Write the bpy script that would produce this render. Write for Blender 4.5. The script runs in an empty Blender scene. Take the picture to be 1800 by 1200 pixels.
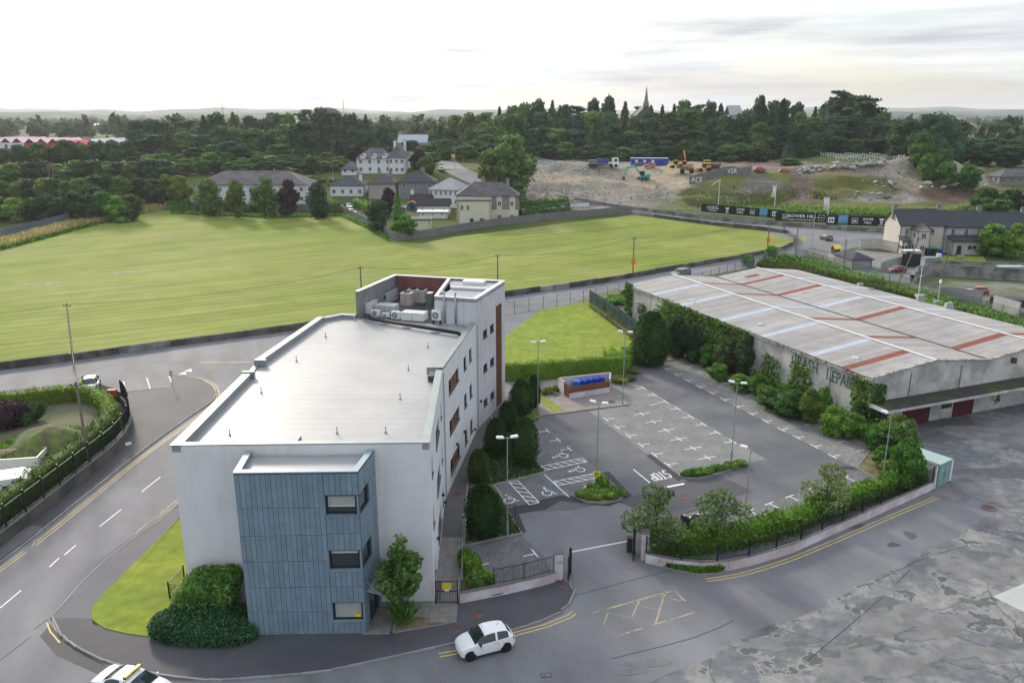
import bpy, math, random
import numpy as np
from mathutils import Vector, Matrix
from mathutils import noise as mnoise
R = math.radians
PI = math.pi
random.seed(7)
rng = np.random.default_rng(7)
scn = bpy.context.scene

# ------------------------------------------------------------------ camera
CAM_H = 32.0
PITCH = math.atan(400/1400)
cd = bpy.data.cameras.new('camera'); cam = bpy.data.objects.new('camera', cd)
scn.collection.objects.link(cam); scn.camera = cam
cam.location = (0, 0, CAM_H); cam.rotation_euler = (R(90)-PITCH, 0, 0)
cd.lens = 28; cd.sensor_width = 36; cd.clip_start = .5; cd.clip_end = 40000

# ------------------------------------------------------------------ light
SUN_EL, SUN_AZ = R(24), R(-30)          # azimuth from +Y towards +X
w = bpy.data.worlds.new('World'); scn.world = w; w.use_nodes = True
nt = w.node_tree; nt.nodes.clear()
def N(t, **k):
    n = nt.nodes.new(t)
    for a, b in k.items(): setattr(n, a, b)
    return n
def L(a, b): nt.links.new(a, b)
def math_(op, a, b=None, clamp=False):
    n = N('ShaderNodeMath', operation=op, use_clamp=clamp)
    for i, v in enumerate((a, b)):
        if v is None: continue
        if isinstance(v, (int, float)): n.inputs[i].default_value = v
        else: L(v, n.inputs[i])
    return n.outputs[0]
def mixc(f, a, b):
    n = N('ShaderNodeMix', data_type='RGBA')
    for s, v in ((n.inputs[0], f), (n.inputs[6], a), (n.inputs[7], b)):
        if isinstance(v, (int, float)): s.default_value = v
        elif isinstance(v, tuple): s.default_value = (*v, 1)
        else: L(v, s)
    return n.outputs[2]
def ramp(f, stops):
    n = N('ShaderNodeValToRGB'); L(f, n.inputs[0]); e = n.color_ramp.elements
    while len(e) < len(stops): e.new(0.5)
    for q, (p, c) in zip(e, stops): q.position = p; q.color = (c, c, c, 1) if isinstance(c, (int, float)) else (*c, 1)
    return n.outputs[0]
tc = N('ShaderNodeTexCoord'); sep = N('ShaderNodeSeparateXYZ'); L(tc.outputs['Generated'], sep.inputs[0])
sky = N('ShaderNodeTexSky', sky_type='NISHITA', sun_disc=False, sun_elevation=SUN_EL, sun_rotation=SUN_AZ, altitude=60)
sky.air_density = 1.0; sky.dust_density = 2.0; sky.ozone_density = 1.2
skyb = N('ShaderNodeVectorMath', operation='SCALE'); L(sky.outputs[0], skyb.inputs[0]); skyb.inputs['Scale'].default_value = .14
# direction to the sun
sd = (math.sin(SUN_AZ)*math.cos(R(13)), math.cos(SUN_AZ)*math.cos(R(13)), math.sin(R(13)))
dot = N('ShaderNodeVectorMath', operation='DOT_PRODUCT'); L(tc.outputs['Generated'], dot.inputs[0]); dot.inputs[1].default_value = sd
glow = math_('POWER', math_('MAXIMUM', dot.outputs['Value'], 0.0), 8.0)
mp = N('ShaderNodeMapping'); L(tc.outputs['Generated'], mp.inputs[0]); mp.inputs['Scale'].default_value = (2.2, 2.2, 13)
nz = N('ShaderNodeTexNoise'); L(mp.outputs[0], nz.inputs['Vector']); nz.inputs['Scale'].default_value = 1.15; nz.inputs['Detail'].default_value = 7; nz.inputs['Roughness'].default_value = .55
mp2 = N('ShaderNodeMapping'); L(tc.outputs['Generated'], mp2.inputs[0]); mp2.inputs['Scale'].default_value = (1.5, 1.5, 22); mp2.inputs['Location'].default_value = (3.1, 1.7, .4)
nz2 = N('ShaderNodeTexNoise'); L(mp2.outputs[0], nz2.inputs['Vector']); nz2.inputs['Scale'].default_value = 1.6; nz2.inputs['Detail'].default_value = 8; nz2.inputs['Roughness'].default_value = .6
shade = ramp(nz2.outputs[0], [(.36, 0.0), (.64, 1.0)])
cloud_lo, cloud_hi = (.37, .395, .435), (.75, .76, .765)
ccol = mixc(shade, cloud_lo, cloud_hi)
# cover: nearly full, a few bluer gaps
cover = ramp(nz.outputs[0], [(.42, 1.0), (.58, .40)])
base = mixc(cover, skyb.outputs[0], ccol)
# pale veil over everything close to the horizon (air), and overcast brightening upwards
z = math_('MAXIMUM', sep.outputs['Z'], 0.0)
veil = math_('POWER', math_('SUBTRACT', 1.0, z, True), 26.0)
base = mixc(math_('MULTIPLY', veil, .45), base, (.56, .565, .565))
up = math_('ADD', 1.0, math_('MULTIPLY', math_('MINIMUM', z, 1.0), .9))
vb = N('ShaderNodeVectorMath', operation='SCALE'); L(base, vb.inputs[0]); L(up, vb.inputs['Scale'])
gl = N('ShaderNodeVectorMath', operation='SCALE'); gl.inputs[0].default_value = (1.0, .93, .80); L(math_('MULTIPLY', math_('MULTIPLY', glow, ramp(sep.outputs['Z'], [(0.012, .0), (.115, 1.0)])), math_('ADD', .40, math_('MULTIPLY', shade, .55))), gl.inputs['Scale'])
ad = N('ShaderNodeVectorMath', operation='ADD'); L(vb.outputs[0], ad.inputs[0]); L(gl.outputs[0], ad.inputs[1])
bg = N('ShaderNodeBackground'); L(ad.outputs[0], bg.inputs[0]); bg.inputs[1].default_value = 1.0
wo = N('ShaderNodeOutputWorld'); L(bg.outputs[0], wo.inputs[0])
w.cycles.sampling_method = 'MANUAL'; w.cycles.sample_map_resolution = 512

sl = bpy.data.lights.new('sun', 'SUN'); so = bpy.data.objects.new('sun', sl); scn.collection.objects.link(so)
sl.energy = 2.7; sl.angle = R(8); sl.color = (1, .90, .76)
sv = Vector((math.sin(SUN_AZ)*math.cos(SUN_EL), math.cos(SUN_AZ)*math.cos(SUN_EL), math.sin(SUN_EL)))
so.rotation_euler = sv.to_track_quat('Z', 'Y').to_euler()
vs = scn.view_settings; vs.view_transform = 'Standard'; vs.look = 'None'; vs.exposure = 0.46; vs.gamma = 1; vs.use_curve_mapping = False
cy = scn.cycles; cy.max_bounces = 5; cy.diffuse_bounces = 2; cy.glossy_bounces = 2; cy.transmission_bounces = 3; cy.transparent_max_bounces = 6; cy.volume_bounces = 0
cy.caustics_reflective = False; cy.caustics_refractive = False; cy.use_denoising = True

# ------------------------------------------------------------------ survey: picture coordinates (1800 x 1200) to places on the land
TER = [(-1e5, 0), (170, 0), (255, 3), (305, 12), (340, 12.5), (500, 14), (1200, 12), (2500, 8), (9000, 8)]
def hgt(x, y):
    for (a, ha), (b, hb) in zip(TER, TER[1:]):
        if y <= b: return ha + (hb-ha)*(y-a)/(b-a)
    return TER[-1][1]
SP, CP = math.sin(PITCH), math.cos(PITCH)
def ray(px, py):
    v = (py-600)/1400
    return ((px-900)/1400, CP - SP*v, -(SP + CP*v))
def P(px, py, z=0.0):
    r = ray(px, py); k = (z-CAM_H)/r[2]
    return Vector((r[0]*k, r[1]*k, z))
def G(px, py):
    r = ray(px, py); k = 30.0; st = .5
    while k < 6000:
        if CAM_H + r[2]*k < hgt(0, r[1]*k): break
        k += st
    lo, hi = k-st, k
    for _ in range(30):
        m = (lo+hi)/2
        if CAM_H + r[2]*m < hgt(0, r[1]*m): hi = m
        else: lo = m
    return Vector((r[0]*hi, r[1]*hi, CAM_H + r[2]*hi))
def D(px, py, y):                     # the point on that line of sight at distance y
    r = ray(px, py); k = y/r[1]
    return Vector((r[0]*k, y, CAM_H + r[2]*k))
def onw(px, py, A, B):                # on the vertical plane through A, B: (metres along, height)
    r = ray(px, py); d = (B-A).to_2d(); ln = d.length; d /= ln; n = Vector((-d.y, d.x))
    k = A.to_2d().dot(n)/(Vector(r[:2]).dot(n))
    q = Vector(r[:2])*k
    return (q-A.to_2d()).dot(d), CAM_H + r[2]*k

# ------------------------------------------------------------------ materials
MATS = {}
def mat(name, col, rough=.85, var=.12, scale=.6, bump=0.0, bscale=30., spec=.25, metal=0., col2=None, mix=(.42, .6), mscale=.15, det=5,
        streak=0.0, leaf=0.0, rnd=0.0, emit=0.0, alpha=None, aniso=(1, 1, 1), rot=0.0, speck=0.0):
    if name in MATS: return MATS[name]
    m = bpy.data.materials.new(name); MATS[name] = m; m.use_nodes = True
    t = m.node_tree; b = t.nodes['Principled BSDF']
    def n_(ty, **k):
        n = t.nodes.new(ty)
        for a, q in k.items(): setattr(n, a, q)
        return n
    l = t.links.new
    tcn = n_('ShaderNodeTexCoord'); mpn = n_('ShaderNodeMapping'); l(tcn.outputs['Object'], mpn.inputs[0]); mpn.inputs['Scale'].default_value = aniso
    if rot: vr = n_('ShaderNodeVectorRotate', rotation_type='Z_AXIS'); vr.inputs['Angle'].default_value = rot; l(tcn.outputs['Object'], vr.inputs['Vector']); l(vr.outputs[0], mpn.inputs[0])
    def mx(f, a, c, bt='MIX'):
        n = n_('ShaderNodeMix', data_type='RGBA', blend_type=bt)
        for s, v in ((n.inputs[0], f), (n.inputs[6], a), (n.inputs[7], c)):
            if isinstance(v, (int, float)): s.default_value = v
            elif isinstance(v, tuple): s.default_value = (*v, 1)
            else: l(v, s)
        return n.outputs[2]
    def rp(f, stops):
        n = n_('ShaderNodeValToRGB'); l(f, n.inputs[0]); e = n.color_ramp.elements
        while len(e) < len(stops): e.new(.5)
        for q, (p, c) in zip(e, stops): q.position = p; q.color = (c, c, c, 1)
        return n.outputs[0]
    def noise(sc, d=5, vec=None, r=.6):
        n = n_('ShaderNodeTexNoise'); n.inputs['Scale'].default_value = sc; n.inputs['Detail'].default_value = d; n.inputs['Roughness'].default_value = r
        l(vec or mpn.outputs[0], n.inputs['Vector']); return n.outputs[0]
    c = tuple(col)
    if col2: c = mx(rp(noise(mscale, det), [(mix[0], 0.), (mix[1], 1.)]), c, tuple(col2))
    if var:
        g = rp(noise(scale, 6), [(.3, 1-var), (.7, 1+var)]); c = mx(1.0, c, g, 'MULTIPLY')
    if speck:
        g = rp(noise(14, 2), [(.3, 1-speck), (.7, 1+speck)]); c = mx(1.0, c, g, 'MULTIPLY')
    if streak:
        ms = n_('ShaderNodeMapping'); l(tcn.outputs['Object'], ms.inputs[0]); ms.inputs['Scale'].default_value = (1.3, 1.3, .16)
        g = noise(1.0, 9, ms.outputs[0], .72)
        f = rp(g, [(.50, 0.), (.80, streak)]); c = mx(f, c, (.20, .17, .19))
    if rnd:
        ge = n_('ShaderNodeObjectInfo'); g = rp(ge.outputs['Random'], [(0, 1-rnd), (1, 1+rnd)]); c = mx(1.0, c, g, 'MULTIPLY')
    if leaf:
        ge = n_('ShaderNodeNewGeometry'); g = rp(ge.outputs['Random Per Island'], [(0, 1-leaf), (.6, 1.0), (1, 1+leaf*1.5)]); c = mx(1.0, c, g, 'MULTIPLY')
        oi = n_('ShaderNodeObjectInfo'); hs = n_('ShaderNodeHueSaturation'); l(c, hs.inputs['Color'])
        mr = n_('ShaderNodeMapRange'); l(oi.outputs['Random'], mr.inputs[0]); mr.inputs[3].default_value = .475; mr.inputs[4].default_value = .515; l(mr.outputs[0], hs.inputs['Hue'])
        mr2 = n_('ShaderNodeMapRange'); l(oi.outputs['Random'], mr2.inputs[0]); mr2.inputs[3].default_value = 1.22; mr2.inputs[4].default_value = .74; l(mr2.outputs[0], hs.inputs['Value'])
        c = hs.outputs[0]
    if isinstance(c, tuple): b.inputs['Base Color'].default_value = (*c, 1)
    else: l(c, b.inputs['Base Color'])
    b.inputs['Roughness'].default_value = rough; b.inputs['Metallic'].default_value = metal; b.inputs['Specular IOR Level'].default_value = spec
    if bump:
        bn = n_('ShaderNodeBump'); bn.inputs['Strength'].default_value = bump; bn.inputs['Distance'].default_value = .05
        l(noise(bscale, 4), bn.inputs['Height']); l(bn.outputs[0], b.inputs['Normal'])
    if emit:
        l(c, b.inputs['Emission Color']) if not isinstance(c, tuple) else setattr(b.inputs['Emission Color'], 'default_value', (*c, 1)); b.inputs['Emission Strength'].default_value = emit
    if leaf:
        tr = n_('ShaderNodeBsdfTranslucent'); l(c, tr.inputs[0]) if not isinstance(c, tuple) else None
        ms = n_('ShaderNodeMixShader'); ms.inputs[0].default_value = .30; l(b.outputs[0], ms.inputs[1]); l(tr.outputs[0], ms.inputs[2]); l(ms.outputs[0], t.nodes['Material Output'].inputs[0])
    if alpha is not None: b.inputs['Alpha'].default_value = alpha
    return m
def node_edit(m): return m.node_tree, m.node_tree.nodes['Principled BSDF']

# ------------------------------------------------------------------ meshes and objects
COL = scn.collection
class MB:
    def __init__(s): s.v = []; s.f = []
    def add(s, vs, fs):
        o = len(s.v); s.v += [tuple(q) for q in vs]; s.f += [tuple(i+o for i in f) for f in fs]; return s
    def box(s, x0, y0, z0, x1, y1, z1):
        return s.add([(x0,y0,z0),(x1,y0,z0),(x1,y1,z0),(x0,y1,z0),(x0,y0,z1),(x1,y0,z1),(x1,y1,z1),(x0,y1,z1)],
                     [(0,3,2,1),(4,5,6,7),(0,1,5,4),(1,2,6,5),(2,3,7,6),(3,0,4,7)])
    def cbox(s, c, size, rz=0, M=None):
        a, b, h = [q/2 for q in size]; T = Matrix.Translation(c) @ (M if M is not None else Matrix.Rotation(rz, 4, 'Z'))
        vs = [T @ Vector((x, y, z)) for z in (-h, h) for (x, y) in ((-a,-b),(a,-b),(a,b),(-a,b))]
        return s.add(vs, [(0,3,2,1),(4,5,6,7),(0,1,5,4),(1,2,6,5),(2,3,7,6),(3,0,4,7)])
    def prism(s, poly, z0, z1, bottom=True):
        n = len(poly); p = [(q[0], q[1]) for q in poly]
        if sum(p[i][0]*p[(i+1)%n][1]-p[(i+1)%n][0]*p[i][1] for i in range(n)) < 0: p = p[::-1]
        s.add([(x,y,z0) for x,y in p]+[(x,y,z1) for x,y in p], [tuple(range(n,2*n))]+([tuple(range(n-1,-1,-1))] if bottom else [])+[(i,(i+1)%n,(i+1)%n+n,i+n) for i in range(n)])
        return s
    def sheet(s, poly, z):
        p = [(q[0], q[1]) for q in poly]; n = len(p)
        if sum(p[i][0]*p[(i+1)%n][1]-p[(i+1)%n][0]*p[i][1] for i in range(n)) < 0: p = p[::-1]
        s.add([(x,y,z) for x,y in p], [tuple(range(n))]); return s
    def wall(s, A, B, z0, z1, t, off=0.0):        # upright slab from A to B, thickness t centred (off: shift to the left)
        A = Vector(A[:2]); B = Vector(B[:2]); d = (B-A).normalized(); n = Vector((-d.y, d.x))
        a, b = n*(t/2+off), n*(-t/2+off)
        za0, zb0 = (z0 if isinstance(z0, (list, tuple)) else (z0, z0)); za1, zb1 = (z1 if isinstance(z1, (list, tuple)) else (z1, z1))
        q = [A+b, B+b, B+a, A+a]; lo = [za0, zb0, zb0, za0]; hi = [za1, zb1, zb1, za1]
        return s.add([(q[i].x,q[i].y,lo[i]) for i in range(4)]+[(q[i].x,q[i].y,hi[i]) for i in range(4)], [(0,3,2,1),(4,5,6,7),(0,1,5,4),(1,2,6,5),(2,3,7,6),(3,0,4,7)])
    def tube(s, p0, p1, r0, r1=None, n=8, cap=True):
        r1 = r0 if r1 is None else r1; p0 = Vector(p0); p1 = Vector(p1); d = (p1-p0)
        if d.length < 1e-6: return s
        d.normalize(); a = d.orthogonal().normalized(); b = d.cross(a)
        vs = [p0+(a*math.cos(2*PI*i/n)+b*math.sin(2*PI*i/n))*r0 for i in range(n)]+[p1+(a*math.cos(2*PI*i/n)+b*math.sin(2*PI*i/n))*r1 for i in range(n)]
        return s.add(vs, [(i,(i+1)%n,(i+1)%n+n,i+n) for i in range(n)]+([tuple(range(n-1,-1,-1)), tuple(range(n,2*n))] if cap else []))
    def ell(s, c, r, n=10, m=6):
        vs = [(c[0], c[1], c[2]-r[2])]; fs = []
        for j in range(1, m):
            t = PI*j/m-PI/2
            for i in range(n): a = 2*PI*i/n; vs.append((c[0]+r[0]*math.cos(t)*math.cos(a), c[1]+r[1]*math.cos(t)*math.sin(a), c[2]+r[2]*math.sin(t)))
        vs.append((c[0], c[1], c[2]+r[2])); k = len(vs)-1
        for i in range(n):
            fs.append((0, 1+(i+1)%n, 1+i)); fs.append((k, k-n+i, k-n+(i+1)%n))
            for j in range(m-2): a = 1+j*n; fs.append((a+i, a+(i+1)%n, a+n+(i+1)%n, a+n+i))
        return s.add(vs, fs)
    def quad(s, a, b, c, d): return s.add([a, b, c, d], [(0,1,2,3)])
    def mesh(s, name, m=None, smooth=False):
        me = bpy.data.meshes.new(name); me.from_pydata([tuple(q) for q in s.v], [], s.f); me.update()
        if m: me.materials.append(m)
        if smooth: me.shade_smooth()
        return me
    def build(s, name, m=None, parent=None, smooth=False): return put(name, s.mesh(name, m, smooth), parent)
def put(name, me, parent=None, loc=None):
    o = bpy.data.objects.new(name, me); COL.objects.link(o)
    if parent is not None:
        o.parent = parent
        if loc is None and parent.type == 'EMPTY' and parent.get('worldmesh'): o.location = -parent.location
    if loc is not None: o.location = loc
    return o
def tag(o, label=None, cat=None, group=None, kind=None):
    if label: o['label'] = label
    if cat: o['category'] = cat
    if group: o['group'] = group
    if kind: o['kind'] = kind
    return o
def thing(name, label, cat, loc=(0, 0, 0), rz=0.0, group=None, world=False):
    o = bpy.data.objects.new(name, None); COL.objects.link(o); o.location = (tuple(loc)+(0,))[:3]; o.rotation_euler = (0, 0, rz); o.empty_display_size = .5
    if world: o['worldmesh'] = 1
    return tag(o, label, cat, group)
SNAP = {}
def clone(src, loc, rz=None, label=None, group=None, sc=None):
    def snap(o):
        if o.name not in SNAP:
            SNAP[o.name] = list(o.children)
            for k in SNAP[o.name]: snap(k)
    def cp(o, par):
        c = o.copy(); COL.objects.link(c); c.parent = par
        for k in SNAP[o.name]: cp(k, c)
        return c
    snap(src)
    r = cp(src, None); r.location = loc
    if rz is not None: r.rotation_euler = (0, 0, rz)
    if label: r['label'] = label
    if group: r['group'] = group
    if sc is not None: r.scale = sc if hasattr(sc, '__len__') else (sc, sc, sc)
    return r
def structure(o): o['kind'] = 'structure'; return o
def stuff(o): o['kind'] = 'stuff'; return o
def offset_poly(path, d):
    out = []
    p = [Vector(q[:2]) for q in path]
    for i in range(len(p)):
        a = p[max(i-1, 0)]; b = p[min(i+1, len(p)-1)]; t = (b-a).normalized(); out.append(p[i]+Vector((-t.y, t.x))*d)
    return out
def smooth_path(path, step=1.0):
    p = [Vector(q[:2]) for q in path]; out = []
    for i in range(len(p)-1):
        p0 = p[max(i-1, 0)]; p1 = p[i]; p2 = p[i+1]; p3 = p[min(i+2, len(p)-1)]; n = max(1, int((p2-p1).length/step))
        for k in range(n):
            t = k/n; out.append(.5*((2*p1)+(-p0+p2)*t+(2*p0-5*p1+4*p2-p3)*t*t+(-p0+3*p1-3*p2+p3)*t**3))
    out.append(p[-1]); return out
def ribbon(path, wd, z, off=0.0, drape=False):
    a = offset_poly(path, off-wd/2); b = offset_poly(path, off+wd/2); m = MB(); n = len(a)
    zz = lambda q: (hgt(q.x, q.y)+z if drape else z)
    m.add([(q.x, q.y, zz(q)) for q in a]+[(q.x, q.y, zz(q)) for q in b], [(i, i+1, n+i+1, n+i) for i in range(n-1)])
    return m
def PP(lst, z=0.0): return [P(x, y, z) for x, y in lst]
def GG(lst): return [G(x, y) for x, y in lst]
def walk(path, step):                 # points every step metres with headings
    p = [Vector(q[:2]) for q in path]; out = []; rest = 0.0
    for a, b in zip(p, p[1:]):
        ln = (b-a).length; d = (b-a)/max(ln, 1e-9); s_ = rest
        while s_ < ln: out.append((a+d*s_, math.atan2(d.y, d.x))); s_ += step
        rest = s_-ln
    return out
def inpoly(x, y, poly):
    c = False; n = len(poly)
    for i in range(n):
        x1, y1 = poly[i][0], poly[i][1]; x2, y2 = poly[i-1][0], poly[i-1][1]
        if (y1 > y) != (y2 > y) and x < (x2-x1)*(y-y1)/(y2-y1)+x1: c = not c
    return c
def text_obj(s, size, m, parent, loc, rot, name='lettering', width=None, ext=.004, bold=.0):
    c = bpy.data.curves.new(name, 'FONT'); c.body = s; c.size = size; c.extrude = ext; c.align_x = 'CENTER'; c.align_y = 'CENTER'; c.resolution_u = 2; c.offset = bold
    c.materials.append(m); o = bpy.data.objects.new(name, c); COL.objects.link(o)
    if parent: o.parent = parent
    o.location = Vector(loc) - (parent.location if parent and parent.get('worldmesh') else Vector((0, 0, 0))); o.rotation_euler = rot
    bpy.context.view_layer.update(); k_ = width/o.dimensions.x if width and o.dimensions.x > 0 else 1
    me = bpy.data.meshes.new_from_object(o); o2 = bpy.data.objects.new(name, me); COL.objects.link(o2); o2.parent = parent; o2.location = o.location; o2.rotation_euler = o.rotation_euler; o2.scale.x = k_; bpy.data.objects.remove(o); o = o2; o['kind'] = 'stuff'
    return o
# ================================================================== materials used in many places
asphalt = mat('asphalt', (.150,.151,.160), .8, .17, .35, bump=.25, bscale=60, col2=(.185,.185,.197), mscale=.09, speck=.06, aniso=(1,.45,1), rot=R(-22))
asphalt_dark = mat('asphalt_dark', (.068,.069,.077), .75, .08, .5, bump=.2, bscale=60, col2=(.082,.083,.092), mscale=.2, speck=.06)
asphalt_park = mat('asphalt_park', (.098,.100,.112), .75, .10, .3, bump=.2, bscale=60, col2=(.135,.136,.147), mscale=.12, speck=.05)
asphalt_worn = mat('asphalt_worn', (.142,.144,.155), .85, .28, 1.1, bump=.35, bscale=12, col2=(.225,.222,.216), mscale=.20, mix=(.50,.555), speck=.10, det=13)
concrete = mat('concrete', (.30,.30,.295), .85, .12, .7, bump=.2, bscale=20)
concrete_pale = mat('concrete_pale', (.40,.40,.39), .85, .12, .5, bump=.2, bscale=15)
kerbm = mat('kerb_concrete', (.25,.25,.245), .85, .15, 1.2, bump=.1, rnd=.15)
slabm = mat('paving_slab', (.20,.19,.18), .85, .12, .9, rnd=.13, speck=.06)
soilm = mat('soil', (.10,.085,.06), .95, .25, 1.5, bump=.5, bscale=8, col2=(.16,.15,.06), mscale=.8)
lawn = mat('lawn_grass', (.170,.222,.036), .9, .24, .9, bump=.7, bscale=18, spec=.1, col2=(.215,.265,.035), mscale=.28, mix=(.38,.62), speck=.12)
yellow = mat('yellow_paint', (.55,.42,.15), .7, .18, 3, speck=.2)
white = mat('white_line_paint', (.68,.68,.67), .7, .12, 3, speck=.12)
yellow_worn = mat('yellow_paint_worn', (.42,.36,.20), .8, .2, 2, speck=.3, col2=(.20,.19,.16), mscale=1.2, mix=(.45,.6))
iron = mat('cast_iron', (.07,.05,.045), .6, .2, 4, col2=(.16,.07,.04), mscale=.6)
black = mat('black_metal', (.012,.013,.015), .45, 0, spec=.4)
galv = mat('galvanised_steel', (.36,.38,.40), .45, .08, 2, metal=.5)
white_paint = mat('white_painted_metal', (.75,.76,.78), .4, .04, 2)
render_w = mat('white_render_wall', (.66,.67,.70), .9, .05, .5, streak=.0, bump=.12, bscale=12)
dark = mat('dark_opening', (.012,.012,.014), .5, 0)
glass = mat('window_glass', (.03,.04,.045), .08, 0, spec=.6)
wood = mat('brown_timber', (.16,.07,.03), .75, .3, 2.0, rnd=.2, aniso=(1,1,8))

# paver surfaces: block paving drawn by a brick texture at its true size
def paver(name, a, b, rot, mortar=(.07,.07,.075)):
    m = mat(name, a, .85, 0); t, bs = node_edit(m)
    tcn = t.nodes.new('ShaderNodeTexCoord'); mp_ = t.nodes.new('ShaderNodeMapping'); t.links.new(tcn.outputs['Object'], mp_.inputs[0]); mp_.inputs['Rotation'].default_value = (0,0,rot)
    br = t.nodes.new('ShaderNodeTexBrick'); t.links.new(mp_.outputs[0], br.inputs['Vector'])
    br.inputs['Scale'].default_value = 1.0; br.inputs['Brick Width'].default_value = .42; br.inputs['Row Height'].default_value = .21; br.inputs['Mortar Size'].default_value = .02
    br.inputs['Color1'].default_value = (*a,1); br.inputs['Color2'].default_value = (*b,1); br.inputs['Mortar'].default_value = (*mortar,1)
    nz_ = t.nodes.new('ShaderNodeTexNoise'); nz_.inputs['Scale'].default_value = .5; nz_.inputs['Detail'].default_value = 6; t.links.new(tcn.outputs['Object'], nz_.inputs['Vector'])
    rr = t.nodes.new('ShaderNodeValToRGB'); t.links.new(nz_.outputs[0], rr.inputs[0]); rr.color_ramp.elements[0].position=.3; rr.color_ramp.elements[0].color=(.82,.82,.82,1); rr.color_ramp.elements[1].position=.7; rr.color_ramp.elements[1].color=(1.13,1.13,1.12,1)
    mxn = t.nodes.new('ShaderNodeMix'); mxn.data_type='RGBA'; mxn.blend_type='MULTIPLY'; mxn.inputs[0].default_value=1
    t.links.new(br.outputs['Color'], mxn.inputs[6]); t.links.new(rr.outputs[0], mxn.inputs[7]); t.links.new(mxn.outputs[2], bs.inputs['Base Color'])
    return m
PARK_ROT = math.atan2(-11.7, 4.5)
pav_dark = paver('block_paving_dark', (.140,.142,.150), (.190,.192,.198), PARK_ROT)
pav_grey = paver('block_paving_grey', (.195,.195,.195), (.23,.23,.225), PARK_ROT, (.12,.12,.12))
pav_herring = paver('block_paving_bay', (.175,.177,.178), (.25,.25,.242), PARK_ROT+.6, (.09,.09,.09))

# ================================================================== the land: one sheet to the horizon
def land():
    xs = list(np.concatenate([[-9000,-5000,-3000,-2000,-1400,-1000,-700,-500,-350,-250], np.arange(-200,201,25), [250,350,500,700,1000,1400,2000,3000,5000,9000]]))
    ys = [-300,-100,0,50,100,140,170,190,210,230,255,280,305,320,340,400,500,700,900,1200,1600,2000,2500,3500,5000,7000,9500]
    v = [(x, y, hgt(x, y)-.012) for y in ys for x in xs]; nx = len(xs)
    f = [(j*nx+i, j*nx+i+1, (j+1)*nx+i+1, (j+1)*nx+i) for j in range(len(ys)-1) for i in range(nx-1)]
    m = MB(); m.v = v; m.f = f
    structure(m.build('ground', mat('rough_ground', (.055,.085,.025), .95, .3, .05, bump=.6, bscale=2, spec=.05, col2=(.10,.12,.035), mscale=.02, mix=(.4,.6), speck=.15)))
    # distant hills along the horizon
    for k, (dist, h0, h1, seed) in enumerate([(3800, 38, 40, 1), (5600, 62, 50, 2), (8200, 98, 60, 5)]):
        m = MB(); r_ = random.Random(seed); n = 220; ph = [r_.uniform(0, 6.3) for _ in range(9)]
        for i in range(n+1):
            a = R(-60)+R(120)*i/n; u = i/n
            h = h0*.62+h1*.35*(.5+.5*math.sin(u*7+ph[0])*math.sin(u*3+ph[1])) + dist/500*math.sin(u*41+ph[2])+dist/900*math.sin(u*97+ph[3])+dist/1500*math.sin(u*211+ph[4])+r_.uniform(-1,1)*1.4
            if a > R(20): h += 16*(min(1,(a-R(20))/R(8)))*(k>0)
            for dd, hh in ((0, 0), (.06, .55), (.12, .92), (.17, 1.0), (.3, .1)):
                rr = dist*(1+dd); m.v.append((math.sin(a)*rr, math.cos(a)*rr, 4+h*hh))
        for i in range(n):
            for j in range(4): q = i*5+j; m.f.append((q, q+5, q+6, q+1))
        structure(m.build('hills', mat('far_woodland', (.035,.055,.028), .95, .35, .012, spec=0, col2=(.075,.10,.04), mscale=.004, mix=(.45,.6)), smooth=True))
land()

# ---- asphalt of the town side: up to the low field wall
WALLPX = [(-260,690),(-120,667),(0,650),(122,634),(300,609),(450,589),(540,577),(700,553),(890,521),(1000,506),(1100,490),(1200,472),(1300,455),(1375,440),(1394,431),(1397,420),(1384,411),(1340,405),(1270,398),(1200,389),(1150,382),(1112,377)]
FW = GG(WALLPX)
Z1, Z2, Z3, Z4 = .004, .008, .012, .016
near = [Vector((-130, -6)), Vector((95, -6)), Vector((95, 60)), Vector((75, 96))]
road_poly = [q for q in FW[:14]]
structure(MB().sheet([(-140,-5),(100,-5),(100,88),(70,96),(42,102),(25,140),(29,153),(29.0,161)]+[(q.x, q.y) for q in reversed(FW[:11])]+[(-140,70)], Z1).build('road', asphalt))
# north road strip and bend, draped over the gentle rise
def drape_ribbon(px, wd, z, m, name, off=0.0, step=3.0):
    return structure(ribbon(smooth_path(GG(px), step), wd, z, off, True).build(name, m))
far_road = mat('road_asphalt_far', (.150,.152,.162), .8, .10, .1, col2=(.185,.185,.19), mscale=.05)
NR = [(1085,500),(1140,493),(1212,480),(1300,463),(1375,448),(1408,436),(1425,424),(1415,414),(1380,404),(1320,397),(1250,390),(1180,380),(1120,370),(1060,361),(1000,352),(950,345)]
nr = smooth_path(GG(NR), 2.5)
structure(ribbon(nr, 8.2, .03, 0, True).build('north_road', far_road))
# junction apron running east past the terrace
ap = GG([(1395,424),(1400,440),(1440,452),(1500,436),(1560,430),(1580,432),(1640,426),(1650,416),(1500,405),(1400,398),(1300,391)])
m = MB()
apz = [(q.x, q.y, hgt(q.x,q.y)+.05) for q in ap]; m.add(apz, [tuple(range(len(apz)))[::-1]]); structure(m.build('junction_road', far_road))
m = ribbon(smooth_path(GG([(905,341),(860,325),(820,308),(797,296),(782,283),(770,276)]), 3), 9, .05, 0, True); structure(m.build('hill_road', far_road))
# lines on the north road
structure(ribbon(nr[:46], .12, .05, 2.9, True).build('road_edge_line', white))
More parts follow.
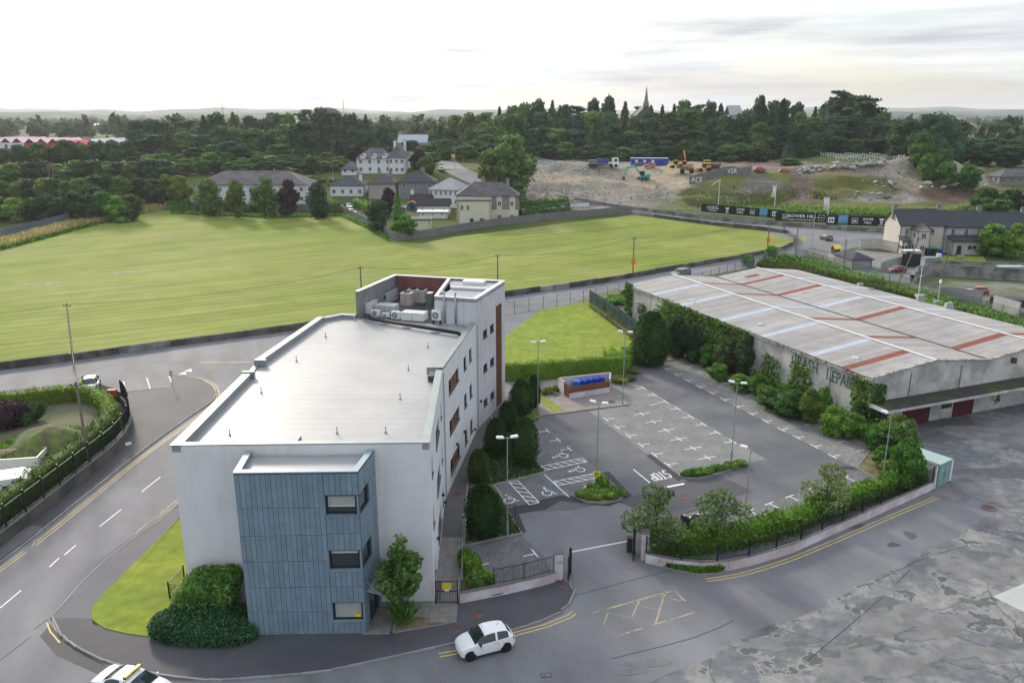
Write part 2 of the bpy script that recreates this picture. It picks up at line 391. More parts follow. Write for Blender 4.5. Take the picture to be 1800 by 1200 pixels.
# ---- playing field
field_px = WALLPX + [(1085,382),(1000,391),(905,404),(800,416),(740,428),(700,425),(668,402),(630,384),(598,373),(560,377),(480,377),(400,374),(320,370),(285,369),(240,378),(150,400),(60,424),(0,440),(-90,462),(-260,505)]
fgrass = mat('field_grass', (.172,.226,.040), .92, .12, .16, bump=.5, bscale=6, spec=.08, col2=(.245,.275,.072), mscale=.022, mix=(.36,.64), speck=.10)
t, bs = node_edit(fgrass)
# mowing stripes that run gently across the field
tcn = t.nodes.new('ShaderNodeTexCoord'); mpn = t.nodes.new('ShaderNodeMapping'); t.links.new(tcn.outputs['Object'], mpn.inputs[0]); mpn.inputs['Scale'].default_value=(.012,.38,1); vr = t.nodes.new('ShaderNodeVectorRotate'); vr.rotation_type='Z_AXIS'; vr.inputs['Angle'].default_value=R(-31); t.links.new(tcn.outputs['Object'], vr.inputs['Vector']); t.links.new(vr.outputs[0], mpn.inputs[0])
wv = t.nodes.new('ShaderNodeTexNoise'); wv.inputs['Scale'].default_value=1.0; wv.inputs['Detail'].default_value=7; wv.inputs['Roughness'].default_value=.72; t.links.new(mpn.outputs[0], wv.inputs['Vector'])
rr = t.nodes.new('ShaderNodeValToRGB'); t.links.new(wv.outputs[0], rr.inputs[0]); rr.color_ramp.elements[0].position=.34; rr.color_ramp.elements[0].color=(.74,.76,.70,1); rr.color_ramp.elements[1].position=.62; rr.color_ramp.elements[1].color=(1.12,1.08,1.08,1)
src = bs.inputs['Base Color'].links[0].from_socket
mxn = t.nodes.new('ShaderNodeMix'); mxn.data_type='RGBA'; mxn.blend_type='MULTIPLY'; mxn.inputs[0].default_value=1; t.links.new(src, mxn.inputs[6]); t.links.new(rr.outputs[0], mxn.inputs[7])
n2 = t.nodes.new('ShaderNodeTexNoise'); n2.inputs['Scale'].default_value=.035; n2.inputs['Detail'].default_value=5; t.links.new(tcn.outputs['Object'], n2.inputs['Vector'])
r2 = t.nodes.new('ShaderNodeValToRGB'); t.links.new(n2.outputs[0], r2.inputs[0]); r2.color_ramp.elements[0].position=.52; r2.color_ramp.elements[0].color=(0,0,0,1); r2.color_ramp.elements[1].position=.72; r2.color_ramp.elements[1].color=(.75,.75,.75,1)
mx2 = t.nodes.new('ShaderNodeMix'); mx2.data_type='RGBA'; t.links.new(r2.outputs[0], mx2.inputs[0]); wa_ = t.nodes.new('ShaderNodeTexWave'); wa_.bands_direction='Y'; wa_.inputs['Scale'].default_value=.11; wa_.inputs['Distortion'].default_value=5; wa_.inputs['Detail'].default_value=4; wa_.inputs['Detail Scale'].default_value=.6; t.links.new(vr.outputs[0], wa_.inputs['Vector'])
r3_ = t.nodes.new('ShaderNodeValToRGB'); t.links.new(wa_.outputs['Fac'], r3_.inputs[0]); r3_.color_ramp.elements[0].color=(.86,.88,.84,1); r3_.color_ramp.elements[1].color=(1.08,1.07,1.04,1)
mx3 = t.nodes.new('ShaderNodeMix'); mx3.data_type='RGBA'; mx3.blend_type='MULTIPLY'; mx3.inputs[0].default_value=1; t.links.new(mxn.outputs[2], mx3.inputs[6]); t.links.new(r3_.outputs[0], mx3.inputs[7]); t.links.new(mx3.outputs[2], mx2.inputs[6]); mx2.inputs[7].default_value=(.26,.25,.10,1); t.links.new(mx2.outputs[2], bs.inputs['Base Color'])
def draped_poly(poly, z, name, m, cell=6.0):
    """grid clipped to a polygon, following the land"""
    import bmesh
    bm = bmesh.new(); vs = [bm.verts.new((q[0], q[1], 0)) for q in poly]; bm.faces.new(vs)
    ys = [t_[0] for t_ in TER[1:-1]]
    for y in ys: bmesh.ops.bisect_plane(bm, geom=bm.verts[:]+bm.edges[:]+bm.faces[:], plane_co=(0,y,0), plane_no=(0,1,0))
    bmesh.ops.triangulate(bm, faces=bm.faces[:])
    for v in bm.verts: v.co.z = hgt(v.co.x, v.co.y)+z
    bm.normal_update()
    for f in bm.faces:
        if f.normal.z < 0: f.normal_flip()
    me = bpy.data.meshes.new(name); bm.to_mesh(me); bm.free(); me.materials.append(m)
    return structure(put(name, me))
draped_poly(GG(field_px), .02, 'playing_field', fgrass)
# low stone wall along the field
stone = mat('old_stone_wall', (.13,.125,.115), .95, .3, .8, bump=.6, bscale=5, col2=(.055,.055,.05), mscale=.35, mix=(.42,.55), speck=.2)
stone2 = mat('pale_stone_wall', (.27,.265,.25), .95, .25, .9, bump=.6, bscale=5, col2=(.12,.12,.11), mscale=.35, speck=.15)
W = thing('field_wall', 'low dark weathered wall running along the near edge of the mown field', 'wall', world=True)
pts = smooth_path(FW, 6.0)
for i in range(len(pts)-1):
    a, b = pts[i], pts[i+1]; ha, hb = hgt(*a), hgt(*b); tp = 1.0+.03*((i*7)%5-2)
    MB().wall(a, b, (ha-.1, hb-.1), (ha+tp, hb+tp), .38+.012*(i%2)).build('wall_section', stone2 if i % 9 == 4 else stone, W)
# muddy bare patches on the field near the left
puddle = mat('puddle_water', (.10,.105,.10), .06, 0, spec=.6)
for px, py, wx, wy in [(70,499,9,1.1),(220,478,7,1.2),(248,525,2.4,.5)]:
    c = P(px, py); m = MB(); r_ = random.Random(px)
    m.sheet([(c.x+wx/2*math.cos(a)*(.7+.5*r_.random()), c.y+wy*math.sin(a)*(.5+.8*r_.random())+.12*wx/2*math.cos(a)) for a in [2*PI*i/18 for i in range(18)]], .03)
    structure(m.build('bare_patch', mat('bare_soil_patch', (.26,.26,.22), .9, .2, 2, col2=(.12,.16,.05), mscale=.8)))

# ================================================================== pavements, kerbs, verge
def raised(poly, z, m, name='pavement', z0=-.02): return structure(MB().prism(poly, z0, z).build(name, m))
KERBS = tag(thing('kerb', None, None, world=True), kind='structure')
kb = MB(); kb.box(-.45, -.065, -.05, .443, .065, .135); kerb_me = kb.mesh('kerb_stone', kerbm); kerb_n = [0]
def kerb(path, z=0.0, step=.9, closed=False):
    for p_, a in walk(path, step):
        if kerb_n[0] >= 296: break
        kerb_n[0] += 1
        o = put('kerb_stone', kerb_me, KERBS, (p_.x+.45*math.cos(a), p_.y+.45*math.sin(a), z)); o.rotation_euler = (0, 0, a)
def kerb_strip(path, z=0.0): return structure(ribbon_box(path, .13, -.02, .13+z).build('kerb_line', kerbm))
def ribbon_box(path, wd, z0, z1, off=0.0):
    a = offset_poly(path, off-wd/2); b = offset_poly(path, off+wd/2); n = len(a); m = MB()
    m.add([(q.x,q.y,z0) for q in a]+[(q.x,q.y,z0) for q in b]+[(q.x,q.y,z1) for q in a]+[(q.x,q.y,z1) for q in b],
          sum([[(2*n+i,2*n+i+1,3*n+i+1,3*n+i),(i,i+1,2*n+i+1,2*n+i),(n+i+1,n+i,3*n+i,3*n+i+1)] for i in range(n-1)], [])+[(0,2*n,3*n,n),(n-1,2*n-1,4*n-1,3*n-1)])
    return m
# right-hand (building side) kerb of the left road, round the corner and along the street to the gate
k1 = smooth_path(PP([(415,770),(310,890),(250,937),(165,1005),(92,1085)]), 1.0)
corner = smooth_path(PP([(92,1085),(104,1110),(128,1133),(170,1156),(230,1176),(310,1191),(380,1196),(450,1192),(560,1182),(660,1162),(760,1140),(840,1122),(920,1103),(975,1082),(1000,1063),(1008,1045),(1003,1030),(993,1020)]), 1.0)
pave = [*k1[:-1], *corner] + PP([(975,1022),(890,1042),(806,1061),(766,1062),(690,1115),(440,1117),(270,1118),(165,1100),(158,1078),(330,915),(420,800)])
raised([(q[0],q[1]) for q in pave], .11, asphalt_dark)
kerb(corner); kerb(k1)
# older pale strip of pavement beside the verge
raised(PP([(152,1000),(92,1085),(100,1088),(175,1090),(200,1045),(318,915),(322,892),(296,900)]) , .114, mat('pavement_old', (.14,.14,.15), .85, .1, .4, speck=.06), 'old_pavement', .10)
VG = smooth_path(PP([(323,905),(280,948),(225,1003),(180,1048),(160,1072),(163,1092),(185,1107),(225,1116),(262,1121),(285,1122)]), 1.2)
verge = [(q.x,q.y) for q in VG] + [(q.x,q.y) for q in PP([(440,1117),(440,1000),(330,980),(322,905)])]
raised(verge, .15, lawn, 'grass_verge')
# left pavement (far side of the left road) with its kerb, up round the corner to the north road
LK = smooth_path(PP([(-120,1090),(-50,1032),(0,990),(60,944),(150,872),(250,793),(330,735),(372,706),(379,692),(372,680),(352,668),(330,663),(303,660)]), 1.0)
lp = [(q.x,q.y) for q in LK] + [(q.x,q.y) for q in PP([(300,682),(240,688),(192,694),(215,712),(228,738),(228,760),(215,780),(150,832),(60,895),(10,938),(-60,990),(-150,1050)])]
raised(lp, .11, asphalt_dark, 'left_pavement')
kerb(LK)
# parking lay-by by the hedge: kerb and bay lines
kerb(PP([(300,682),(250,687),(200,692)]))
def line(path, wd=.12, z=Z3, m=None, name='road_marking', off=0.0):
    return structure(ribbon([Vector(q[:2]) for q in path], wd, z, off).build(name, m or white))
for a, b in [((217,670),(222,690)),((258,664),(264,683)),((296,658),(305,681))]: line(PP([a, b]), .12)
line(PP([(178,699),(222,691),(264,684),(307,680)]), .14, z=Z3)
for px, py in [(310,661),(320,656),(330,651)]:
    a, b, c = P(px-6, py+1), P(px+6, py-3), P(px+8, py+2); structure(MB().sheet([a,b,c], Z3).build('give_way_triangle', white))
# double yellow lines
def double_yellow(px, m=yellow, gap=.32, wd=.10, step=1.0):
    p_ = smooth_path(PP(px), step)
    for o in (-gap/2, gap/2): line(p_, wd, Z2, m, 'double_yellow_line', o)
double_yellow([(60,958),(150,885),(250,803),(335,742),(376,710),(383,692),(374,675),(350,665),(318,661)])
double_yellow([(-40,1035),(0,1001),(44,969)])
double_yellow([(140,1030),(250,930),(310,882),(345,853)], yellow_worn)
double_yellow([(87,1092),(93,1107),(110,1127)])
double_yellow([(350,637),(400,637),(440,636)], yellow)
double_yellow([(772,1151),(800,1146),(900,1115),(960,1099),(1000,1083),(1010,1076)])
double_yellow([(1242,1019),(1300,1010),(1380,986),(1450,958),(1520,928),(1600,893),(1660,868),(1700,846)])
# centre dashes
for a, b in [((0,1068),(37,1037)),((87,996),(104,980)),((113,975),(133,958)),((175,925),(213,895)),((249,864),(282,838)),((330,800),(352,782))]: line(PP([a, b]), .11, Z2)
# faded yellow hatched box in front of the gate
for a, b, w_ in [((1040,1077),(1184,1037),.16),((1184,1037),(1206,1057),.16),((1078,1119),(1223,1075),.10),((1124,1055),(1110,1086),.12),((1169,1041),(1152,1096),.12),((1072,1069),(1060,1098),.08),((1055,1073),(1108,1085),.06),((1104,1060),(1152,1070),.06),((1154,1046),(1206,1057),.06)]:
    line(PP([a, b]), w_, Z2, yellow_worn)
# asphalt patches, joint lines and stains on the street (dark repairs with an edge of their own)
BZ = [0.0]
def blob(px, py, wx, wy, m, z=Z2, name='patch', seed=0, n=20, rot=0, jag=.35):
    r_ = random.Random(seed+int(px)*3+int(py)); c = P(px, py); q = []
    ph = [r_.uniform(0,6.3) for _ in range(4)]; BZ[0] += .00035; z += BZ[0]
    for i in range(n):
        a = 2*PI*i/n; k = 1+jag*(.5*math.sin(2*a+ph[0])+.4*math.sin(3*a+ph[1])+.3*math.sin(5*a+ph[2]))+jag*.25*r_.uniform(-1,1)
        x, y = wx/2*k*math.cos(a), wy/2*k*math.sin(a); q.append((c.x+x*math.cos(rot)-y*math.sin(rot), c.y+x*math.sin(rot)+y*math.cos(rot)))
    return structure(MB().sheet(q, z).build(name, m))
# worn yard on the right
yard = PP([(1090,1230),(1300,1120),(1450,1060),(1560,1010),(1640,960),(1700,930),(1760,900),(1700,850),(1655,815),(1610,770),(1620,735),(1700,725),(1800,700),(1950,672),(2300,700),(2300,1300)])
yr = random.Random(5); yard = [q for a_, b_ in zip(yard, yard[1:]+yard[:1]) for q in [a_.lerp(b_, k/8)+Vector((yr.uniform(-.3,.3), yr.uniform(-.3,.3), 0))*1 for k in range(6)]]
t, bs = node_edit(asphalt_worn); NN = t.nodes.new; LK_ = t.links.new; tcn = NN('ShaderNodeTexCoord'); n1 = NN('ShaderNodeTexNoise'); n1.inputs['Scale'].default_value = .50; n1.inputs['Detail'].default_value = 8; n1.inputs['Roughness'].default_value = .62; LK_(tcn.outputs['Object'], n1.inputs[0])
def rpn(src_, stops):
    q = NN('ShaderNodeValToRGB'); LK_(src_, q.inputs[0]); e = q.color_ramp.elements
    while len(e) < len(stops): e.new(.5)
    for a_, (p_, c_) in zip(e, stops): a_.position = p_; a_.color = (c_, c_, c_, 1)
    return q.outputs[0]
def mixn(f, a_, b_):
    q = NN('ShaderNodeMix'); q.data_type = 'RGBA'; LK_(f, q.inputs[0]); LK_(a_, q.inputs[6]); q.inputs[7].default_value = (*b_, 1); return q.outputs[2]
c0 = bs.inputs['Base Color'].links[0].from_socket
n3 = NN('ShaderNodeTexNoise'); n3.inputs['Scale'].default_value = .10; n3.inputs['Detail'].default_value = 2; LK_(tcn.outputs['Object'], n3.inputs[0])
mb_ = NN('ShaderNodeMath'); mb_.operation = 'MULTIPLY'; LK_(n1.outputs[0], mb_.inputs[0]); mb_.inputs[1].default_value = .66
ma_ = NN('ShaderNodeMath'); ma_.operation = 'MULTIPLY_ADD'; LK_(n3.outputs[0], ma_.inputs[0]); ma_.inputs[1].default_value = .38; LK_(mb_.outputs[0], ma_.inputs[2])
c0 = mixn(rpn(ma_.outputs[0], [(.572,0),(.580,1),(.600,.8),(.605,0)]), c0, (.235,.232,.225)); c0 = mixn(rpn(ma_.outputs[0], [(.603,0),(.612,.85)]), c0, (.085,.086,.084))
vo = NN('ShaderNodeTexVoronoi'); vo.feature = 'DISTANCE_TO_EDGE'; vo.inputs['Scale'].default_value = .16; mv = NN('ShaderNodeMix'); mv.data_type = 'RGBA'; mv.blend_type = 'ADD'; mv.inputs[0].default_value = 1.6; LK_(tcn.outputs['Object'], mv.inputs[6]); LK_(n1.outputs[1], mv.inputs[7]); LK_(mv.outputs[2], vo.inputs['Vector'])
c0 = mixn(rpn(vo.outputs['Distance'], [(0,.75),(.009,.0)]), c0, (.06,.06,.06)); LK_(c0, bs.inputs['Base Color'])
structure(MB().sheet(yard, .006).build('worn_yard', asphalt_worn))
wet = mat('wet_pothole', (.105,.107,.105), .6, .25, 1.5, spec=.3, bump=.3, bscale=10)
palep = mat('bare_concrete_patch', (.185,.183,.178), .9, .2, .8, speck=.12, col2=(.15,.15,.155), mscale=.7)
stain = mat('old_asphalt_patch', (.10,.102,.105), .85, .25, .8, speck=.1)
for a in [(1715,988,4.2,3.0,wet,0),(1585,1097,5.2,2.2,wet,.1),(1500,1165,3.4,2.0,wet,0),(1550,1060,3.0,1.2,wet,0),(1600,1075,2.2,1.0,wet,.3),(1700,858,3.0,3.2,wet,0),(1745,1142,2.2,1.0,wet,.2),(1770,1010,1.2,.8,wet,0),
          (1740,755,6,5,wet,0),(1780,830,9,2.6,wet,.1),(1660,745,4.5,4,wet,.2),(1640,770,6,2.5,wet,0),(1455,1185,2.4,1.2,wet,0),(1790,1140,3,1.3,wet,0),(1520,1130,1.8,.6,wet,.3),(1640,1165,1.6,.5,wet,0),(1720,1058,1.8,.7,wet,-.2),(1638,985,.9,.5,wet,0),(1677,980,.5,.3,wet,0)]:
    blob(a[0], a[1], a[2], a[3], a[4], .0105, 'pothole', rot=a[5], n=40, jag=.6)
for a in [(1600,1090,6.2,3.6,palep,0),(1640,1110,3.2,1.8,palep,0),(1520,1170,5.5,3.6,palep,.1),(1735,1000,6.0,4.0,palep,.2),(1700,865,5,5,palep,0),(1760,1150,4.5,2,palep,0),(1340,1130,3.4,1.6,palep,.2),(1130,1170,2.6,1.1,palep,.2),(1560,1035,3.0,1.2,palep,.4),(1660,1150,4,1.2,palep,.3),(1770,760,9,8,palep,.2)]:
    blob(a[0], a[1], a[2], a[3], palep, .0075, 'bare_patch', rot=a[5], n=40, jag=.6)
for a in [(1423,940,2.4,1.1,.2),(1385,955,.9,.55,0),(1600,940,1.0,1.1,.5),(1570,957,.9,.7,0),(1503,925,1.6,.7,.2),(1340,1110,3.0,.5,.5),(1310,1125,.5,.3,0)]:
    blob(a[0], a[1], a[2], a[3], stain, .010, 'asphalt_patch', rot=a[4], n=24, jag=.3)
structure(MB().sheet(PP([(1745,1048),(1800,1025),(1900,985),(2000,1100),(1810,1080)]), .0115).build('concrete_apron', concrete_pale))
# joints and cracks: slightly sunk tar seams
seam = mat('tar_seam', (.045,.045,.05), .8, .2, 2)
for pth in [[(1008,1047),(1100,1022),(1175,1003),(1192,1000)],[(0,690),(60,680),(135,668)],[(135,668),(180,645),(260,637),(340,638),(420,640),(450,641)],[(60,1105),(85,1088)],[(0,1160),(55,1118)],[(1075,1157),(1220,1120),(1290,1090)],[(1540,1020),(1640,975),(1700,960)],[(1420,1160),(1550,1050),(1600,1000)]]:
    line(smooth_path(PP(pth), 1.5), .05, .0125, seam, 'seam')
structure(MB().sheet(PP([(22,968),(74,930),(60,925),(12,938),(0,945),(0,985)]), .124).build('old_pavement', mat('pavement_old', (.14,.14,.15))))
# dark trench repairs at the corner
structure(MB().sheet(PP([(88,1096),(128,1134),(200,1178),(180,1188),(100,1152),(70,1118)]), .0065).build('dark_patch', asphalt_dark))
# manholes
def manhole(px, py, r=.33, m=iron, z=.0):
    c = P(px, py); o = MB(); n = 20
    o.tube((0,0,0), (0,0,.014), r, n=n); fr = MB()
    for i in range(n):
        a, b = 2*PI*i/n, 2*PI*(i+1)/n; fr.add([(r*math.cos(a)*1.0,r*math.sin(a),.017),(r*1.22*math.cos(a),r*1.22*math.sin(a),.017),(r*1.22*math.cos(b),r*1.22*math.sin(b),.017),(r*math.cos(b),r*math.sin(b),.017)], [(0,1,2,3)])
    return c, o, fr
mh = [(839,1080,.42,'dark oval manhole patch in the pavement behind the small white car',.11),(803,1108,.3,'rusty manhole cover in the pavement left of the small white car',.11),(936,1049,.18,'small square rusty valve cover in the pavement',.11),(985,1031,.28,'rusty manhole cover by the curved kerb end',.11),
      (1203,873,.42,'pale brown manhole cover on the dark asphalt below the planted strip',.014),(1738,893,.5,'dark round manhole cover in the worn yard',.012),(804,870,.38,'dark manhole cover on the slab path beside the building',.13),(1453,821,.4,'rusty manhole cover near the end of the aisle',.014),
      (978,696,.35,'rusty manhole cover beside the bin store gate',.11),(1075,708,.35,'brown manhole cover on the bin store paving',.11)]
for px, py, r_, lb, z in mh:
    c, o, fr = manhole(px, py, r_)
    t = thing('manhole_cover', lb, 'manhole', (c.x, c.y, z)); o.build('lid', iron, t); fr.build('rim', stain, t)
for px, py, a in [(131,1038,.7),(960,1186,.1),(56,953,.7)]:
    c = P(px, py); t = thing('road_drain', {131:'iron road drain on the kerb line beside the grass verge',960:'small slotted iron drain in the street at the bottom edge',56:'iron road drain at the far kerb of the left road'}[px], 'drain', (c.x, c.y, .014), a)
    MB().box(-.3,-.2,0,.3,.2,.006).build('frame', dark, t)
    for i in range(6): MB().box(-.26+i*.09,-.17,.006,-.21+i*.09,.17,.014).build('grate_bar', kerbm, t)
# ================================================================== car park
park = PP([(806,1058),(975,1019),(1010,1008),(1100,985),(1132,985),(1230,985),(1310,975),(1390,945),(1640,852),(1600,820),(1533,790),(1200,633),(1105,641),(1060,660),(951,716),(905,733),(868,745),(868,830),(868,856),(816,962)])
structure(MB().sheet(park, Z2).build('car_park', asphalt_park))
structure(MB().sheet(PP([(893,902),(1000,897),(1085,880),(1170,898),(1200,960),(1130,985),(1008,1010),(975,1019),(955,975),(920,945),(905,925)]), .0105).build('gate_asphalt', asphalt))
structure(MB().sheet(PP([(951,733),(1098,868),(1060,872),(1012,873),(890,895),(868,856),(868,780),(900,745)]), .012).build('block_paving', pav_dark))
structure(MB().sheet(PP([(1034,722),(1106,712),(1072,675),(1115,671),(1347,807),(1310,815),(1250,832),(1200,840),(1190,836)]), .012).build('block_paving', pav_grey))
structure(MB().sheet(PP([(1152,640),(1200,633),(1533,790),(1506,824)]), .012).build('block_paving', pav_herring))
structure(MB().sheet(PP([(1215,955),(1240,925),(1305,901),(1400,867),(1506,828),(1600,872),(1390,945),(1300,975)]), .012).build('block_paving', pav_dark))
structure(MB().sheet(PP([(814,962),(917,943),(943,975),(975,1019),(806,1057)]), .012).build('block_paving', pav_dark))
structure(MB().sheet(PP([(1108,873),(1203,846),(1263,833),(1324,864),(1197,897),(1150,905),(1085,882)]), .0125).build('dark_patch', asphalt_dark))
structure(MB().sheet(PP([(893,893),(985,870),(1095,880),(1070,890),(985,880),(960,895),(912,903),(925,935),(918,937),(896,908)]), .0135).build('dark_patch', mat('fresh_tar', (.045,.045,.05), .8, .1, 1)))
structure(MB().sheet(PP([(1136,801),(1143,797),(1200,840),(1193,846)]), .0145).build('dark_patch', MATS['fresh_tar']))
structure(MB().sheet(PP([(1060,831),(1070,828),(1112,872),(1100,876)]), .0145).build('dark_patch', MATS['fresh_tar']))
structure(MB().sheet(PP([(1458,818),(1500,820),(1508,826),(1462,824)]), .0145).build('dark_patch', MATS['fresh_tar']))
MK = .017
ea = (P(1243.5,804.3)-P(1128,727.2)).to_2d().normalized()         # along the bay edge
eb = (P(1140.6,725)-P(1115,728.7)).to_2d().normalized()            # across
def seg(c, d, l0, l1, wd=.10, m=white, name='bay_marking', z=MK, parent=None):
    c = Vector(c[:2]); n = Vector((-d.y, d.x))*wd/2; a = c+d*l0; b = c+d*l1
    return [(a-n), (b-n), (b+n), (a+n)]
def marks(quads, name='bay_marking', m=white, z=MK):
    mb = MB()
    for q in quads: mb.add([(v.x, v.y, z+.0004*k) for k, v in [(quads.index(q), w_) for w_ in q]], [(0,1,2,3)])
    return structure(mb.build(name, m))
for px, py in [(1128,727.2),(1148.7,741),(1170.9,756),(1193.4,771.3),(1218,787.5),(1243.5,804.3)]:
    marks([seg(P(px,py), ea, -.55, .55), seg(P(px,py), eb, -1.0, 1.0)])
for px, py in [(1065,737),(1084.5,750.6),(1104.6,766),(1126.5,782),(1149.6,799),(1173.6,816.6)]:
    marks([seg(P(px,py), ea, -.6, .6), seg(P(px,py), eb, .06, 1.0)])
for px, py in [(1131.6,682),(1150.5,693.5),(1170,705.6),(1191.6,718),(1214,732),(1236.6,745.5),(1261,760),(1288,775.6)]:
    marks([seg(P(px,py), ea, -.6, .6), seg(P(px,py), eb, -1.0, -.06)])
for px, py in [(1170.7,648.8),(1188.8,658.7),(1208,668.8),(1228.5,680),(1250,690.7),(1272,702.7),(1295.5,714.7),(1320,727.2),(1345,740.5),(1373,755),(1401,769),(1431.5,784.5),(1463,802)]:
    marks([seg(P(px,py), ea, -.6, .6), seg(P(px,py), eb, .06, .95)])
for px, py in [(1218.8,643.4),(1238,653),(1257,662.6),(1278,673),(1300,684),(1323.6,694.6),(1346,706.8),(1371.7,718.8),(1399,731.6),(1427,745),(1456,759.7),(1486.7,775),(1519,790.4)]:
    marks([seg(P(px,py), eb, -.9, .0)])
for px, py in [(962.9,757),(981.5,772.9),(1001,788.5)]:
    marks([seg(P(px,py), ea, -.6, .6), seg(P(px,py), eb, -1.0, -.06)])
for px, py in [(1020,705),(1046,698),(1108,713)]: marks([seg(P(px+40,py-2), eb, -.5, .5)])
e2 = (P(1506,828)-P(1305,901)).to_2d().normalized(); e3 = Vector((e2.y, -e2.x))
for px, py in [(1317,897),(1352,884.5),(1387.5,872),(1420,861),(1485,838)]:
    marks([seg(P(px,py), e2, -.55, .55), seg(P(px,py), e3, .06, 1.0)])
marks([seg(P(941,973), ea, -.7, .5), seg(P(941,973), eb, -1.0, -.06)]); marks([seg(P(848,992), eb, -.4, .5)])
Z1P = lambda x, y: P(880+x/4.284, 620+y/4.284)
def hatch(a, b, c, d, n=6):          # a-b one long side, d-c the other
    A, B, C, D_ = [Z1P(*q).to_2d() for q in (a, b, c, d)]; q = []
    for u, v in ((A,B),(D_,C),(A,D_),(B,C)):
        dd = (v-u); q.append(seg(u, dd.normalized(), 0, dd.length, .1))
    for i in range(n):
        u = A.lerp(B, (i+.1)/n); v = D_.lerp(C, (i+.9)/n); dd = v-u; q.append(seg(u, dd.normalized(), 0, dd.length, .12))
    marks(q, 'hatched_zone')
hatch((290,857),(615,793),(650,820),(320,887)); hatch((398,968),(700,908),(780,932),(430,1000)); hatch((65,975),(215,1142),(290,1127),(130,962), 5)
a, b = Z1P(330,915).to_2d(), Z1P(513,1083).to_2d(); marks([seg(a, (b-a).normalized(), 0, (b-a).length, .11)])
a, b = Z1P(520,722).to_2d(), Z1P(650,820).to_2d()
def wheelchair(c, rot, s=1.25):
    mb = MB(); c = Vector(c[:2]); T_ = lambda x, y: (c.x+s*(x*math.cos(rot)-y*math.sin(rot)), c.y+s*(x*math.sin(rot)+y*math.cos(rot)))
    def poly(pts, wd, z):
        r_ = ribbon([Vector(T_(*q)) for q in pts], wd, z); mb.add(r_.v, r_.f)
    arc = [(-.05+.34*math.cos(R(a)), -.15+.34*math.sin(R(a))) for a in range(110, 371, 20)]
    poly(arc, .11, MK); poly([(-.02,.55),(-.02,.42),(0,.12),(.34,.12),(.48,-.32),(.66,-.26)], .11, MK+.001); poly([(-.02,.36),(.26,.36)], .10, MK+.002)
    mb.sheet([T_(-.03+.12*math.cos(2*PI*i/12), .70+.12*math.sin(2*PI*i/12)) for i in range(12)], MK+.001)
    structure(mb.build('wheelchair_symbol', white))
wa = math.atan2(eb.y, eb.x)
for q in [(460,775),(585,880),(705,995)]: wheelchair(Z1P(*q), wa+R(90))
for q in [(350,1050),(65,1105)]: wheelchair(Z1P(*q), R(12))
# STOP lettering and line
zs = lambda x, y: P(980+x/3.75, 740+y/3.75)
for a, b, wd in [((500,318),(662,448),.12),((662,446),(835,412),.28)]:
    A, B = zs(*a).to_2d(), zs(*b).to_2d(); marks([seg(A, (B-A).normalized(), 0, (B-A).length, wd)], 'stop_line')
def stop_text():
    bs_, bp_, ts_, tp_ = [zs(*q).to_2d() for q in ((712,320),(583,360),(760,368),(640,395))]
    G_ = {'S': [(.9,.85),(.7,1),(.3,1),(.1,.85),(.1,.65),(.3,.52),(.7,.48),(.9,.35),(.9,.15),(.7,0),(.3,0),(.1,.15)], 'T': [(.0,1),(1,1)], 'T2': [(.5,1),(.5,0)],
          'O': [(.3,0),(.1,.15),(.1,.85),(.3,1),(.7,1),(.9,.85),(.9,.15),(.7,0),(.3,0)], 'P': [(.1,0),(.1,1),(.7,1),(.92,.88),(.92,.6),(.7,.48),(.1,.48)]}
    mb = MB()
    for i, keys in enumerate((('S',), ('T','T2'), ('O',), ('P',))):
        for j, k in enumerate(keys):
            pts = []
            for x, y in G_[k]:
                u = (i+.08+x*.80)/4; pts.append(bs_.lerp(bp_, u).lerp(ts_.lerp(tp_, u), y))
            r_ = ribbon(pts, .13, MK+.001*j); mb.add(r_.v, r_.f)
    structure(mb.build('stop_lettering', white))
stop_text()
# kerbed beds and islands
bed_edge = lambda px, z=.0: kerb_strip(smooth_path(PP(px), .8), z)
def bed(px, m=soilm, z=.10, sm=True, name='planting_bed'):
    p_ = PP(px); structure(MB().prism([(q.x,q.y) for q in p_], -.02, z).build(name, m)); structure(ribbon_box(p_+[p_[0]], .13, -.02, .135).build('bed_kerb', kerbm))
bed([(1008,873),(1020,865),(1045,848),(1060,838),(1085,858),(1096,870),(1090,880),(1060,886),(1030,884)])
bed([(1197,835),(1205,842),(1230,842),(1262,834),(1310,817),(1300,812),(1250,820)])
bed([(865,740),(905,733),(951,716),(946,700),(930,690),(880,700),(862,720)])          # yews near the tower
bed([(868,853),(957,831),(945,815),(905,790),(930,745),(862,760),(822,850),(816,960),(917,938),(893,900),(878,866)], z=.105)
bed([(814,966),(822,985),(845,1010),(815,1055),(804,1056)])
bed([(1200,632),(1533,788),(1507,822),(1530,838),(1592,868),(1640,850),(1655,815),(1600,770),(1500,735),(1400,690),(1240,600),(1150,600),(1100,622),(1110,640)], z=.10)
bed([(1140,968),(1150,975),(1240,968),(1320,955),(1400,925),(1510,885),(1634,848),(1632,838),(1500,870),(1400,912),(1300,950),(1220,958),(1180,950)], z=.105)
bed([(1138,980),(1175,1000),(1225,1010),(1262,1008),(1284,999),(1270,992),(1190,985)], lawn, .13, name='grass_bed')
bed([(692,1114),(802,1095),(700,1078),(694,1088)], mat('dry_soil', (.16,.13,.08), .95, .3, 2), .12)
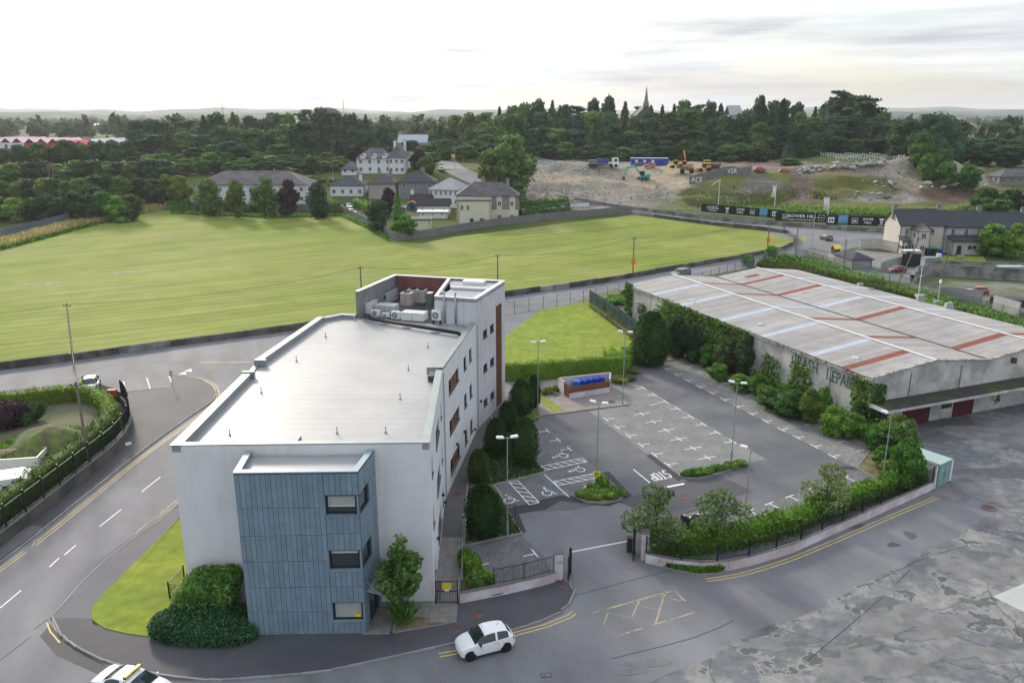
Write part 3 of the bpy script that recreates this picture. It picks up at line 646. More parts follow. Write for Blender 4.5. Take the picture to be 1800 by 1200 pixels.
# slab path (each slab its own piece) along the building, and the entrance court
SL = tag(thing('slab_path', None, None, world=True), kind='structure'); slab_n = [0]
slb = MB().box(-.292,-.292,0,.292,.292,.05); slab_me = slb.mesh('slab', slabm)
def slabs(poly, org, a, z):
    u = Vector((math.cos(a), math.sin(a))); v = Vector((-u.y, u.x)); o_ = Vector(org[:2])
    for i in range(-40, 90):
        for j in range(-20, 20):
            c = o_+u*(.6*i)+v*(.6*j)
            if inpoly(c.x, c.y, poly) and slab_n[0] < 296:
                slab_n[0] += 1; o = put('slab', slab_me, SL, (c.x, c.y, z+random.uniform(-.004,.004))); o.rotation_euler = (0,0,a)
pathp = [q.to_2d() for q in PP([(657,1060),(645,1112),(692,1112),(694,1088),(800,1093),(807,1062),(816,960),(818,900),(830,830),(858,770),(905,705),(895,690),(838,758),(784,880),(768,1062)])]
structure(MB().prism(pathp, -.02, .115).build('path_base', mat('path_bedding', (.11,.105,.10), .9, .1, 1)))
slabs(pathp, pathp[1], R(1), .085)
binp = [q.to_2d() for q in PP([(951,716),(1034,722),(1106,712),(1078,694),(1060,655),(975,672),(940,690)])]
structure(MB().prism([q.to_2d() for q in PP([(948,732),(1032,721),(1106,712),(1072,676),(1060,655),(955,672),(945,700)])], -.02, .11).build('bin_store_paving', mat('bin_paving', (.24,.215,.19), .85, .15, .7, speck=.08, bump=.2)))
structure(MB().sheet(PP([(953,694),(992,723),(975,726),(950,707)]), .125).build('grass_strip', lawn))
for k in range(9):                                                     # joints of the bin store paving
    a = P(958+k*16, 700); structure(MB().sheet([(a.x-.01,a.y-4.0),(a.x+.02,a.y-4.0),(a.x+.02+1.2,a.y+2),(a.x-.01+1.2,a.y+2)], .118).build('paving_joint', seam)) if False else None

# ================================================================== office building
FLc, FRc, Jc, TCc, TRc, TLc = [Vector(q) for q in ((-21.7,46.9,0),(-5.3,47.3,0),(-5.75,62.3,0),(-3.65,77.9,0),(-.8,87.1,0),(-13.6,90.6,0))]
ZR = 11.7
B_ = thing('office_building', 'white three storey office block with flat grey roof and blue clad corner bay', 'building', (-12, 62, 0), world=True)
render_b = mat('office_render', (.67,.67,.675), .9, .05, .5, streak=.22, bump=.15, bscale=14)
render_t = mat('tower_render', (.56,.55,.585), .9, .08, .5, streak=.5, bump=.15, bscale=14)
coping_m = mat('zinc_coping', (.27,.31,.31), .38, .10, 1, metal=.45)
membr = mat('roof_membrane', (.275,.28,.287), .42, .07, .35, spec=.5, rnd=.01, col2=(.315,.318,.322), mscale=.2)
zinc = mat('blue_zinc', (.165,.235,.285), .45, .12, 1.5, spec=.45, rnd=.10)
win_frame = mat('dark_window_frame', (.018,.02,.022), .4, 0, spec=.4)
blind = mat('window_blind', (.33,.37,.34), .6, .05, 2, spec=.4)
def facade(A, B, z0, z1, ops, m, parent, name='wall', rev=.18, side=-1):
    """shell from A to B with openings (s0,s1,za,zb); outside is to the right of A->B when side=-1"""
    A = Vector(A[:2]); B = Vector(B[:2]); d = (B-A); ln = d.length; d /= ln; n = Vector((d.y, -d.x))*(1 if side < 0 else -1)
    pt = lambda s_, dp, z: (A.x+d.x*s_-n.x*dp, A.y+d.y*s_-n.y*dp, z)
    ss = sorted({0.0, ln, *[o[0] for o in ops], *[o[1] for o in ops]}); zs_ = sorted({z0, z1, *[o[2] for o in ops], *[o[3] for o in ops]}); mb = MB()
    for a, b in zip(ss, ss[1:]):
        for c, e in zip(zs_, zs_[1:]):
            mid = ((a+b)/2, (c+e)/2)
            if any(o[0] < mid[0] < o[1] and o[2] < mid[1] < o[3] for o in ops): continue
            mb.quad(pt(a,0,c), pt(b,0,c), pt(b,0,e), pt(a,0,e))
    for o in ops:
        a, b, c, e = o[:4]
        for q in ((pt(a,0,c),pt(b,0,c),pt(b,rev,c),pt(a,rev,c)), (pt(a,rev,e),pt(b,rev,e),pt(b,0,e),pt(a,0,e)), (pt(a,0,c),pt(a,rev,c),pt(a,rev,e),pt(a,0,e)), (pt(b,rev,c),pt(b,0,c),pt(b,0,e),pt(b,rev,e))): mb.quad(*q)
    return mb.build(name, m, parent), pt
def window(parent, pt, o, frame=None, fw=.06, mull=(), trans=(), rev=.15, pane=None, sillm=None, sill=.06, name='window', panels=()):
    a, b, c, e = o[:4]; f = MB()
    def bar(s0, s1, z0, z1, d0=rev-.05, d1=rev+.03):
        vs = [pt(s, dp, z) for z in (z0, z1) for s, dp in ((s0,d0),(s1,d0),(s1,d1),(s0,d1))]
        f.add(vs, [(0,3,2,1),(4,5,6,7),(0,1,5,4),(1,2,6,5),(2,3,7,6),(3,0,4,7)])
    bar(a, b, c, c+fw); bar(a, b, e-fw, e); bar(a, a+fw, c+fw, e-fw); bar(b-fw, b, c+fw, e-fw)
    for t_ in mull: s_ = a+(b-a)*t_; bar(s_-fw/2, s_+fw/2, c+fw, e-fw)
    for t_ in trans: z_ = c+(e-c)*t_; bar(a+fw, b-fw, z_-fw/2, z_+fw/2, rev-.045)
    w_ = f.build(name, frame or win_frame, parent)
    MB().quad(pt(a+fw*.6,rev+.01,c+fw*.6), pt(b-fw*.6,rev+.01,c+fw*.6), pt(b-fw*.6,rev+.01,e-fw*.6), pt(a+fw*.6,rev+.01,e-fw*.6)).build('pane', pane or glass, w_)
    for t0, t1 in panels:
        MB().quad(pt(a+(b-a)*t0,rev-.06,c+fw), pt(a+(b-a)*t1,rev-.06,c+fw), pt(a+(b-a)*t1,rev-.06,e-fw), pt(a+(b-a)*t0,rev-.06,e-fw)).build('timber_panel', wood, w_)
    if sillm:
        f = MB(); vs = [pt(s, dp, z) for z in (c-sill, c+.004) for s, dp in ((a-.05,-.07),(b+.05,-.07),(b+.05,rev-.06),(a-.05,rev-.06))]
        f.add(vs, [(0,3,2,1),(4,5,6,7),(0,1,5,4),(1,2,6,5),(2,3,7,6),(3,0,4,7)]); f.build('sill', sillm, w_)
    return w_
FZ = [(8.65,9.95),(4.9,6.25),(1.1,2.55)]
sillm = mat('grey_sill', (.11,.115,.12), .6, .05)
# front and left walls
facade(FLc, FRc, 0, ZR, [], render_b, B_)
ops1 = []
for z0, z1 in FZ: ops1 += [(1.2,2.3,z0,z1),(5.7,9.6,z0,z1),(11.6,12.7,z0,z1)]
_, pt1 = facade(FRc, Jc, 0, ZR, ops1, render_b, B_)
for o in ops1: window(B_, pt1, o, mull=(.5,) if o[1]-o[0] > 2 else (), trans=(.55,), sillm=sillm, panels=((.25,.5),) if o[1]-o[0] > 2 else ())
ops2 = []
for z0, z1 in FZ: ops2 += [(2.4,6.75,z0,z1),(9.05,10.4,z0,z1),(11.85,13.2,z0,z1)]
_, pt2 = facade(Jc, TCc, 0, ZR, ops2, render_b, B_)
for o in ops2: window(B_, pt2, o, mull=(.25,.75) if o[1]-o[0] > 2 else (), trans=(.6,), sillm=sillm, panels=((.27,.55),(.57,.74)) if o[1]-o[0] > 2 else ())
ops3 = []
for z0, z1 in ((9.4,10.25),(5.65,6.5),(1.8,2.6)): ops3 += [(2.15,3.45,z0,z1),(4.4,5.7,z0,z1)]
_, pt3 = facade(TCc, TRc, 0, 14.1, ops3+[(6.38,8.5,.15,11.9)], render_t, B_)
for o in ops3: window(B_, pt3, o, mull=(.5,), sillm=sillm, rev=.12)
cl = MB(); dark_pl = MB().quad(pt3(6.38,.17,.15), pt3(8.5,.17,.15), pt3(8.5,.17,11.9), pt3(6.38,.17,11.9)); dark_pl.build('louvre_backing', mat('louvre_backing', (.05,.03,.02), .8, .2), B_)
for i in range(58):
    z_ = .2+i*.2; c = MB(); vs = [pt3(s, dp, z) for z, sh in ((z_,0),(z_+.13,0)) for s, dp in ((6.42,.02),(8.46,.02),(8.46,.07),(6.42,.07))]
    c.add(vs, [(0,3,2,1),(4,5,6,7),(0,1,5,4),(1,2,6,5),(2,3,7,6),(3,0,4,7)]).build('louvre_slat', wood, B_)
facade(TRc, TLc, 0, 14.1, [], render_t, B_); facade(TLc, Vector((-16.4,81.6)), 0, 14.1, [], render_t, B_)
left_pts = [(-16.4,81.6),(-18.1,82.0),(-19.3,80.8),(-20.1,80.1),(-22.0,64.9),(-21.8,61.4),(-21.7,46.9)]
for a, b in zip(left_pts, left_pts[1:]): facade(a, b, 0, ZR if a != (-22.0,64.9) else ZR-.75, [], render_b, B_)
# roof membrane in strips
inner = [(-21.4,47.25),(-5.65,47.6),(-6.1,62.3),(-4.1,77.7),(-8.0,79.1),(-16.2,81.4),(-18.0,81.6),(-19.8,79.9),(-21.65,65),(-21.5,61.4)]
def xr(y):
    xs = []
    for i in range(len(inner)):
        (x1,y1),(x2,y2) = inner[i-1], inner[i]
        if (y1 <= y) != (y2 <= y): xs.append(x1+(x2-x1)*(y-y1)/(y2-y1))
    return (min(xs), max(xs)) if len(xs) >= 2 else None
ZM = 11.28
y = 47.62
MB().prism(inner, ZM-.3, ZM-.02).build('roof_deck', membr, B_)
i = 0
while y < 81.4:
    y1 = min(y+1.0, 81.45); a = xr(y); b = xr(y1-.005)
    if a and b:
        e = 0; m_ = MB(); m_.add([(a[0],y,ZM+.003),(a[1],y,ZM+.003),(b[1],y1+.05,ZM),(b[0],y1+.05,ZM),(a[0],y,ZM-.015),(a[1],y,ZM-.015)], [(0,1,2,3),(4,5,1,0)]); m_.build('roofing_strip', membr, B_)
    y += 1.0; i += 1
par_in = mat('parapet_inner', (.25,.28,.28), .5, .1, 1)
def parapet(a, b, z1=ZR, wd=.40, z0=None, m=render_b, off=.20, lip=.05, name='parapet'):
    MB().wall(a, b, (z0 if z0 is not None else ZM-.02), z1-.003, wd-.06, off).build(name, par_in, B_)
    a = Vector(a[:2]); b = Vector(b[:2]); e_ = (b-a).normalized()*.05
    cz_[0] += 1
    MB().wall(a-e_, b+e_, z1, z1+.07+.0025*cz_[0], wd+lip, off).build('coping', coping_m, B_)
cz_ = [0]
parapet(FLc, FRc); parapet(FRc, Jc, wd=.5, off=.25); parapet(Jc+Vector((0,.5,0)), TCc-Vector((.05,.3,0)), z1=ZR+.02, wd=.5, off=.25)
MB().wall(Jc+Vector((-1.3,.45,0)), Jc+Vector((.1,.45,0)), ZR+.13, ZR+.20, .35).build('coping', coping_m, B_)
MB().wall(Jc+Vector((-1.3,.45,0)), Jc+Vector((-.25,.45,0)), ZM-.02, ZR+.12, .30).build('parapet', par_in, B_)
MB().cbox((Jc.x-.75, Jc.y-1.0, ZM+.25), (.5,1.3,.5)).build('rainwater_hopper', mat('dark_lead', (.06,.065,.07), .5, .1), B_)
for a, b, hz in [((-21.8,61.4),(-21.7,46.9),0.0),((-20.1,80.1),(-22.0,64.9),0.012),((-18.1,82.0),(-20.1,80.1),-.10),((-16.4,81.6),(-18.1,82.0),-.10)]: parapet(a, b, z1=ZR+hz, wd=.62, off=.31)
parapet((-22.0,64.85),(-21.8,61.45), z1=ZR-.38, wd=.35, off=.18)
for yy in (61.6, 64.8): MB().cbox((-21.45, yy, ZR-.1), (1.0,.35,.56)).build('parapet_return', coping_m, B_)
# roof anchor posts and the front gutter box
zr_ = lambda x, y: P(280+x/2.903, 460+y/2.903, ZM)
for px, py in [(360,885),(907,875),(1155,872),(521,670),(1229,700),(1271,553),(1371,437),(700,508),(849,385),(997,303)]:
    q = zr_(px, py); m_ = MB(); m_.tube((q.x,q.y,ZM), (q.x,q.y,ZM+.10), .10, .08, 10).tube((q.x,q.y,ZM+.1), (q.x,q.y,ZM+.42), .035, n=8).tube((q.x,q.y,ZM+.42), (q.x,q.y,ZM+.47), .07, n=8); m_.build('roof_anchor', galv, B_, True)
MB().box(-14.2, 47.62, ZM+.02, -14.05, 49.3, ZM+.16).build('roof_upstand', coping_m, B_)
# ---- plant enclosure and lift tower roof
ZU = 14.1
out = [Vector(q) for q in ((-16.4,81.6),(-13.6,90.6),(-.8,87.1),(-3.65,77.9),(-7.9,79.2))]
dark_scr = mat('stained_screen', (.20,.20,.20), .85, .2, .8, streak=.6); red_scr = mat('rusty_red_screen', (.17,.065,.055), .8, .25, .8, streak=.3)
MB().wall(out[0], out[1], ZM, ZU, .28, -.17).build('screen_wall', dark_scr, B_)
cpt = mat('white_coping', (.66,.67,.68), .5, .08, 1)
MB().wall(out[1], out[1].lerp(out[2], .02), ZM, ZU, .28, -.17).build('screen_wall', dark_scr, B_)
bk = [out[1].lerp(out[2], t_) for t_ in (0, .49, 1)]
MB().wall(bk[0], bk[1], ZM, ZU-.002, .28, -.17).build('screen_wall', red_scr, B_)
for a, b in ((out[0], out[1]), (out[1], out[2]), (out[2], out[3])): MB().wall(a, b, ZU, ZU+.08+.003*abs(a.x%1), .46, -.17).build('coping', cpt, B_)
ld = (out[3]-out[4]).normalized()
lift = [out[4], out[3]]
dv = (out[2]-out[3]).normalized()
L0, L1 = out[4], out[3]; L2 = out[3]+dv*9.4; L3 = out[1].lerp(out[2], .50); Lm0 = L0+dv*4.6; Lm1 = L1+dv*4.9
ld_m = mat('lift_room_render', (.58,.575,.59), .9, .06, .5, streak=.4)
facade(L0, L1, ZM-.02, ZU, [], ld_m, B_); facade(L3, L0, ZM-.02, ZU, [], ld_m, B_)
MB().prism([L0, L1, Lm1, Lm0], ZU-.35, ZU-.18).build('lift_roof', membr, B_); MB().prism([Lm0, Lm1, L2, L3], ZU-.35, ZU-.16).build('lift_roof', membr, B_)
for a, b, z_ in ((L0,L1,.0),(L3,L0,.004),(Lm0,Lm1,.002)): MB().wall(a, b, ZU-.3, ZU+z_, .28, .14).build('parapet', ld_m, B_); MB().wall(a, b, ZU+.006+z_, ZU+.085+z_, .34, .14).build('coping', cpt, B_)
q = P(875,203+300,ZU) if False else D(760+73,492,86.2); MB().cbox((q.x, 86.6, ZU-.02), (2.4,1.2,.38), R(-12)).build('smoke_vent', white_paint, B_)
for px in (783.5, 803):                                                # two flues up the lift room front
    a = P(px, 565, ZM); a.y = 78.0+(-3.65-a.x)*.31-.25; m_ = MB(); m_.tube((a.x,a.y,ZM),(a.x,a.y,ZM+.08),.2,.2,10).tube((a.x,a.y,ZM+.2),(a.x,a.y,ZU+.55),.10,n=10).tube((a.x,a.y,ZU+.55),(a.x,a.y,ZU+.62),.17,n=10); m_.build('flue', galv, B_, True)
# downpipes at the wall joints
for q, o_ in ((Jc, .12), (TCc, .14)): MB().tube((q.x+o_, q.y-.15, 0), (q.x+o_, q.y-.15, ZR-.2), .05, n=8).build('downpipe', galv, B_)
# wall lights
for s_, z_ in ((8.4,2.9),(4.9,3.1),(13.9,.9)): q = pt2(s_, -.12, z_); MB().ell(q, (.12,.12,.16), 8, 6).build('wall_light', black, B_)
q = pt3(1.0, -.12, 2.95); MB().ell(q, (.12,.12,.16), 8, 6).build('wall_light', black, B_)
for s_, z_ in ((4.0,2.6),(10.6,2.7),(13.0,.8)): q = pt1(s_, -.12, z_); MB().ell(q, (.12,.12,.16), 8, 6).build('wall_light', black, B_)
# ---- blue clad bay
b0, b1, b2, b3 = Vector((-16.7,43.7)), Vector((-9.3,43.9)), Vector((-8.85,47.2)), Vector((-16.95,46.85))
ZB = 11.3; rows = [0.06,1.72,3.5,5.33,7.12,8.98,11.2]; WZ = [(8.47,9.75),(4.7,6.03),(1.02,2.3)]
wops = [(5.36,7.24,z0,z1) for z0, z1 in WZ]
back = mat('cladding_backing', (.05,.09,.125), .6, 0)
_, ptb = facade(b0, b1, 0, ZB-.05, wops, back, B_, rev=.3)
sops = [(.2,1.7,z0,z1) for z0, z1 in WZ[:2]]+[(.9,2.6,.1,2.3)]
_, pts_ = facade(b1, b2, 0, ZB-.05, sops, back, B_, rev=.25); facade(b3, b0, 0, ZB-.05, [], zinc, B_)
pan_cache = {}
def panel(pt, s0, s1, z0, z1, th=.03, gap=.012):
    vs = [pt(s, dp, z) for z in (z0+gap, z1-gap) for s, dp in ((s0+gap,-th),(s1-gap,-th),(s1-gap,0.005),(s0+gap,0.005))]
    MB().add(vs, [(0,3,2,1),(4,5,6,7),(0,1,5,4),(1,2,6,5),(2,3,7,6),(3,0,4,7)]).build('cladding_panel', zinc, B_)
nL = 17; wL = 5.30/nL
for r_ in range(6):
    for i in range(nL): panel(ptb, i*wL, (i+1)*wL, rows[r_], rows[r_+1], .03+.004*((i+r_)%2))
zone = [(0.06,1.0),(2.34,3.5),(3.5,4.68),(6.06,7.2),(7.2,8.44),(9.8,11.2)]
for z0, z1 in zone:
    for i in range(6): panel(ptb, 5.32+i*.345, 5.32+(i+1)*.345, z0, z1, .03+.004*(i%2))
for z0, z1 in WZ: panel(ptb, 5.30, 5.36, z0, z1, .04, .003); panel(ptb, 7.25, 7.39, z0, z1, .03, .003)
for z0, z1 in zone+[(z_[0]-.02, z_[1]+.02) for z_ in WZ]:
    for i in range(9):
        s0, s1 = i*.37, (i+1)*.37
        if any(s1 > o[0]-.02 and s0 < o[1]+.02 and z1 > o[2]+.05 and z0 < o[3]-.05 for o in sops): continue
        panel(pts_, s0, min(s1, 3.3), z0, z1, .03+.004*(i%2))
for k, (o, bl) in enumerate(zip(wops, (.35,.78,.0))):
    w_ = window(B_, ptb, o, fw=.10, rev=.2, pane=glass, name='window')
    a, b, c, e = o; zb_ = c+(e-c)*(.10 if k == 2 else .38 if k == 0 else .80)
    MB().quad(ptb(a+.12,.195,zb_), ptb(b-.12,.195,zb_), ptb(b-.12,.195,e-.12), ptb(a+.12,.195,e-.12)).build('blind', blind, w_)
    if k < 2: MB().quad(ptb(a+.14,.19,zb_-.02), ptb(b-.14,.19,zb_-.02), ptb(b-.14,.19,zb_+.03), ptb(a+.14,.19,zb_+.03)).build('blind_rail', white_paint, w_)
    vs = [ptb(s, dp, z) for z in (c-.07, c+.005) for s, dp in ((a-.08,-.08),(b+.14,-.08),(b+.14,.12),(a-.08,.12))]; MB().add(vs, [(0,3,2,1),(4,5,6,7),(0,1,5,4),(1,2,6,5),(2,3,7,6),(3,0,4,7)]).build('sill', zinc, w_)
    MB().quad(ptb(b-.11,.17,c), ptb(b-.02,.17,c), ptb(b-.02,.17,e), ptb(b-.11,.17,e)).build('frame_strip', win_frame, w_)
sy = mat('yellow_notice', (.75,.58,.05), .5, 0); MB().quad(ptb(6.72,.18,1.15), ptb(7.02,.18,1.15), ptb(7.02,.18,1.55), ptb(6.72,.18,1.55)).build('window_notice', sy, B_)
MB().quad(ptb(6.76,.178,1.40), ptb(6.98,.178,1.40), ptb(6.98,.178,1.50), ptb(6.76,.178,1.50)).build('notice_band', mat('notice_red', (.5,.12,.04), .5, 0), B_)
for o in sops: window(B_, pts_, o, fw=.07, rev=.12, pane=glass)
MB().prism([b0+Vector((.3,.3)), b1+Vector((-.3,.3)), b2+Vector((-.3,-.05)), b3+Vector((.3,0))], ZB-.45, ZB-.32).build('bay_roof', membr, B_)
bc = mat('blue_zinc_coping', (.26,.33,.38), .4, .06, 1, metal=.2)
for a, b, wd in ((b0,b1,.42),(b1,b2,.36),(b3,b0,.36)): MB().wall(a, b, ZB-.42, ZB-.004, wd-.04, wd/2-.01).build('parapet', zinc, B_); MB().wall(a, b, ZB+.002*wd, ZB+.06+.002*wd, wd+.04, wd/2-.01).build('coping', bc, B_)
MB().quad(ptb(0,-.036,-.0), ptb(7.42,-.036,0), ptb(7.42,-.036,.05), ptb(0,-.036,.05)).build('base_trim', bc, B_)
# glass canopy over the entrance, on the side of the bay
cg = mat('canopy_glass', (.30,.40,.38), .08, 0, spec=.5, alpha=.55)
for i in range(4):
    s0, s1 = .35+i*.72, .35+(i+1)*.72-.04
    MB().add([pts_(s0,-.1,2.95),pts_(s1,-.1,2.95),pts_(s1,-1.25,2.72),pts_(s0,-1.25,2.72),pts_(s0,-.1,2.98),pts_(s1,-.1,2.98),pts_(s1,-1.25,2.75),pts_(s0,-1.25,2.75)], [(0,1,2,3),(7,6,5,4),(0,4,5,1),(1,5,6,2),(2,6,7,3),(3,7,4,0)]).build('canopy_pane', cg, B_)
for i in range(5):
    s_ = .33+i*.72; m_ = MB(); m_.tube(pts_(s_,-.05,2.92), pts_(s_,-1.28,2.68), .025, n=6).tube(pts_(s_,-.05,3.6), pts_(s_,-.85,2.80), .018, n=6); m_.build('canopy_arm', galv, B_)
m_ = MB(); m_.tube(pts_(.3,-1.27,2.68), pts_(3.25,-1.27,2.68), .03, n=6); m_.build('canopy_rail', galv, B_)
# floodlight and vent on the front wall
q = Vector((-8.1,47.08,3.9)); MB().cbox((q.x+.1,q.y-.15,q.z), (.35,.25,.2)).build('floodlight', white_paint, B_)
for x_, z_ in ((-6.9,2.6),(-9.0+1.0,2.1)): MB().ell((x_, 47.17, z_), (.09,.09,.09), 8, 6).build('wall_cap', dark, B_)

# ---- roof plant: each unit a thing
ZP = ZM+.02
def zq(x, y, z=ZP): return P(600+x/3.75, 440+y/3.75, z)
ac_body = mat('ac_casing', (.68,.68,.66), .5, .05, 2); ac_grey = mat('plant_casing_grey', (.42,.46,.47), .5, .10, 1.5); ac_beige = mat('plant_casing_beige', (.42,.38,.33), .6, .1, 1.5); grill = mat('fan_grille', (.22,.22,.22), .5, 0)
def ac(px, py, wd, dp, h, label, legs=.12, fans=1, m=None, rz=R(-14), top=False):
    c = zq(px, py); t = thing('air_conditioner', label, 'air conditioner', (c.x, c.y+dp/2, ZP), rz)
    MB().box(-wd/2,-dp/2,legs,wd/2,dp/2,legs+h).build('casing', m or ac_body, t)
    for s_ in (-1, 1): MB().box(s_*wd*.38-.04,-dp/2,0,s_*wd*.38+.04,dp/2,legs-.004).build('foot', dark, t)
    for k in range(fans):
        r_ = min(h*.40, wd/fans*.36); x_ = (-wd/2+wd*(k+.5)/fans)*(.85 if fans == 1 else 1) - (wd*.1 if fans == 1 else 0)
        if top: MB().tube((x_,0,legs+h), (x_,0,legs+h+.06), r_, n=16).build('fan', grill, t)
        else: MB().tube((x_,-dp/2-.03,legs+h/2), (x_,-dp/2,legs+h/2), r_, n=16).build('fan', grill, t)
        if not top: MB().tube((x_,-dp/2-.04,legs+h/2), (x_,-dp/2-.03,legs+h/2), r_*.25, n=8).build('fan_hub', ac_body, t)
    return t
ac(227,440,.95,.35,.62, 'small white air conditioner, leftmost of the three behind the black pipe')
ac(293,447,.80,.32,.40, 'lowest white air conditioner, middle of the three behind the black pipe')
ac(361,460,.95,.38,.78, 'larger white air conditioner, rightmost of the three behind the black pipe')
t = ac(636,470,.98,.36,.95, 'white air conditioner against the lift room wall beside the flues', legs=.45)
t.location.y = 78.45+(-3.65-t.location.x)*.31-.75
def crate(px, py, wd, dp, h, m, name, label, cat, rz=R(-14), lid=True, z=0, n=0):
    c = zq(px, py); t = thing(name, label, cat, (c.x, c.y+dp/2, ZP+z), rz)
    MB().box(-wd/2,-dp/2,.08,wd/2,dp/2,h).build('casing', m, t)
    MB().box(-wd/2+.05,-dp/2+.05,0,wd/2-.05,dp/2-.05,.076).build('plinth', dark, t)
    if lid: MB().box(-wd/2-.05,-dp/2-.05,h+.003,wd/2+.05,dp/2+.05,h+.06).build('lid', mat('plant_lid', (.52,.53,.53), .5, .1, 1), t)
    for k in range(n): x_ = -wd/2+wd*(k+1)/(n+1); MB().box(x_-.012,-dp/2-.012,.12,x_+.012,-dp/2,h-.05).build('seam', dark, t)
    return t
crate(478,470,2.45,1.3,.85, ac_body, 'plant_box', 'wide white plant box with sloping lid in front of the lift room', 'plant box', n=1)
crate(168,424,1.25,2.2,1.15, ac_body, 'plant_box', 'white plant box in the left corner of the roof enclosure', 'plant box')
crate(298,425,2.2,1.4,1.0, ac_grey, 'plant_box', 'galvanised plant box with pipe holes behind the small air conditioners', 'plant box', n=3, lid=False)
t = crate(300,360,1.7,5.4,1.5, ac_grey, 'air_handling_unit', 'long dark topped air handling unit against the grey screen wall', 'air handling unit', R(-16), lid=False, n=2)
MB().box(-.86,-2.72,1.504,.86,2.72,1.56).build('top', mat('dark_plant_top', (.11,.115,.12), .6, .2, 1), t)
for k in range(2): MB().tube((-.4+k*.8,-2.74,.9), (-.4+k*.8,-2.70,.9), .32, n=14).build('fan', dark, t)
for (px, py, wd, lb) in ((430,372,1.15,'single beige condenser in front of the beige bank'),(500,350,2.1,'wide beige condenser bank standing before the rusty red screen')):
    t = crate(px, py, wd, 1.1, 1.45, ac_beige, 'condenser', lb, 'condenser', n=2 if wd > 1.5 else 1)
    for k in range(2 if wd > 1.5 else 1): x_ = (-.5+k) if wd > 1.5 else 0; MB().tube((x_,0,1.52), (x_,0,1.58), .38, n=14).build('fan', dark, t)
crate(545,330,1.2,.8,1.25, ac_beige, 'condenser', 'beige condenser furthest right near the lift room', 'condenser')
crate(585,385,.5,.8,1.7, mat('green_grey_case', (.09,.13,.13), .5, .1), 'condenser', 'tall dark green condenser beside the lift room corner', 'condenser')
t = thing('roof_duct', 'thick black insulated pipe crossing the back of the flat roof on feet', 'pipe', zq(160,440), world=True)
pth = [zq(165,425,ZP+.35), zq(170,440,ZP+.35), zq(200,452,ZP+.35), zq(770,545,ZP+.35), zq(782,556,ZP+.12)]
m_ = MB()
for a, b in zip(pth, pth[1:]): m_.tube(a, b, .17, n=10)
for q in pth[1:-1]: m_.ell(q, (.17,.17,.17), 8, 6)
m_.build('pipe', mat('pipe_lagging', (.018,.02,.022), .7, .1), t, True)
for f in (.15,.42,.75): q = pth[2].lerp(pth[3], f); MB().box(q.x-.45,q.y-.08,ZP,q.x+.45,q.y+.08,ZP+.09).box(q.x-.04,q.y-.06,ZP+.09,q.x+.04,q.y+.06,ZP+.2).build('support_foot', galv, t)
# ================================================================== vegetation
def leaf_verts(pts, size, r, up=0.0, asp=.7):
    n = len(pts); a = r.normal(size=(n,3)); a /= np.linalg.norm(a, axis=1)[:,None]; b = r.normal(size=(n,3)); b[:,2] += up; b = np.cross(a, b); b /= (np.linalg.norm(b, axis=1)[:,None]+1e-9)
    s = (size*(.6+.8*r.random(n)))[:,None]; a = a*s; b = b*s*asp
    return np.stack([pts-a, pts-b*.9+a*.1, pts+a, pts+b], 1).reshape(-1,3)
def np_mesh(name, v, nq, m, extra=None):
    """quads of four own vertices each, plus an optional MB of solid faces"""
    me = bpy.data.meshes.new(name); k = len(v); ev = np.array(extra.v, dtype=np.float32) if extra and extra.v else np.zeros((0,3)); ef = extra.f if extra else []
    av = np.vstack([v, ev]).astype(np.float32); me.vertices.add(len(av)); me.vertices.foreach_set('co', av.ravel())
    loops = list(range(4*nq)); starts = list(range(0, 4*nq, 4)); tot = 4*nq
    for f in ef: starts.append(tot); loops += [i+k for i in f]; tot += len(f)
    me.loops.add(tot); me.loops.foreach_set('vertex_index', loops); me.polygons.add(len(starts)); me.polygons.foreach_set('loop_start', starts)
    me.update(calc_edges=True); me.validate(); me.materials.append(m); return me
def lobes_pts(lobes, n, r, shell=.82, flat=1.0):
    L_ = np.array(lobes); vol = (L_[:,3]*L_[:,4]+L_[:,4]*L_[:,5]); idx = r.choice(len(L_), n, p=vol/vol.sum()); d = r.normal(size=(n,3)); d /= np.linalg.norm(d, axis=1)[:,None]
    rad = (shell+(1.12-shell)*r.random(n)); p = L_[idx,:3]+d*L_[idx,3:]*rad[:,None]
    keep = np.ones(n, bool)
    for q in L_:
        e = ((p-q[:3])/q[3:]); keep &= ((e**2).sum(1) > .55)
    return p[keep]
def mk(name, col, leaf=.35, var=.25): return mat(name, col, .75, var, .35, leaf=leaf, spec=.15)
F_DARK = mk('foliage_dark', (0.051,0.103,0.041)); F_CONI = mk('foliage_conifer', (0.045,0.101,0.053)); F_MID = mk('foliage_mid', (0.084,0.169,0.045)); F_LIGHT = mk('foliage_light', (0.114,0.194,0.043)); F_OLIVE = mk('foliage_olive', (0.115,0.146,0.045))
F_YEL = mk('foliage_yellow_green', (0.140,0.196,0.033)); F_PURP = mk('foliage_purple', (0.045,0.026,0.032)); F_YEW = mk('foliage_yew', (0.040,0.094,0.024), .5); F_HEDGE = mk('foliage_hedge', (0.132,0.254,0.026), .4); F_LAUREL = mk('foliage_laurel', (0.113,0.254,0.039), .45); F_SHRUB = mk('foliage_shrub', (0.149,0.281,0.049), .45); F_IVY = mk('foliage_ivy', (0.091,0.195,0.034), .45); F_BIRCH = mk('foliage_birch', (0.136,0.216,0.073), .4); F_DRY = mk('dry_grass', (0.378,0.359,0.135), .3); F_FATSIA = mk('foliage_rosette', (0.086,0.223,0.046), .4); F_COV = mk('foliage_cover', (0.052,0.131,0.042), .5)
bark = mat('bark', (.075,.06,.048), .9, .3, 2, bump=.4, bscale=10); bark_pale = mat('pale_bark', (.24,.225,.20), .9, .25, 3)
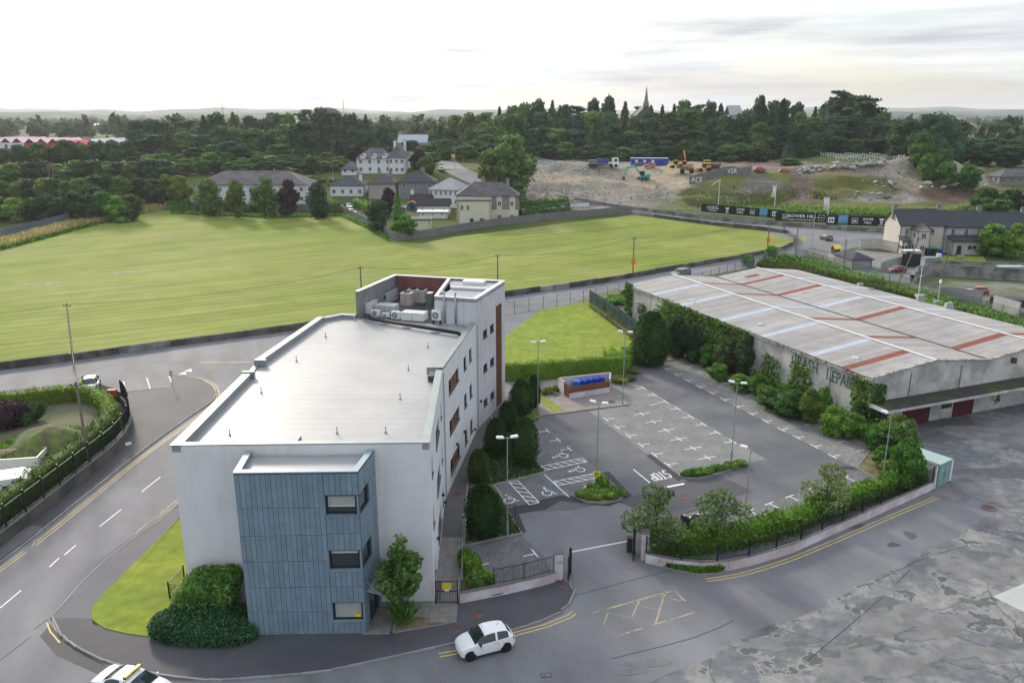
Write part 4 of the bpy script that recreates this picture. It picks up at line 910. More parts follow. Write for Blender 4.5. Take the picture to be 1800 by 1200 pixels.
def crown_lobes(r, H, Wd, n, base=.32, irr=1.0, ztop=1.0):
    out = []
    for i in range(n):
        t = r.random()**.8; z = H*(base+(ztop-base)*t); k = math.sin(PI*min(1, max(.05, (.12+t*.86))))**.6; a = r.uniform(0, 2*PI); rr = Wd/2*k*r.uniform(.25, .72)*irr
        s = Wd*r.uniform(.15, .25)*(1.1-.35*t); out.append((rr*math.cos(a), rr*math.sin(a), z-s*.5, s, s, s*r.uniform(.7, 1.0)))
    return out
def tree_proto(kind, seed, H=14.0, Wd=10.0, n=2600, leaf=.42, m=None, name='tree'):
    r = np.random.default_rng(seed); t = thing(name, 'tree', 'tree'); core = MB(); tr = MB(); lean = r.uniform(-.3, .3)
    if kind == 'broad':
        lob = crown_lobes(r, H, Wd, 22, base=.20); lob.append((0,0,H*.55,Wd*.33,Wd*.33,H*.28)); pts = lobes_pts(lob, n, r)
        for q in lob: core.ell(q[:3], [e*.80 for e in q[3:]], 7, 5)
        tr.tube((0,0,0),(lean*.3,0,H*.3),Wd*.035,Wd*.025,7)
        for q in lob[:7]: tr.tube((lean*.3,0,H*.28), q[:3], Wd*.02, Wd*.006, 5)
        v = leaf_verts(pts, leaf, r)
    elif kind == 'spire':                       # spruce / lawson cypress
        k = n; u = r.random(k)**.75; z = H*(1-u)*1.0; tier = .80+.20*np.sin(u*H*2.1); rad = Wd/2*(u**.80)*tier*(.55+.5*r.random(k)); a = r.uniform(0, 2*PI, k); rad *= 1+.22*np.sin(a*5+u*9)
        pts = np.stack([rad*np.cos(a), rad*np.sin(a), z*.96+H*.03-rad*.12], 1); v = leaf_verts(pts, leaf, r, asp=.45)
        core.v = []; 
        for j in range(5): zz = H*(.06+.17*j); core.tube((0,0,zz),(0,0,zz+H*.20),Wd*.40*(1-j*.185),Wd*.40*(1-(j+1.2)*.17) if j<4 else .02,9)
        tr.tube((0,0,0),(0,0,H*.5),Wd*.03,Wd*.02,6)
    elif kind == 'layered':                     # cedar / pine with flat plates
        tr.tube((0,0,0),(lean,0,H*.9),Wd*.035,Wd*.012,7); P_ = []; lob = []
        for j in range(13):
            zz = H*(.38+.60*j/13); rr = Wd/2*(1-.55*(j/13)**1.6)*r.uniform(.55, 1.0); a = r.uniform(0, 2*PI)
            for dd in (.45, .95): c = (rr*dd*math.cos(a), rr*dd*math.sin(a), zz+.5*dd); lob.append((c[0], c[1], c[2], Wd*.17, Wd*.17, H*.028))
            tr.tube((lean*.5,0,zz-H*.05), (rr*.9*math.cos(a), rr*.9*math.sin(a), zz), Wd*.012, Wd*.004, 5)
        lob.append((0,0,H*.93,Wd*.2,Wd*.2,H*.05)); pts = lobes_pts(lob, n, r, .5); v = leaf_verts(pts, leaf, r, up=2, asp=.6)
        for q in lob: core.ell(q[:3], [e*.8 for e in q[3:]], 7, 4)
    elif kind == 'shaggy':                      # monterey cypress: broad with upswept fingers
        lob = []
        for j in range(26):
            a = r.uniform(0, 2*PI); t_ = r.random(); rr = Wd/2*(1-t_*.55)*r.uniform(.3,.85); z = H*(.15+.66*t_); lob.append((rr*math.cos(a), rr*math.sin(a), z, Wd*.13, Wd*.13, H*r.uniform(.10,.20)))
        lob.append((0,0,H*.45,Wd*.34,Wd*.34,H*.36)); pts = lobes_pts(lob, n, r, .8); v = leaf_verts(pts, leaf, r, asp=.4)
        for q in lob: core.ell(q[:3], [e*.82 for e in q[3:]], 7, 6)
        tr.tube((0,0,0),(0,0,H*.3),Wd*.04,Wd*.03,7)
    elif kind == 'column':                      # clipped yew
        k = n; u = r.random(k); z = H*(.03+.97*u); prof = np.sin(np.clip(u*.93+.07, 0, 1)*PI)**.42*(1-.25*u); a = r.uniform(0, 2*PI, k); rad = Wd/2*prof*(.86+.34*r.random(k)**3+.10*np.sin(a*4+seed)+.07*np.sin(a*9+u*6))
        pts = np.stack([rad*np.cos(a), rad*np.sin(a), z*(1+.03*np.sin(a*5))], 1); v = leaf_verts(pts, leaf, r, asp=.4)
        core.ell((0,0,H*.47),(Wd*.43,Wd*.43,H*.47),14,10); tr.tube((0,0,0),(0,0,H*.3),.12,.1,6)
    elif kind == 'airy':                        # young birch: see-through, drooping
        tr.tube((0,0,0),(.1,0,H*.85),.07,.02,6); lob = []
        for j in range(30):
            a = r.uniform(0, 2*PI); t_ = r.random(); rr = Wd/2*math.sin(PI*(.15+.8*t_))*r.uniform(.2,.85); z = H*(.18+.72*t_); lob.append((rr*math.cos(a), rr*math.sin(a), z, Wd*.13, Wd*.13, H*.09)); tr.tube((.04,0,z*.7), (rr*math.cos(a), rr*math.sin(a), z), .025, .008, 4)
        pts = lobes_pts(lob, n, r, .35); v = leaf_verts(pts, leaf, r, asp=.55)
    elif kind == 'upright':                     # young street tree with ascending limbs
        tr.tube((0,0,0),(0,0,H*.42),.09,.07,8); lob = []
        for j in range(11):
            a = 2*PI*j/11+r.uniform(-.3,.3); rr = Wd/2*r.uniform(.35,.9); zt = H*(1-.42*rr/(Wd/2))*r.uniform(.84,1.0); tr.tube((0,0,H*(.24+.015*j)), (rr*math.cos(a), rr*math.sin(a), zt*.93), .045, .012, 5)
            for q in (.38,.52,.66,.8,.93): lob.append((rr*q*math.cos(a)*1.05, rr*q*math.sin(a)*1.05, H*.26+(zt-H*.26)*q, Wd*.115, Wd*.115, H*.065))
        for j in range(5): lob.append((0,0,H*(.4+.13*j),Wd*.12,Wd*.12,H*.08))
        pts = lobes_pts(lob, n, r, .5); v = leaf_verts(pts, leaf, r, asp=.7)
        for q in lob: core.ell(q[:3], [e*.62 for e in q[3:]], 6, 4)
    elif kind == 'bare':
        def br(p, d, ln, rad, dep):
            q = p+d*ln; tr.tube(p, q, rad, rad*.6, 5, False)
            if dep:
                for _ in range(3 if dep > 2 else 4): br(q, (d+Vector(r.normal(size=3))*.42+Vector((0,0,.12))).normalized(), ln*.72, rad*.58, dep-1)
        br(Vector((0,0,0)), Vector((0,0,1)), H*.26, .28, 4); tr.build('trunk', bark_pale, t); return t
    tr.build('trunk', bark, t)
    me = np_mesh('crown', v, len(v)//4, m or F_MID, core); c = put('crown', me, t); c.material_slots[0].link = 'OBJECT'; c.material_slots[0].material = m or F_MID
    return t
def place_tree(proto, loc, H, Wd, label, group=None, m=None, rz=None):
    h0, w0 = PD[proto.name]; sc = (Wd/w0, Wd/w0, H/h0)
    if proto.name not in USED: USED.add(proto.name); o = proto; SNAP[proto.name] = list(proto.children); [SNAP.setdefault(c.name, []) for c in proto.children]; o.location = loc; o.scale = sc
    else: o = clone(proto, loc, None, None, None, sc)
    o.rotation_euler = (0, 0, random.uniform(0, 6.28) if rz is None else rz); o['label'] = label
    if group: o['group'] = group
    elif 'group' in o: del o['group']
    if m:
        for c in (SNAP[proto.name] if o is proto else o.children):
            if c.name.startswith('crown'): c.material_slots[0].material = m
    return o
PD = {}; USED = set()
def proto(kind, seed, H, Wd, n, leaf, m=None, name='broadleaf_tree'):
    t = tree_proto(kind, seed, H, Wd, n, leaf, m, name); PD[t.name] = (H, Wd); return t
def mound_mesh(lobes, n, leaf, m, seed=1, asp=.6, core=.80, up=0, name='foliage'):
    r = np.random.default_rng(seed); pts = lobes_pts(lobes, n, r, .86); pts = pts[pts[:,2] > .02]; c = MB()
    for q in lobes: c.ell(q[:3], [e*core for e in q[3:]], 8, 6)
    v = leaf_verts(pts, leaf, r, up, asp); return np_mesh(name, v, len(v)//4, m, c)
def shrub(px, py, wd, h, m, label, cat='shrub', name='shrub', group=None, n=900, leaf=.10, dp=None, nl=7, P3=None):
    c = P3 if P3 is not None else G(px, py); r = random.Random(int(px*7+py)); dp = dp or wd
    lob = [(0,0,h*.42,wd*.40,dp*.40,h*.48)]+[(r.uniform(-.34,.34)*wd, r.uniform(-.34,.34)*dp, h*r.uniform(.30,.66), wd*r.uniform(.18,.27), dp*r.uniform(.18,.27), h*r.uniform(.22,.34)) for _ in range(nl)]
    o = put(name, mound_mesh(lob, n, leaf, m, seed=r.randint(1,9999)), None, (c.x, c.y, c.z)); tag(o, label, cat, group); return o
def hedge(path, wd, h, label, m=None, dens=45, leaf=.11, name='hedge', cat='hedge', z0=0.0, seed=3, wave=.06, kind=None, drape=False):
    r = np.random.default_rng(seed); sp = smooth_path(path, 1.0); c = ribbon_box(sp, wd*.86, z0-.05, z0+h*.95); P_ = []
    for a, b in zip(sp, sp[1:]):
        d = (b-a); ln = d.length; d = d/ln; nn = Vector((-d.y, d.x)); k = int(dens*ln*(wd+2*h))
        s = r.random(k)*ln; q = r.random(k)*(wd+2*h); ph = a.x*.9+a.y*.7
        u = np.where(q < h, -wd/2, np.where(q > h+wd, wd/2, q-h-wd/2)); z = np.where(q < h, q, np.where(q > h+wd, q-h-wd, h))
        u = u+r.normal(size=k)*wave; z = z+r.normal(size=k)*wave+wave*1.2*np.sin(s*2.3+ph)+wave*np.sin(s*5.1+ph*3)
        P_.append(np.stack([a.x+d.x*s+nn.x*u, a.y+d.y*s+nn.y*u, z0+np.maximum(z, .02)], 1))
    v = leaf_verts(np.vstack(P_), leaf, r, asp=.6)
    if drape:
        v[:,2] += np.array([hgt(0, y) for y in v[:,1]]); c.v = [(x, y, z+hgt(x, y)) for x, y, z in c.v]
    o = put(name, np_mesh(name, v, len(v)//4, m or F_HEDGE, c)); tag(o, label, cat, kind=kind); return o
def tufts(poly, n, h, m, name='long_grass', seed=5, wd=.12, z=0.0, drape=True, label=None):
    """upright tapering blades scattered in a polygon"""
    r = np.random.default_rng(seed); xs = [q[0] for q in poly]; ys = [q[1] for q in poly]; pts = []
    while len(pts) < n:
        x = r.uniform(min(xs), max(xs)); y = r.uniform(min(ys), max(ys))
        if inpoly(x, y, poly): pts.append((x, y, (hgt(x, y) if drape else 0)+z))
    p = np.array(pts); k = len(p); a = r.uniform(0, 2*PI, k); s = wd*(.6+.8*r.random(k)); hh = h*(.5+.9*r.random(k)); dx = np.cos(a)*s; dy = np.sin(a)*s; lx = r.normal(size=k)*h*.3; ly = r.normal(size=k)*h*.3
    v = np.stack([p+np.stack([-dx,-dy,0*s],1), p+np.stack([dx,dy,0*s],1), p+np.stack([dx*.3+lx,dy*.3+ly,hh],1), p+np.stack([-dx*.3+lx,-dy*.3+ly,hh*.9],1)], 1).reshape(-1,3)
    o = put(name, np_mesh(name, v, k, m)); o['kind'] = 'stuff'; o['label'] = label or 'long rough grass'; return o

# ---- near planting around the car park
yew = [proto('column', s, 4.6, 3.0, 7000, .13, F_YEW, 'yew_tree') for s in (1, 2, 3)]
YL = [(850,940,2.9,4.3,'large clipped dark green yew nearest the visitor bay'),(842,846,2.1,3.1,'yew beside the slab path, second from the front'),(872,802,2.3,3.9,'yew against the path behind the second one'),(921,818,2.7,4.8,'tall yew at the corner of the disabled bays'),(893,757,2.2,3.2,'smaller yew in the middle of the bed by the aisle'),(917,728,2.7,4.0,'round dark yew next to the lamp post near the tower'),(938,716,1.6,3.8,'narrow yew right behind the lamp post near the tower')]
for i, (px, py, wd, h, lb) in enumerate(YL): place_tree(yew[i % 3], P(px, py, .1), h, wd, lb, 'clipped yews beside the office')
hedge(PP([(885,668),(950,665),(1010,660),(1060,656),(1100,654),(1104,652)]), 1.3, 2.1, 'long clipped bright green hedge behind the bin store', dens=40, leaf=.10)
hedge(PP([(1066,632),(1080,640),(1100,645)]), 1.3, 1.7, 'short clipped hedge return at the corner of the lawn', dens=45, leaf=.10)
hedge(PP([(1098,640),(1112,636),(1128,631)]), 1.9, 2.0, 'clipped bright green bush block at the end of the aisle', dens=45, leaf=.10)
for i, (px, py, wd, h, m_, lb) in enumerate([(962,692,1.6,.8,F_YEL,'yellow variegated shrub left of the bin store'),(982,688,1.3,.8,F_YEL,'small yellow shrub at the bin store gate'),(1085,672,2.2,.9,F_YEL,'yellow flowering shrub right of the bin store'),(1104,668,1.8,.8,F_OLIVE,'olive shrub by the lamp post right of the bin store'),(935,735,1.9,.5,F_SHRUB,'low green shrub at the foot of the lamp near the tower'),
        (1110,655,1.6,.8,F_OLIVE,'low olive shrub at the far corner of the grey bays')]): shrub(px, py, wd, h, m_, lb)
for i, (px, py, wd, dp, h) in enumerate([(1035,874,2.2,1.5,.7),(1062,872,2.4,1.6,.75),(1082,868,1.6,1.4,.7),(1060,858,1.4,1.2,1.4),(1047,864,1.4,1.2,.8)]): shrub(px, py, wd, h, F_SHRUB, ['low bright shrub at the left tip of the island below the yellow sign','low bright shrub in the middle of the island below the yellow sign','low bright shrub at the right tip of the island below the yellow sign','taller shoots behind the yellow sign post','small shrub right at the yellow sign post'][i], dp=dp, n=1500, leaf=.085)
for i, (px, py, wd) in enumerate([(1215,836,1.9),(1240,833,1.9),(1262,827,1.7),(1283,821,1.5),(1300,817,1.3)]): shrub(px, py, wd, .75-.05*i, F_SHRUB, ['first','second','third','fourth','fifth'][i]+' low shrub from the left in the strip at the end of the grey bays', dp=1.1, n=1200, leaf=.085, group='low shrubs in the strip')
shrub(826,1002,1.7,1.5,F_HEDGE,'bright laurel behind the railings by the pedestrian gate', n=1800, leaf=.11, dp=2.4); shrub(845,1030,2.4,1.3,F_LAUREL,'dark laurel behind the railings beside the slab path', n=2000, leaf=.11, dp=1.6); shrub(815,990,1.0,1.3,F_HEDGE,'narrow bright laurel beside the slab path', n=900, leaf=.1)
tufts([q.to_2d() for q in PP([(822,850),(868,853),(957,831),(945,815),(905,790),(930,745),(862,760)])], 3500, .25, F_COV, 'ground_cover', z=.1, wd=.07, label='dark ground cover under the yews')
tufts([q.to_2d() for q in PP([(820,955),(917,938),(893,900),(878,870),(825,860)])], 2500, .22, F_COV, 'ground_cover', z=.1, wd=.07, label='dark ground cover around the front yew')
hedge(PP([(1152,975),(1200,968),(1260,962),(1330,948),(1400,926)]), 1.5, 1.5, 'bright laurel hedge behind the curved railings', F_HEDGE, dens=55, leaf=.14, wave=.12)
hedge(PP([(1400,925),(1450,906),(1510,884),(1570,862),(1628,838)]), 1.3, 1.5, 'bright laurel hedge along the straight street railings', F_HEDGE, dens=55, leaf=.14, wave=.12, seed=9)
tufts([q.to_2d() for q in PP([(1142,982),(1175,1000),(1225,1010),(1262,1008),(1282,999),(1262,992),(1190,985)])], 5000, .32, F_HEDGE, 'ground_cover', z=.12, wd=.08, label='green creeping cover at the foot of the curved wall')
hedge(PP([(1155,987),(1190,993),(1230,999),(1266,1000)]), .95, .5, 'low clipped green bed at the foot of the curved wall', F_SHRUB, dens=80, leaf=.09, name='low_hedge', cat='low hedge')
birch = [proto('airy', s, 4.6, 3.9, 7500, .105, F_BIRCH, 'birch_tree') for s in (11, 12)]
place_tree(birch[0], P(1150,968,.1), 5.5, 5.6, 'airy birch left of the parked black car, beside the gate pillar', 'young birches behind the railings')
place_tree(birch[1], P(1263,958,.1), 4.7, 5.2, 'airy birch in front of the parked black car', 'young birches behind the railings')
place_tree(birch[0], P(1450,905,.1), 4.7, 4.9, 'airy birch over the bays halfway along the street railings', 'young birches behind the railings')
street_tree = proto('upright', 21, 6.8, 3.4, 5200, .14, mk('foliage_hornbeam', (0.076,0.178,0.042), .45), 'street_tree')
place_tree(street_tree, P(708,1094,.1), 6.4, 3.6, 'young upright street tree in front of the white office wall')
o = tufts([(P(708,1094).x+.45*math.cos(a), P(708,1094).y+.45*math.sin(a)) for a in np.arange(0, 6.28, .5)], 900, 1.1, F_LAUREL, 'tree_base_shrub', z=.1, wd=.05); del o['kind']; tag(o, 'feathery green shoots around the street tree trunk', 'shrub')
# big bushes at the blue bay
r_ = random.Random(4)
def rosette_bush(px, py, wd, dp, h, label, m, n, leaf):
    c = P(px, py, .12); lob = [(0,0,h*.45,wd*.42,dp*.42,h*.5)]+[(r_.uniform(-.38,.38)*wd, r_.uniform(-.38,.38)*dp, h*r_.uniform(.35,.78), wd*.17, dp*.17, h*.2) for _ in range(16)]
    o = put('shrub', mound_mesh(lob, n, leaf, m, 5, asp=.28), None, c); return tag(o, label, 'shrub')
rosette_bush(372,1082,4.1,3.2,3.6, 'large leafy evergreen bush left of the blue clad bay', F_FATSIA, 9000, .21)
o = put('shrub', mound_mesh([(0,0,.5,2.9,1.25,1.0),(-1.8,.3,.5,1.5,1.2,1.0),(1.6,-.2,.4,1.9,1.1,.9),(.4,.9,.7,2.0,1.0,1.0),(-1.2,1.0,.9,1.2,1.1,.9)], 26000, .075, mk('foliage_smallleaf', (0.059,0.160,0.065), .6), 8), None, P(355,1116,.1)); tag(o, 'low spreading glossy dark bush at the corner of the pavement', 'shrub')
# right-hand bank between the car park and the warehouse
bank = [(1142,640,4.6,6.6,F_CONI,'column'),(1178,632,4.4,5.6,F_DARK,'b'),(1205,640,4.2,4.6,F_DARK,'b'),(1232,652,3.2,3.2,F_LAUREL,'b'),(1262,660,4.4,4.6,F_OLIVE,'b'),(1296,668,4.4,5.0,F_DARK,'b'),(1250,672,3.4,2.0,F_LAUREL,'b'),(1290,692,3.6,2.0,F_LAUREL,'b'),(1322,700,3.2,2.4,F_LAUREL,'b'),(1338,722,4.2,2.4,F_MID,'b'),(1376,738,4.6,3.0,F_MID,'b'),(1410,748,3.2,3.6,F_LIGHT,'b'),(1432,738,2.4,3.4,F_LAUREL,'b'),(1450,768,3.6,3.0,F_LAUREL,'b'),(1484,776,3.4,2.6,F_LAUREL,'b'),(1500,760,3.2,3.0,F_MID,'b'),(1530,792,3.6,2.4,F_LAUREL,'b'),(1560,790,4.0,3.2,F_LIGHT,'b'),(1586,800,4.0,3.6,F_MID,'b'),(1540,828,2.6,2.2,F_LAUREL,'b'),(1586,858,3.9,4.4,F_LAUREL,'b'),(1550,842,2.4,1.6,F_LIGHT,'b'),(1610,850,2.6,2.0,F_LAUREL,'b'),(1115,622,2.4,1.8,F_DARK,'b'),(1125,635,2.2,1.5,F_COV,'b')]
bush = [proto('broad', s, 4.0, 4.0, 3600, .15, F_MID, 'bush') for s in (31, 32, 33)]
for t_ in bush: t_['category'] = 'bush'
words = {F_CONI.name:'dark columnar',F_DARK.name:'dark green',F_LAUREL.name:'glossy mid green',F_OLIVE.name:'olive brown',F_MID.name:'dull green',F_LIGHT.name:'pale feathery',F_COV.name:'low blackish'}
place_tree(yew[0], P(1142,640,.1), 7.0, 5.0, 'broad dark yew at the top corner of the car park')
for i, (px, py, wd, h, m_, k) in enumerate(bank[1:]):
    where = 'at the far end of the bank' if px < 1240 else 'below the ivy wall on the bank' if px < 1400 else 'below the painted warehouse lettering' if px < 1520 else 'near the green cabinet'
    place_tree(bush[i % 3], P(px+12*(px < 1570), py-6*(px < 1570), .1), h, wd*.86, f'{words[m_.name]} bush {where}', 'bushes on the bank beside the car park', m_)
hedge(PP([(1228,616),(1315,656),(1415,704),(1515,754),(1602,804)]), 2.2, 1.3, 'low tangled shrubs filling the bank beside the bays', F_LAUREL, dens=26, leaf=.15, wave=.28, name='bank_shrubs', cat='shrubs', kind='stuff')
# ================================================================== boundary walls, railings, gates
pinkw = mat('stained_pink_render', (.50,.40,.42), .9, .1, .6, col2=(.62,.60,.63), mscale=.5, mix=(.40,.6), streak=.2, bump=.1, bscale=10)
capm = mat('wall_capping', (.13,.13,.13), .8, .15, 2)
fence_green = mat('fence_green_grey', (.13,.19,.18), .55, .1, 1); fence_steel = mat('fence_steel', (.20,.235,.25), .5, .1, 1)
def railing(root, path, h, z0=0.0, bar=.11, post=2.4, m=black, r=.009, rails=(.08, .94), postw=.05, drape=False, pr=0.0, solid=0.0, name='railing_panel'):
    """posts and panels along a path; every post and every panel is a part"""
    pts = walk(path, post); pts = [q[0] for q in pts]+[Vector(path[-1][:2])]; gz = (lambda q: hgt(q.x, q.y)) if drape else (lambda q: 0)
    for a, b in zip(pts, pts[1:]):
        ln = (b-a).length
        if ln < .3: continue
        MB().cbox((a.x, a.y, z0+gz(a)+h/2+.03), (postw, postw, h+.1), math.atan2((b-a).y, (b-a).x)).build('post', m, root)
        mb = MB(); n = max(1, int(ln/bar))
        for k in range(1, n):
            q = a.lerp(b, k/n); z_ = z0+gz(q); mb.add([(q.x-r,q.y,z_+.03),(q.x+r,q.y,z_+.03),(q.x+r,q.y,z_+h+pr),(q.x-r,q.y,z_+h+pr),(q.x,q.y-r,z_+.03),(q.x,q.y+r,z_+.03),(q.x,q.y+r,z_+h+pr),(q.x,q.y-r,z_+h+pr)], [(0,1,2,3),(4,5,6,7)])
        za, zb = z0+gz(a), z0+gz(b)
        for f in rails: mb.wall(a, b, (za+h*f-.02, zb+h*f-.02), (za+h*f+.02, zb+h*f+.02), .03)
        stuff(mb.build(name, m, root))
    q = pts[-1]; MB().cbox((q.x, q.y, z0+gz(q)+h/2+.03), (postw, postw, h+.1)).build('post', m, root)
def garden_wall(label, path, h, t=.22, m=pinkw, cap=True, name='boundary_wall', drape=False, seglen=3.0, cat='wall', group=None, capmat=None):
    root = thing(name, label, cat, (path[0][0], path[0][1], 0), world=True, group=group); pts = [q[0] for q in walk(path, seglen)]+[Vector(path[-1][:2])]
    gz = (lambda q: hgt(q.x, q.y)) if drape else (lambda q: 0)
    for i, (a, b) in enumerate(zip(pts, pts[1:])):
        if (b-a).length < .2: continue
        e = (b-a).normalized()*.004
        MB().wall(a+e, b-e, (gz(a)-.1, gz(b)-.1), (gz(a)+h, gz(b)+h), t+.006*(i%2)).build('wall_section', m, root)
        if cap: MB().wall(a, b, (gz(a)+h+.002, gz(b)+h+.002), (gz(a)+h+.05, gz(b)+h+.05), t+.07+.004*(i%2)).build('capping', capmat or capm, root)
    return root
w1 = PP([(808,1061),(850,1053),(900,1043),(940,1034),(975,1023)])
garden_wall('low white and pink stained wall left of the gate, below black railings', w1, .85, capmat=capm)
r1 = thing('railings', 'black railings stepping up on the low wall left of the car park gate', 'railings', w1[0], world=True)
railing(r1, PP([(868,1047),(905,1040),(940,1033),(972,1023)]), 1.25, .9, bar=.10, post=2.2); railing(r1, PP([(812,1058),(862,1048)]), .75, .9, bar=.10, post=2.6)
MB().tube(P(866,1046,1.55), P(884,1042,2.15), .03, n=6).build('raking_rail', black, r1)
w2px = [(1135,988),(1167,996),(1220,1003),(1250,1004),(1284,1001),(1327,990),(1400,968),(1412,961),(1500,922),(1560,895),(1637,860)]
w2 = smooth_path(PP(w2px), .8)
garden_wall('long low pink stained wall curving right of the gate along the street', w2, .78, seglen=2.0)
r2 = thing('railings', 'long run of black railings on the curved wall right of the gate', 'railings', w2[0], world=True)
railing(r2, w2, 1.3, .83, bar=.12, post=2.6, postw=.09)
for px, py, lb in [(982,1021,'pink stained gate pillar with a name plate, left of the barrier'),(1133,984,'pink stained gate pillar right of the barrier')]:
    c = P(px, py); t = thing('gate_pillar', lb, 'pillar', c); MB().cbox((0,.25,1.1), (.55,.55,2.2)).build('shaft', pinkw, t); MB().cbox((0,.25,2.25), (.68,.68,.09)).build('cap', capm, t)
    if px < 1000: MB().cbox((.05,-.035,1.55), (.34,.02,.22)).build('name_plate', mat('grey_plate', (.35,.36,.37), .4, 0), t)
for px, py, lb in [(1000,1016,'black folded gate leaf beside the left gate pillar'),(1113,980,'black folded gate leaf beside the right gate pillar')]:
    c = P(px, py); t = thing('gate_leaf', lb, 'gate', c, R(78))
    MB().cbox((0,0,1.0),(1.1,.07,.07)).build('rail', black, t); MB().cbox((0,0,1.85),(1.1,.07,.07)).build('rail', black, t); MB().cbox((0,0,.15),(1.1,.07,.07)).build('rail', black, t)
    for k in range(9): MB().cbox((-.5+k*.125,0,1.0),(.05,.05,1.9)).build('bar', black, t)
    MB().cbox((.62,0,1.05),(.16,.18,2.1)).build('gate_post', black, t)
c = P(1106,968); t = thing('barrier', 'white car park barrier pole reaching across from its dark green housing', 'barrier', c, world=True)
MB().cbox((c.x,c.y,.55),(.4,.4,1.1)).build('housing', mat('dark_green_housing', (.03,.05,.045), .5, 0), t); MB().cbox((c.x,c.y,1.13),(.44,.44,.06)).build('housing_top', black, t)
MB().ell((c.x-.25,c.y-.25,.95),(.1,.1,.1),8,6).build('hazard_lamp', mat('orange_red', (.6,.1,.03), .4, 0), t)
e_ = P(1003,1003,0); MB().tube((c.x-.2,c.y-.25,.98),(e_.x,e_.y+.9,1.0),.055,.045,8).build('arm', white_paint, t)
# pedestrian gate with yellow notice
c = P(767,1062); t = thing('pedestrian_gate', 'black pedestrian gate with a yellow notice between office corner and low wall', 'gate', (c.x, c.y, .1))
for x_ in (0, 1.45): MB().cbox((x_,-.1,.92),(.08,.08,1.85)).build('gate_post', black, t)
for z_ in (.15,1.0,1.75): MB().cbox((.72,-.1,z_),(1.36,.05,.05)).build('rail', black, t)
for k in range(12): MB().cbox((.12+k*.11,-.1,.95),(.02,.02,1.6)).build('bar', black, t)
ng = MB().cbox((.75,-.15,1.42),(.62,.02,.48)).build('notice', sy, t)
for k, (tx, zz) in enumerate((('PRIVATE PROPERTY',1.58),('NO UNAUTHORISED',1.48),('ACCESS',1.38),('CCTV IN OPERATION',1.27))): o = text_obj(tx, .075, mat('notice_text', (.35,.10,.02), .6, 0), t, (.75,-.163,zz), (R(90),0,0), ext=.001)
MB().cbox((.75,-.15,1.1),(.3,.02,.12)).build('white_plate', white_paint, t)
m_ = MB(); c = P(695,1083); t = tag(MB().tube((0,0,0),(0,0,1.0),.055,n=8).build('bollard', black), 'black bollard at the entrance slabs beside the blue bay', 'bollard'); t.location = P(693,1088)
# fence by the verge
t = thing('railings', 'short dark metal railings behind the leafy bush on the grass verge', 'railings', P(300,1052), world=True)
railing(t, PP([(299,1053),(325,1022)]), 1.15, .15, post=3.2, postw=.08); railing(t, PP([(299,1053),(340,1056)]), 1.15, .15, post=3, postw=.08)
# slim rail at the slab path ramp
t = thing('handrail', 'thin pale handrail and white dotted edge beside the slab path', 'handrail', P(810,1050), world=True)
a, b = P(812,1040,.1), P(815,905,.1); m_ = MB(); m_.tube(a+Vector((0,0,1.0)), b+Vector((0,0,1.0)), .025, n=6)
m_.build('rail', galv, t)
for k in range(9): q = a.lerp(b, k/8); MB().tube(q, q+Vector((0,0,1.0)), .02, n=5).build('baluster', galv, t)
# bike stands near the front yew
t = thing('cycle_rail', 'small black metal rail beside the front lamp post', 'rail', P(880,905)); 
for k in range(3): MB().tube((k*.6,0,0),(k*.6,0,.9),.03,n=6).build('post', black, t)
MB().tube((-.1,0,.9),(1.4,0,.9),.03,n=6).build('rail', black, t)

# ================================================================== lamp columns
def lamp(double, h=8.0):
    t = thing('car_park_lamp', 'lamp', 'street lamp'); MB().tube((0,0,0),(0,0,1.3),.10,.095,10).build('base_section', galv, t); MB().tube((0,0,1.3),(0,0,h),.055,.04,8).build('pole', galv, t)
    for s_ in ((-1, 1) if double else (1,)):
        m_ = MB(); m_.tube((0,0,h-.05),(s_*.30,0,h+.03),.03,n=6); m_.build('arm', galv, t); m_ = MB()
        m_.add([(s_*.25,-.17,h+.0),(s_*.85,-.17,h+.06),(s_*.85,.17,h+.06),(s_*.25,.17,h+.0),(s_*.30,-.12,h+.12),(s_*.80,-.12,h+.17),(s_*.80,.12,h+.17),(s_*.30,.12,h+.12)], [(0,3,2,1),(4,5,6,7),(0,1,5,4),(1,2,6,5),(2,3,7,6),(3,0,4,7)]); hd = m_.build('lamp_head', white_paint, t)
        MB().box(min(s_*.35,s_*.75),-.12,h-.012,max(s_*.35,s_*.75),.12,h-.002).build('diffuser', mat('lamp_diffuser', (.6,.62,.62), .3, 0), hd)
    return t
lampD = lamp(True, 8.2); lampS = lamp(False, 7.6)
LP = [(892,943,1,8.4,10,'twin headed lamp post between the front yew and the visitor bay'),(1048,856,1,8.0,-25,'twin headed lamp post carrying the yellow sign on the planted island'),(945,730,1,8.4,20,'twin headed lamp post beside the yews near the tower'),(1094,711,1,8.6,-20,'twin headed lamp post at the corner of the bin store paving'),(1285,812,1,8.0,-25,'twin headed lamp post at the end of the grey bays'),
      (1307,935,0,7.2,150,'single lamp post behind the airy birch and black car'),(1549,858,0,7.1,150,'single lamp post by the green cabinet end of the bays'),(1500,738,0,7.0,170,'single lamp post in front of the painted word on the warehouse'),(1217,605,0,6.5,170,'single lamp post furthest back, beside the dark yew'),(1337,655,0,6.4,170,'single lamp post in the middle of the ivy wall')]
ud = us = False
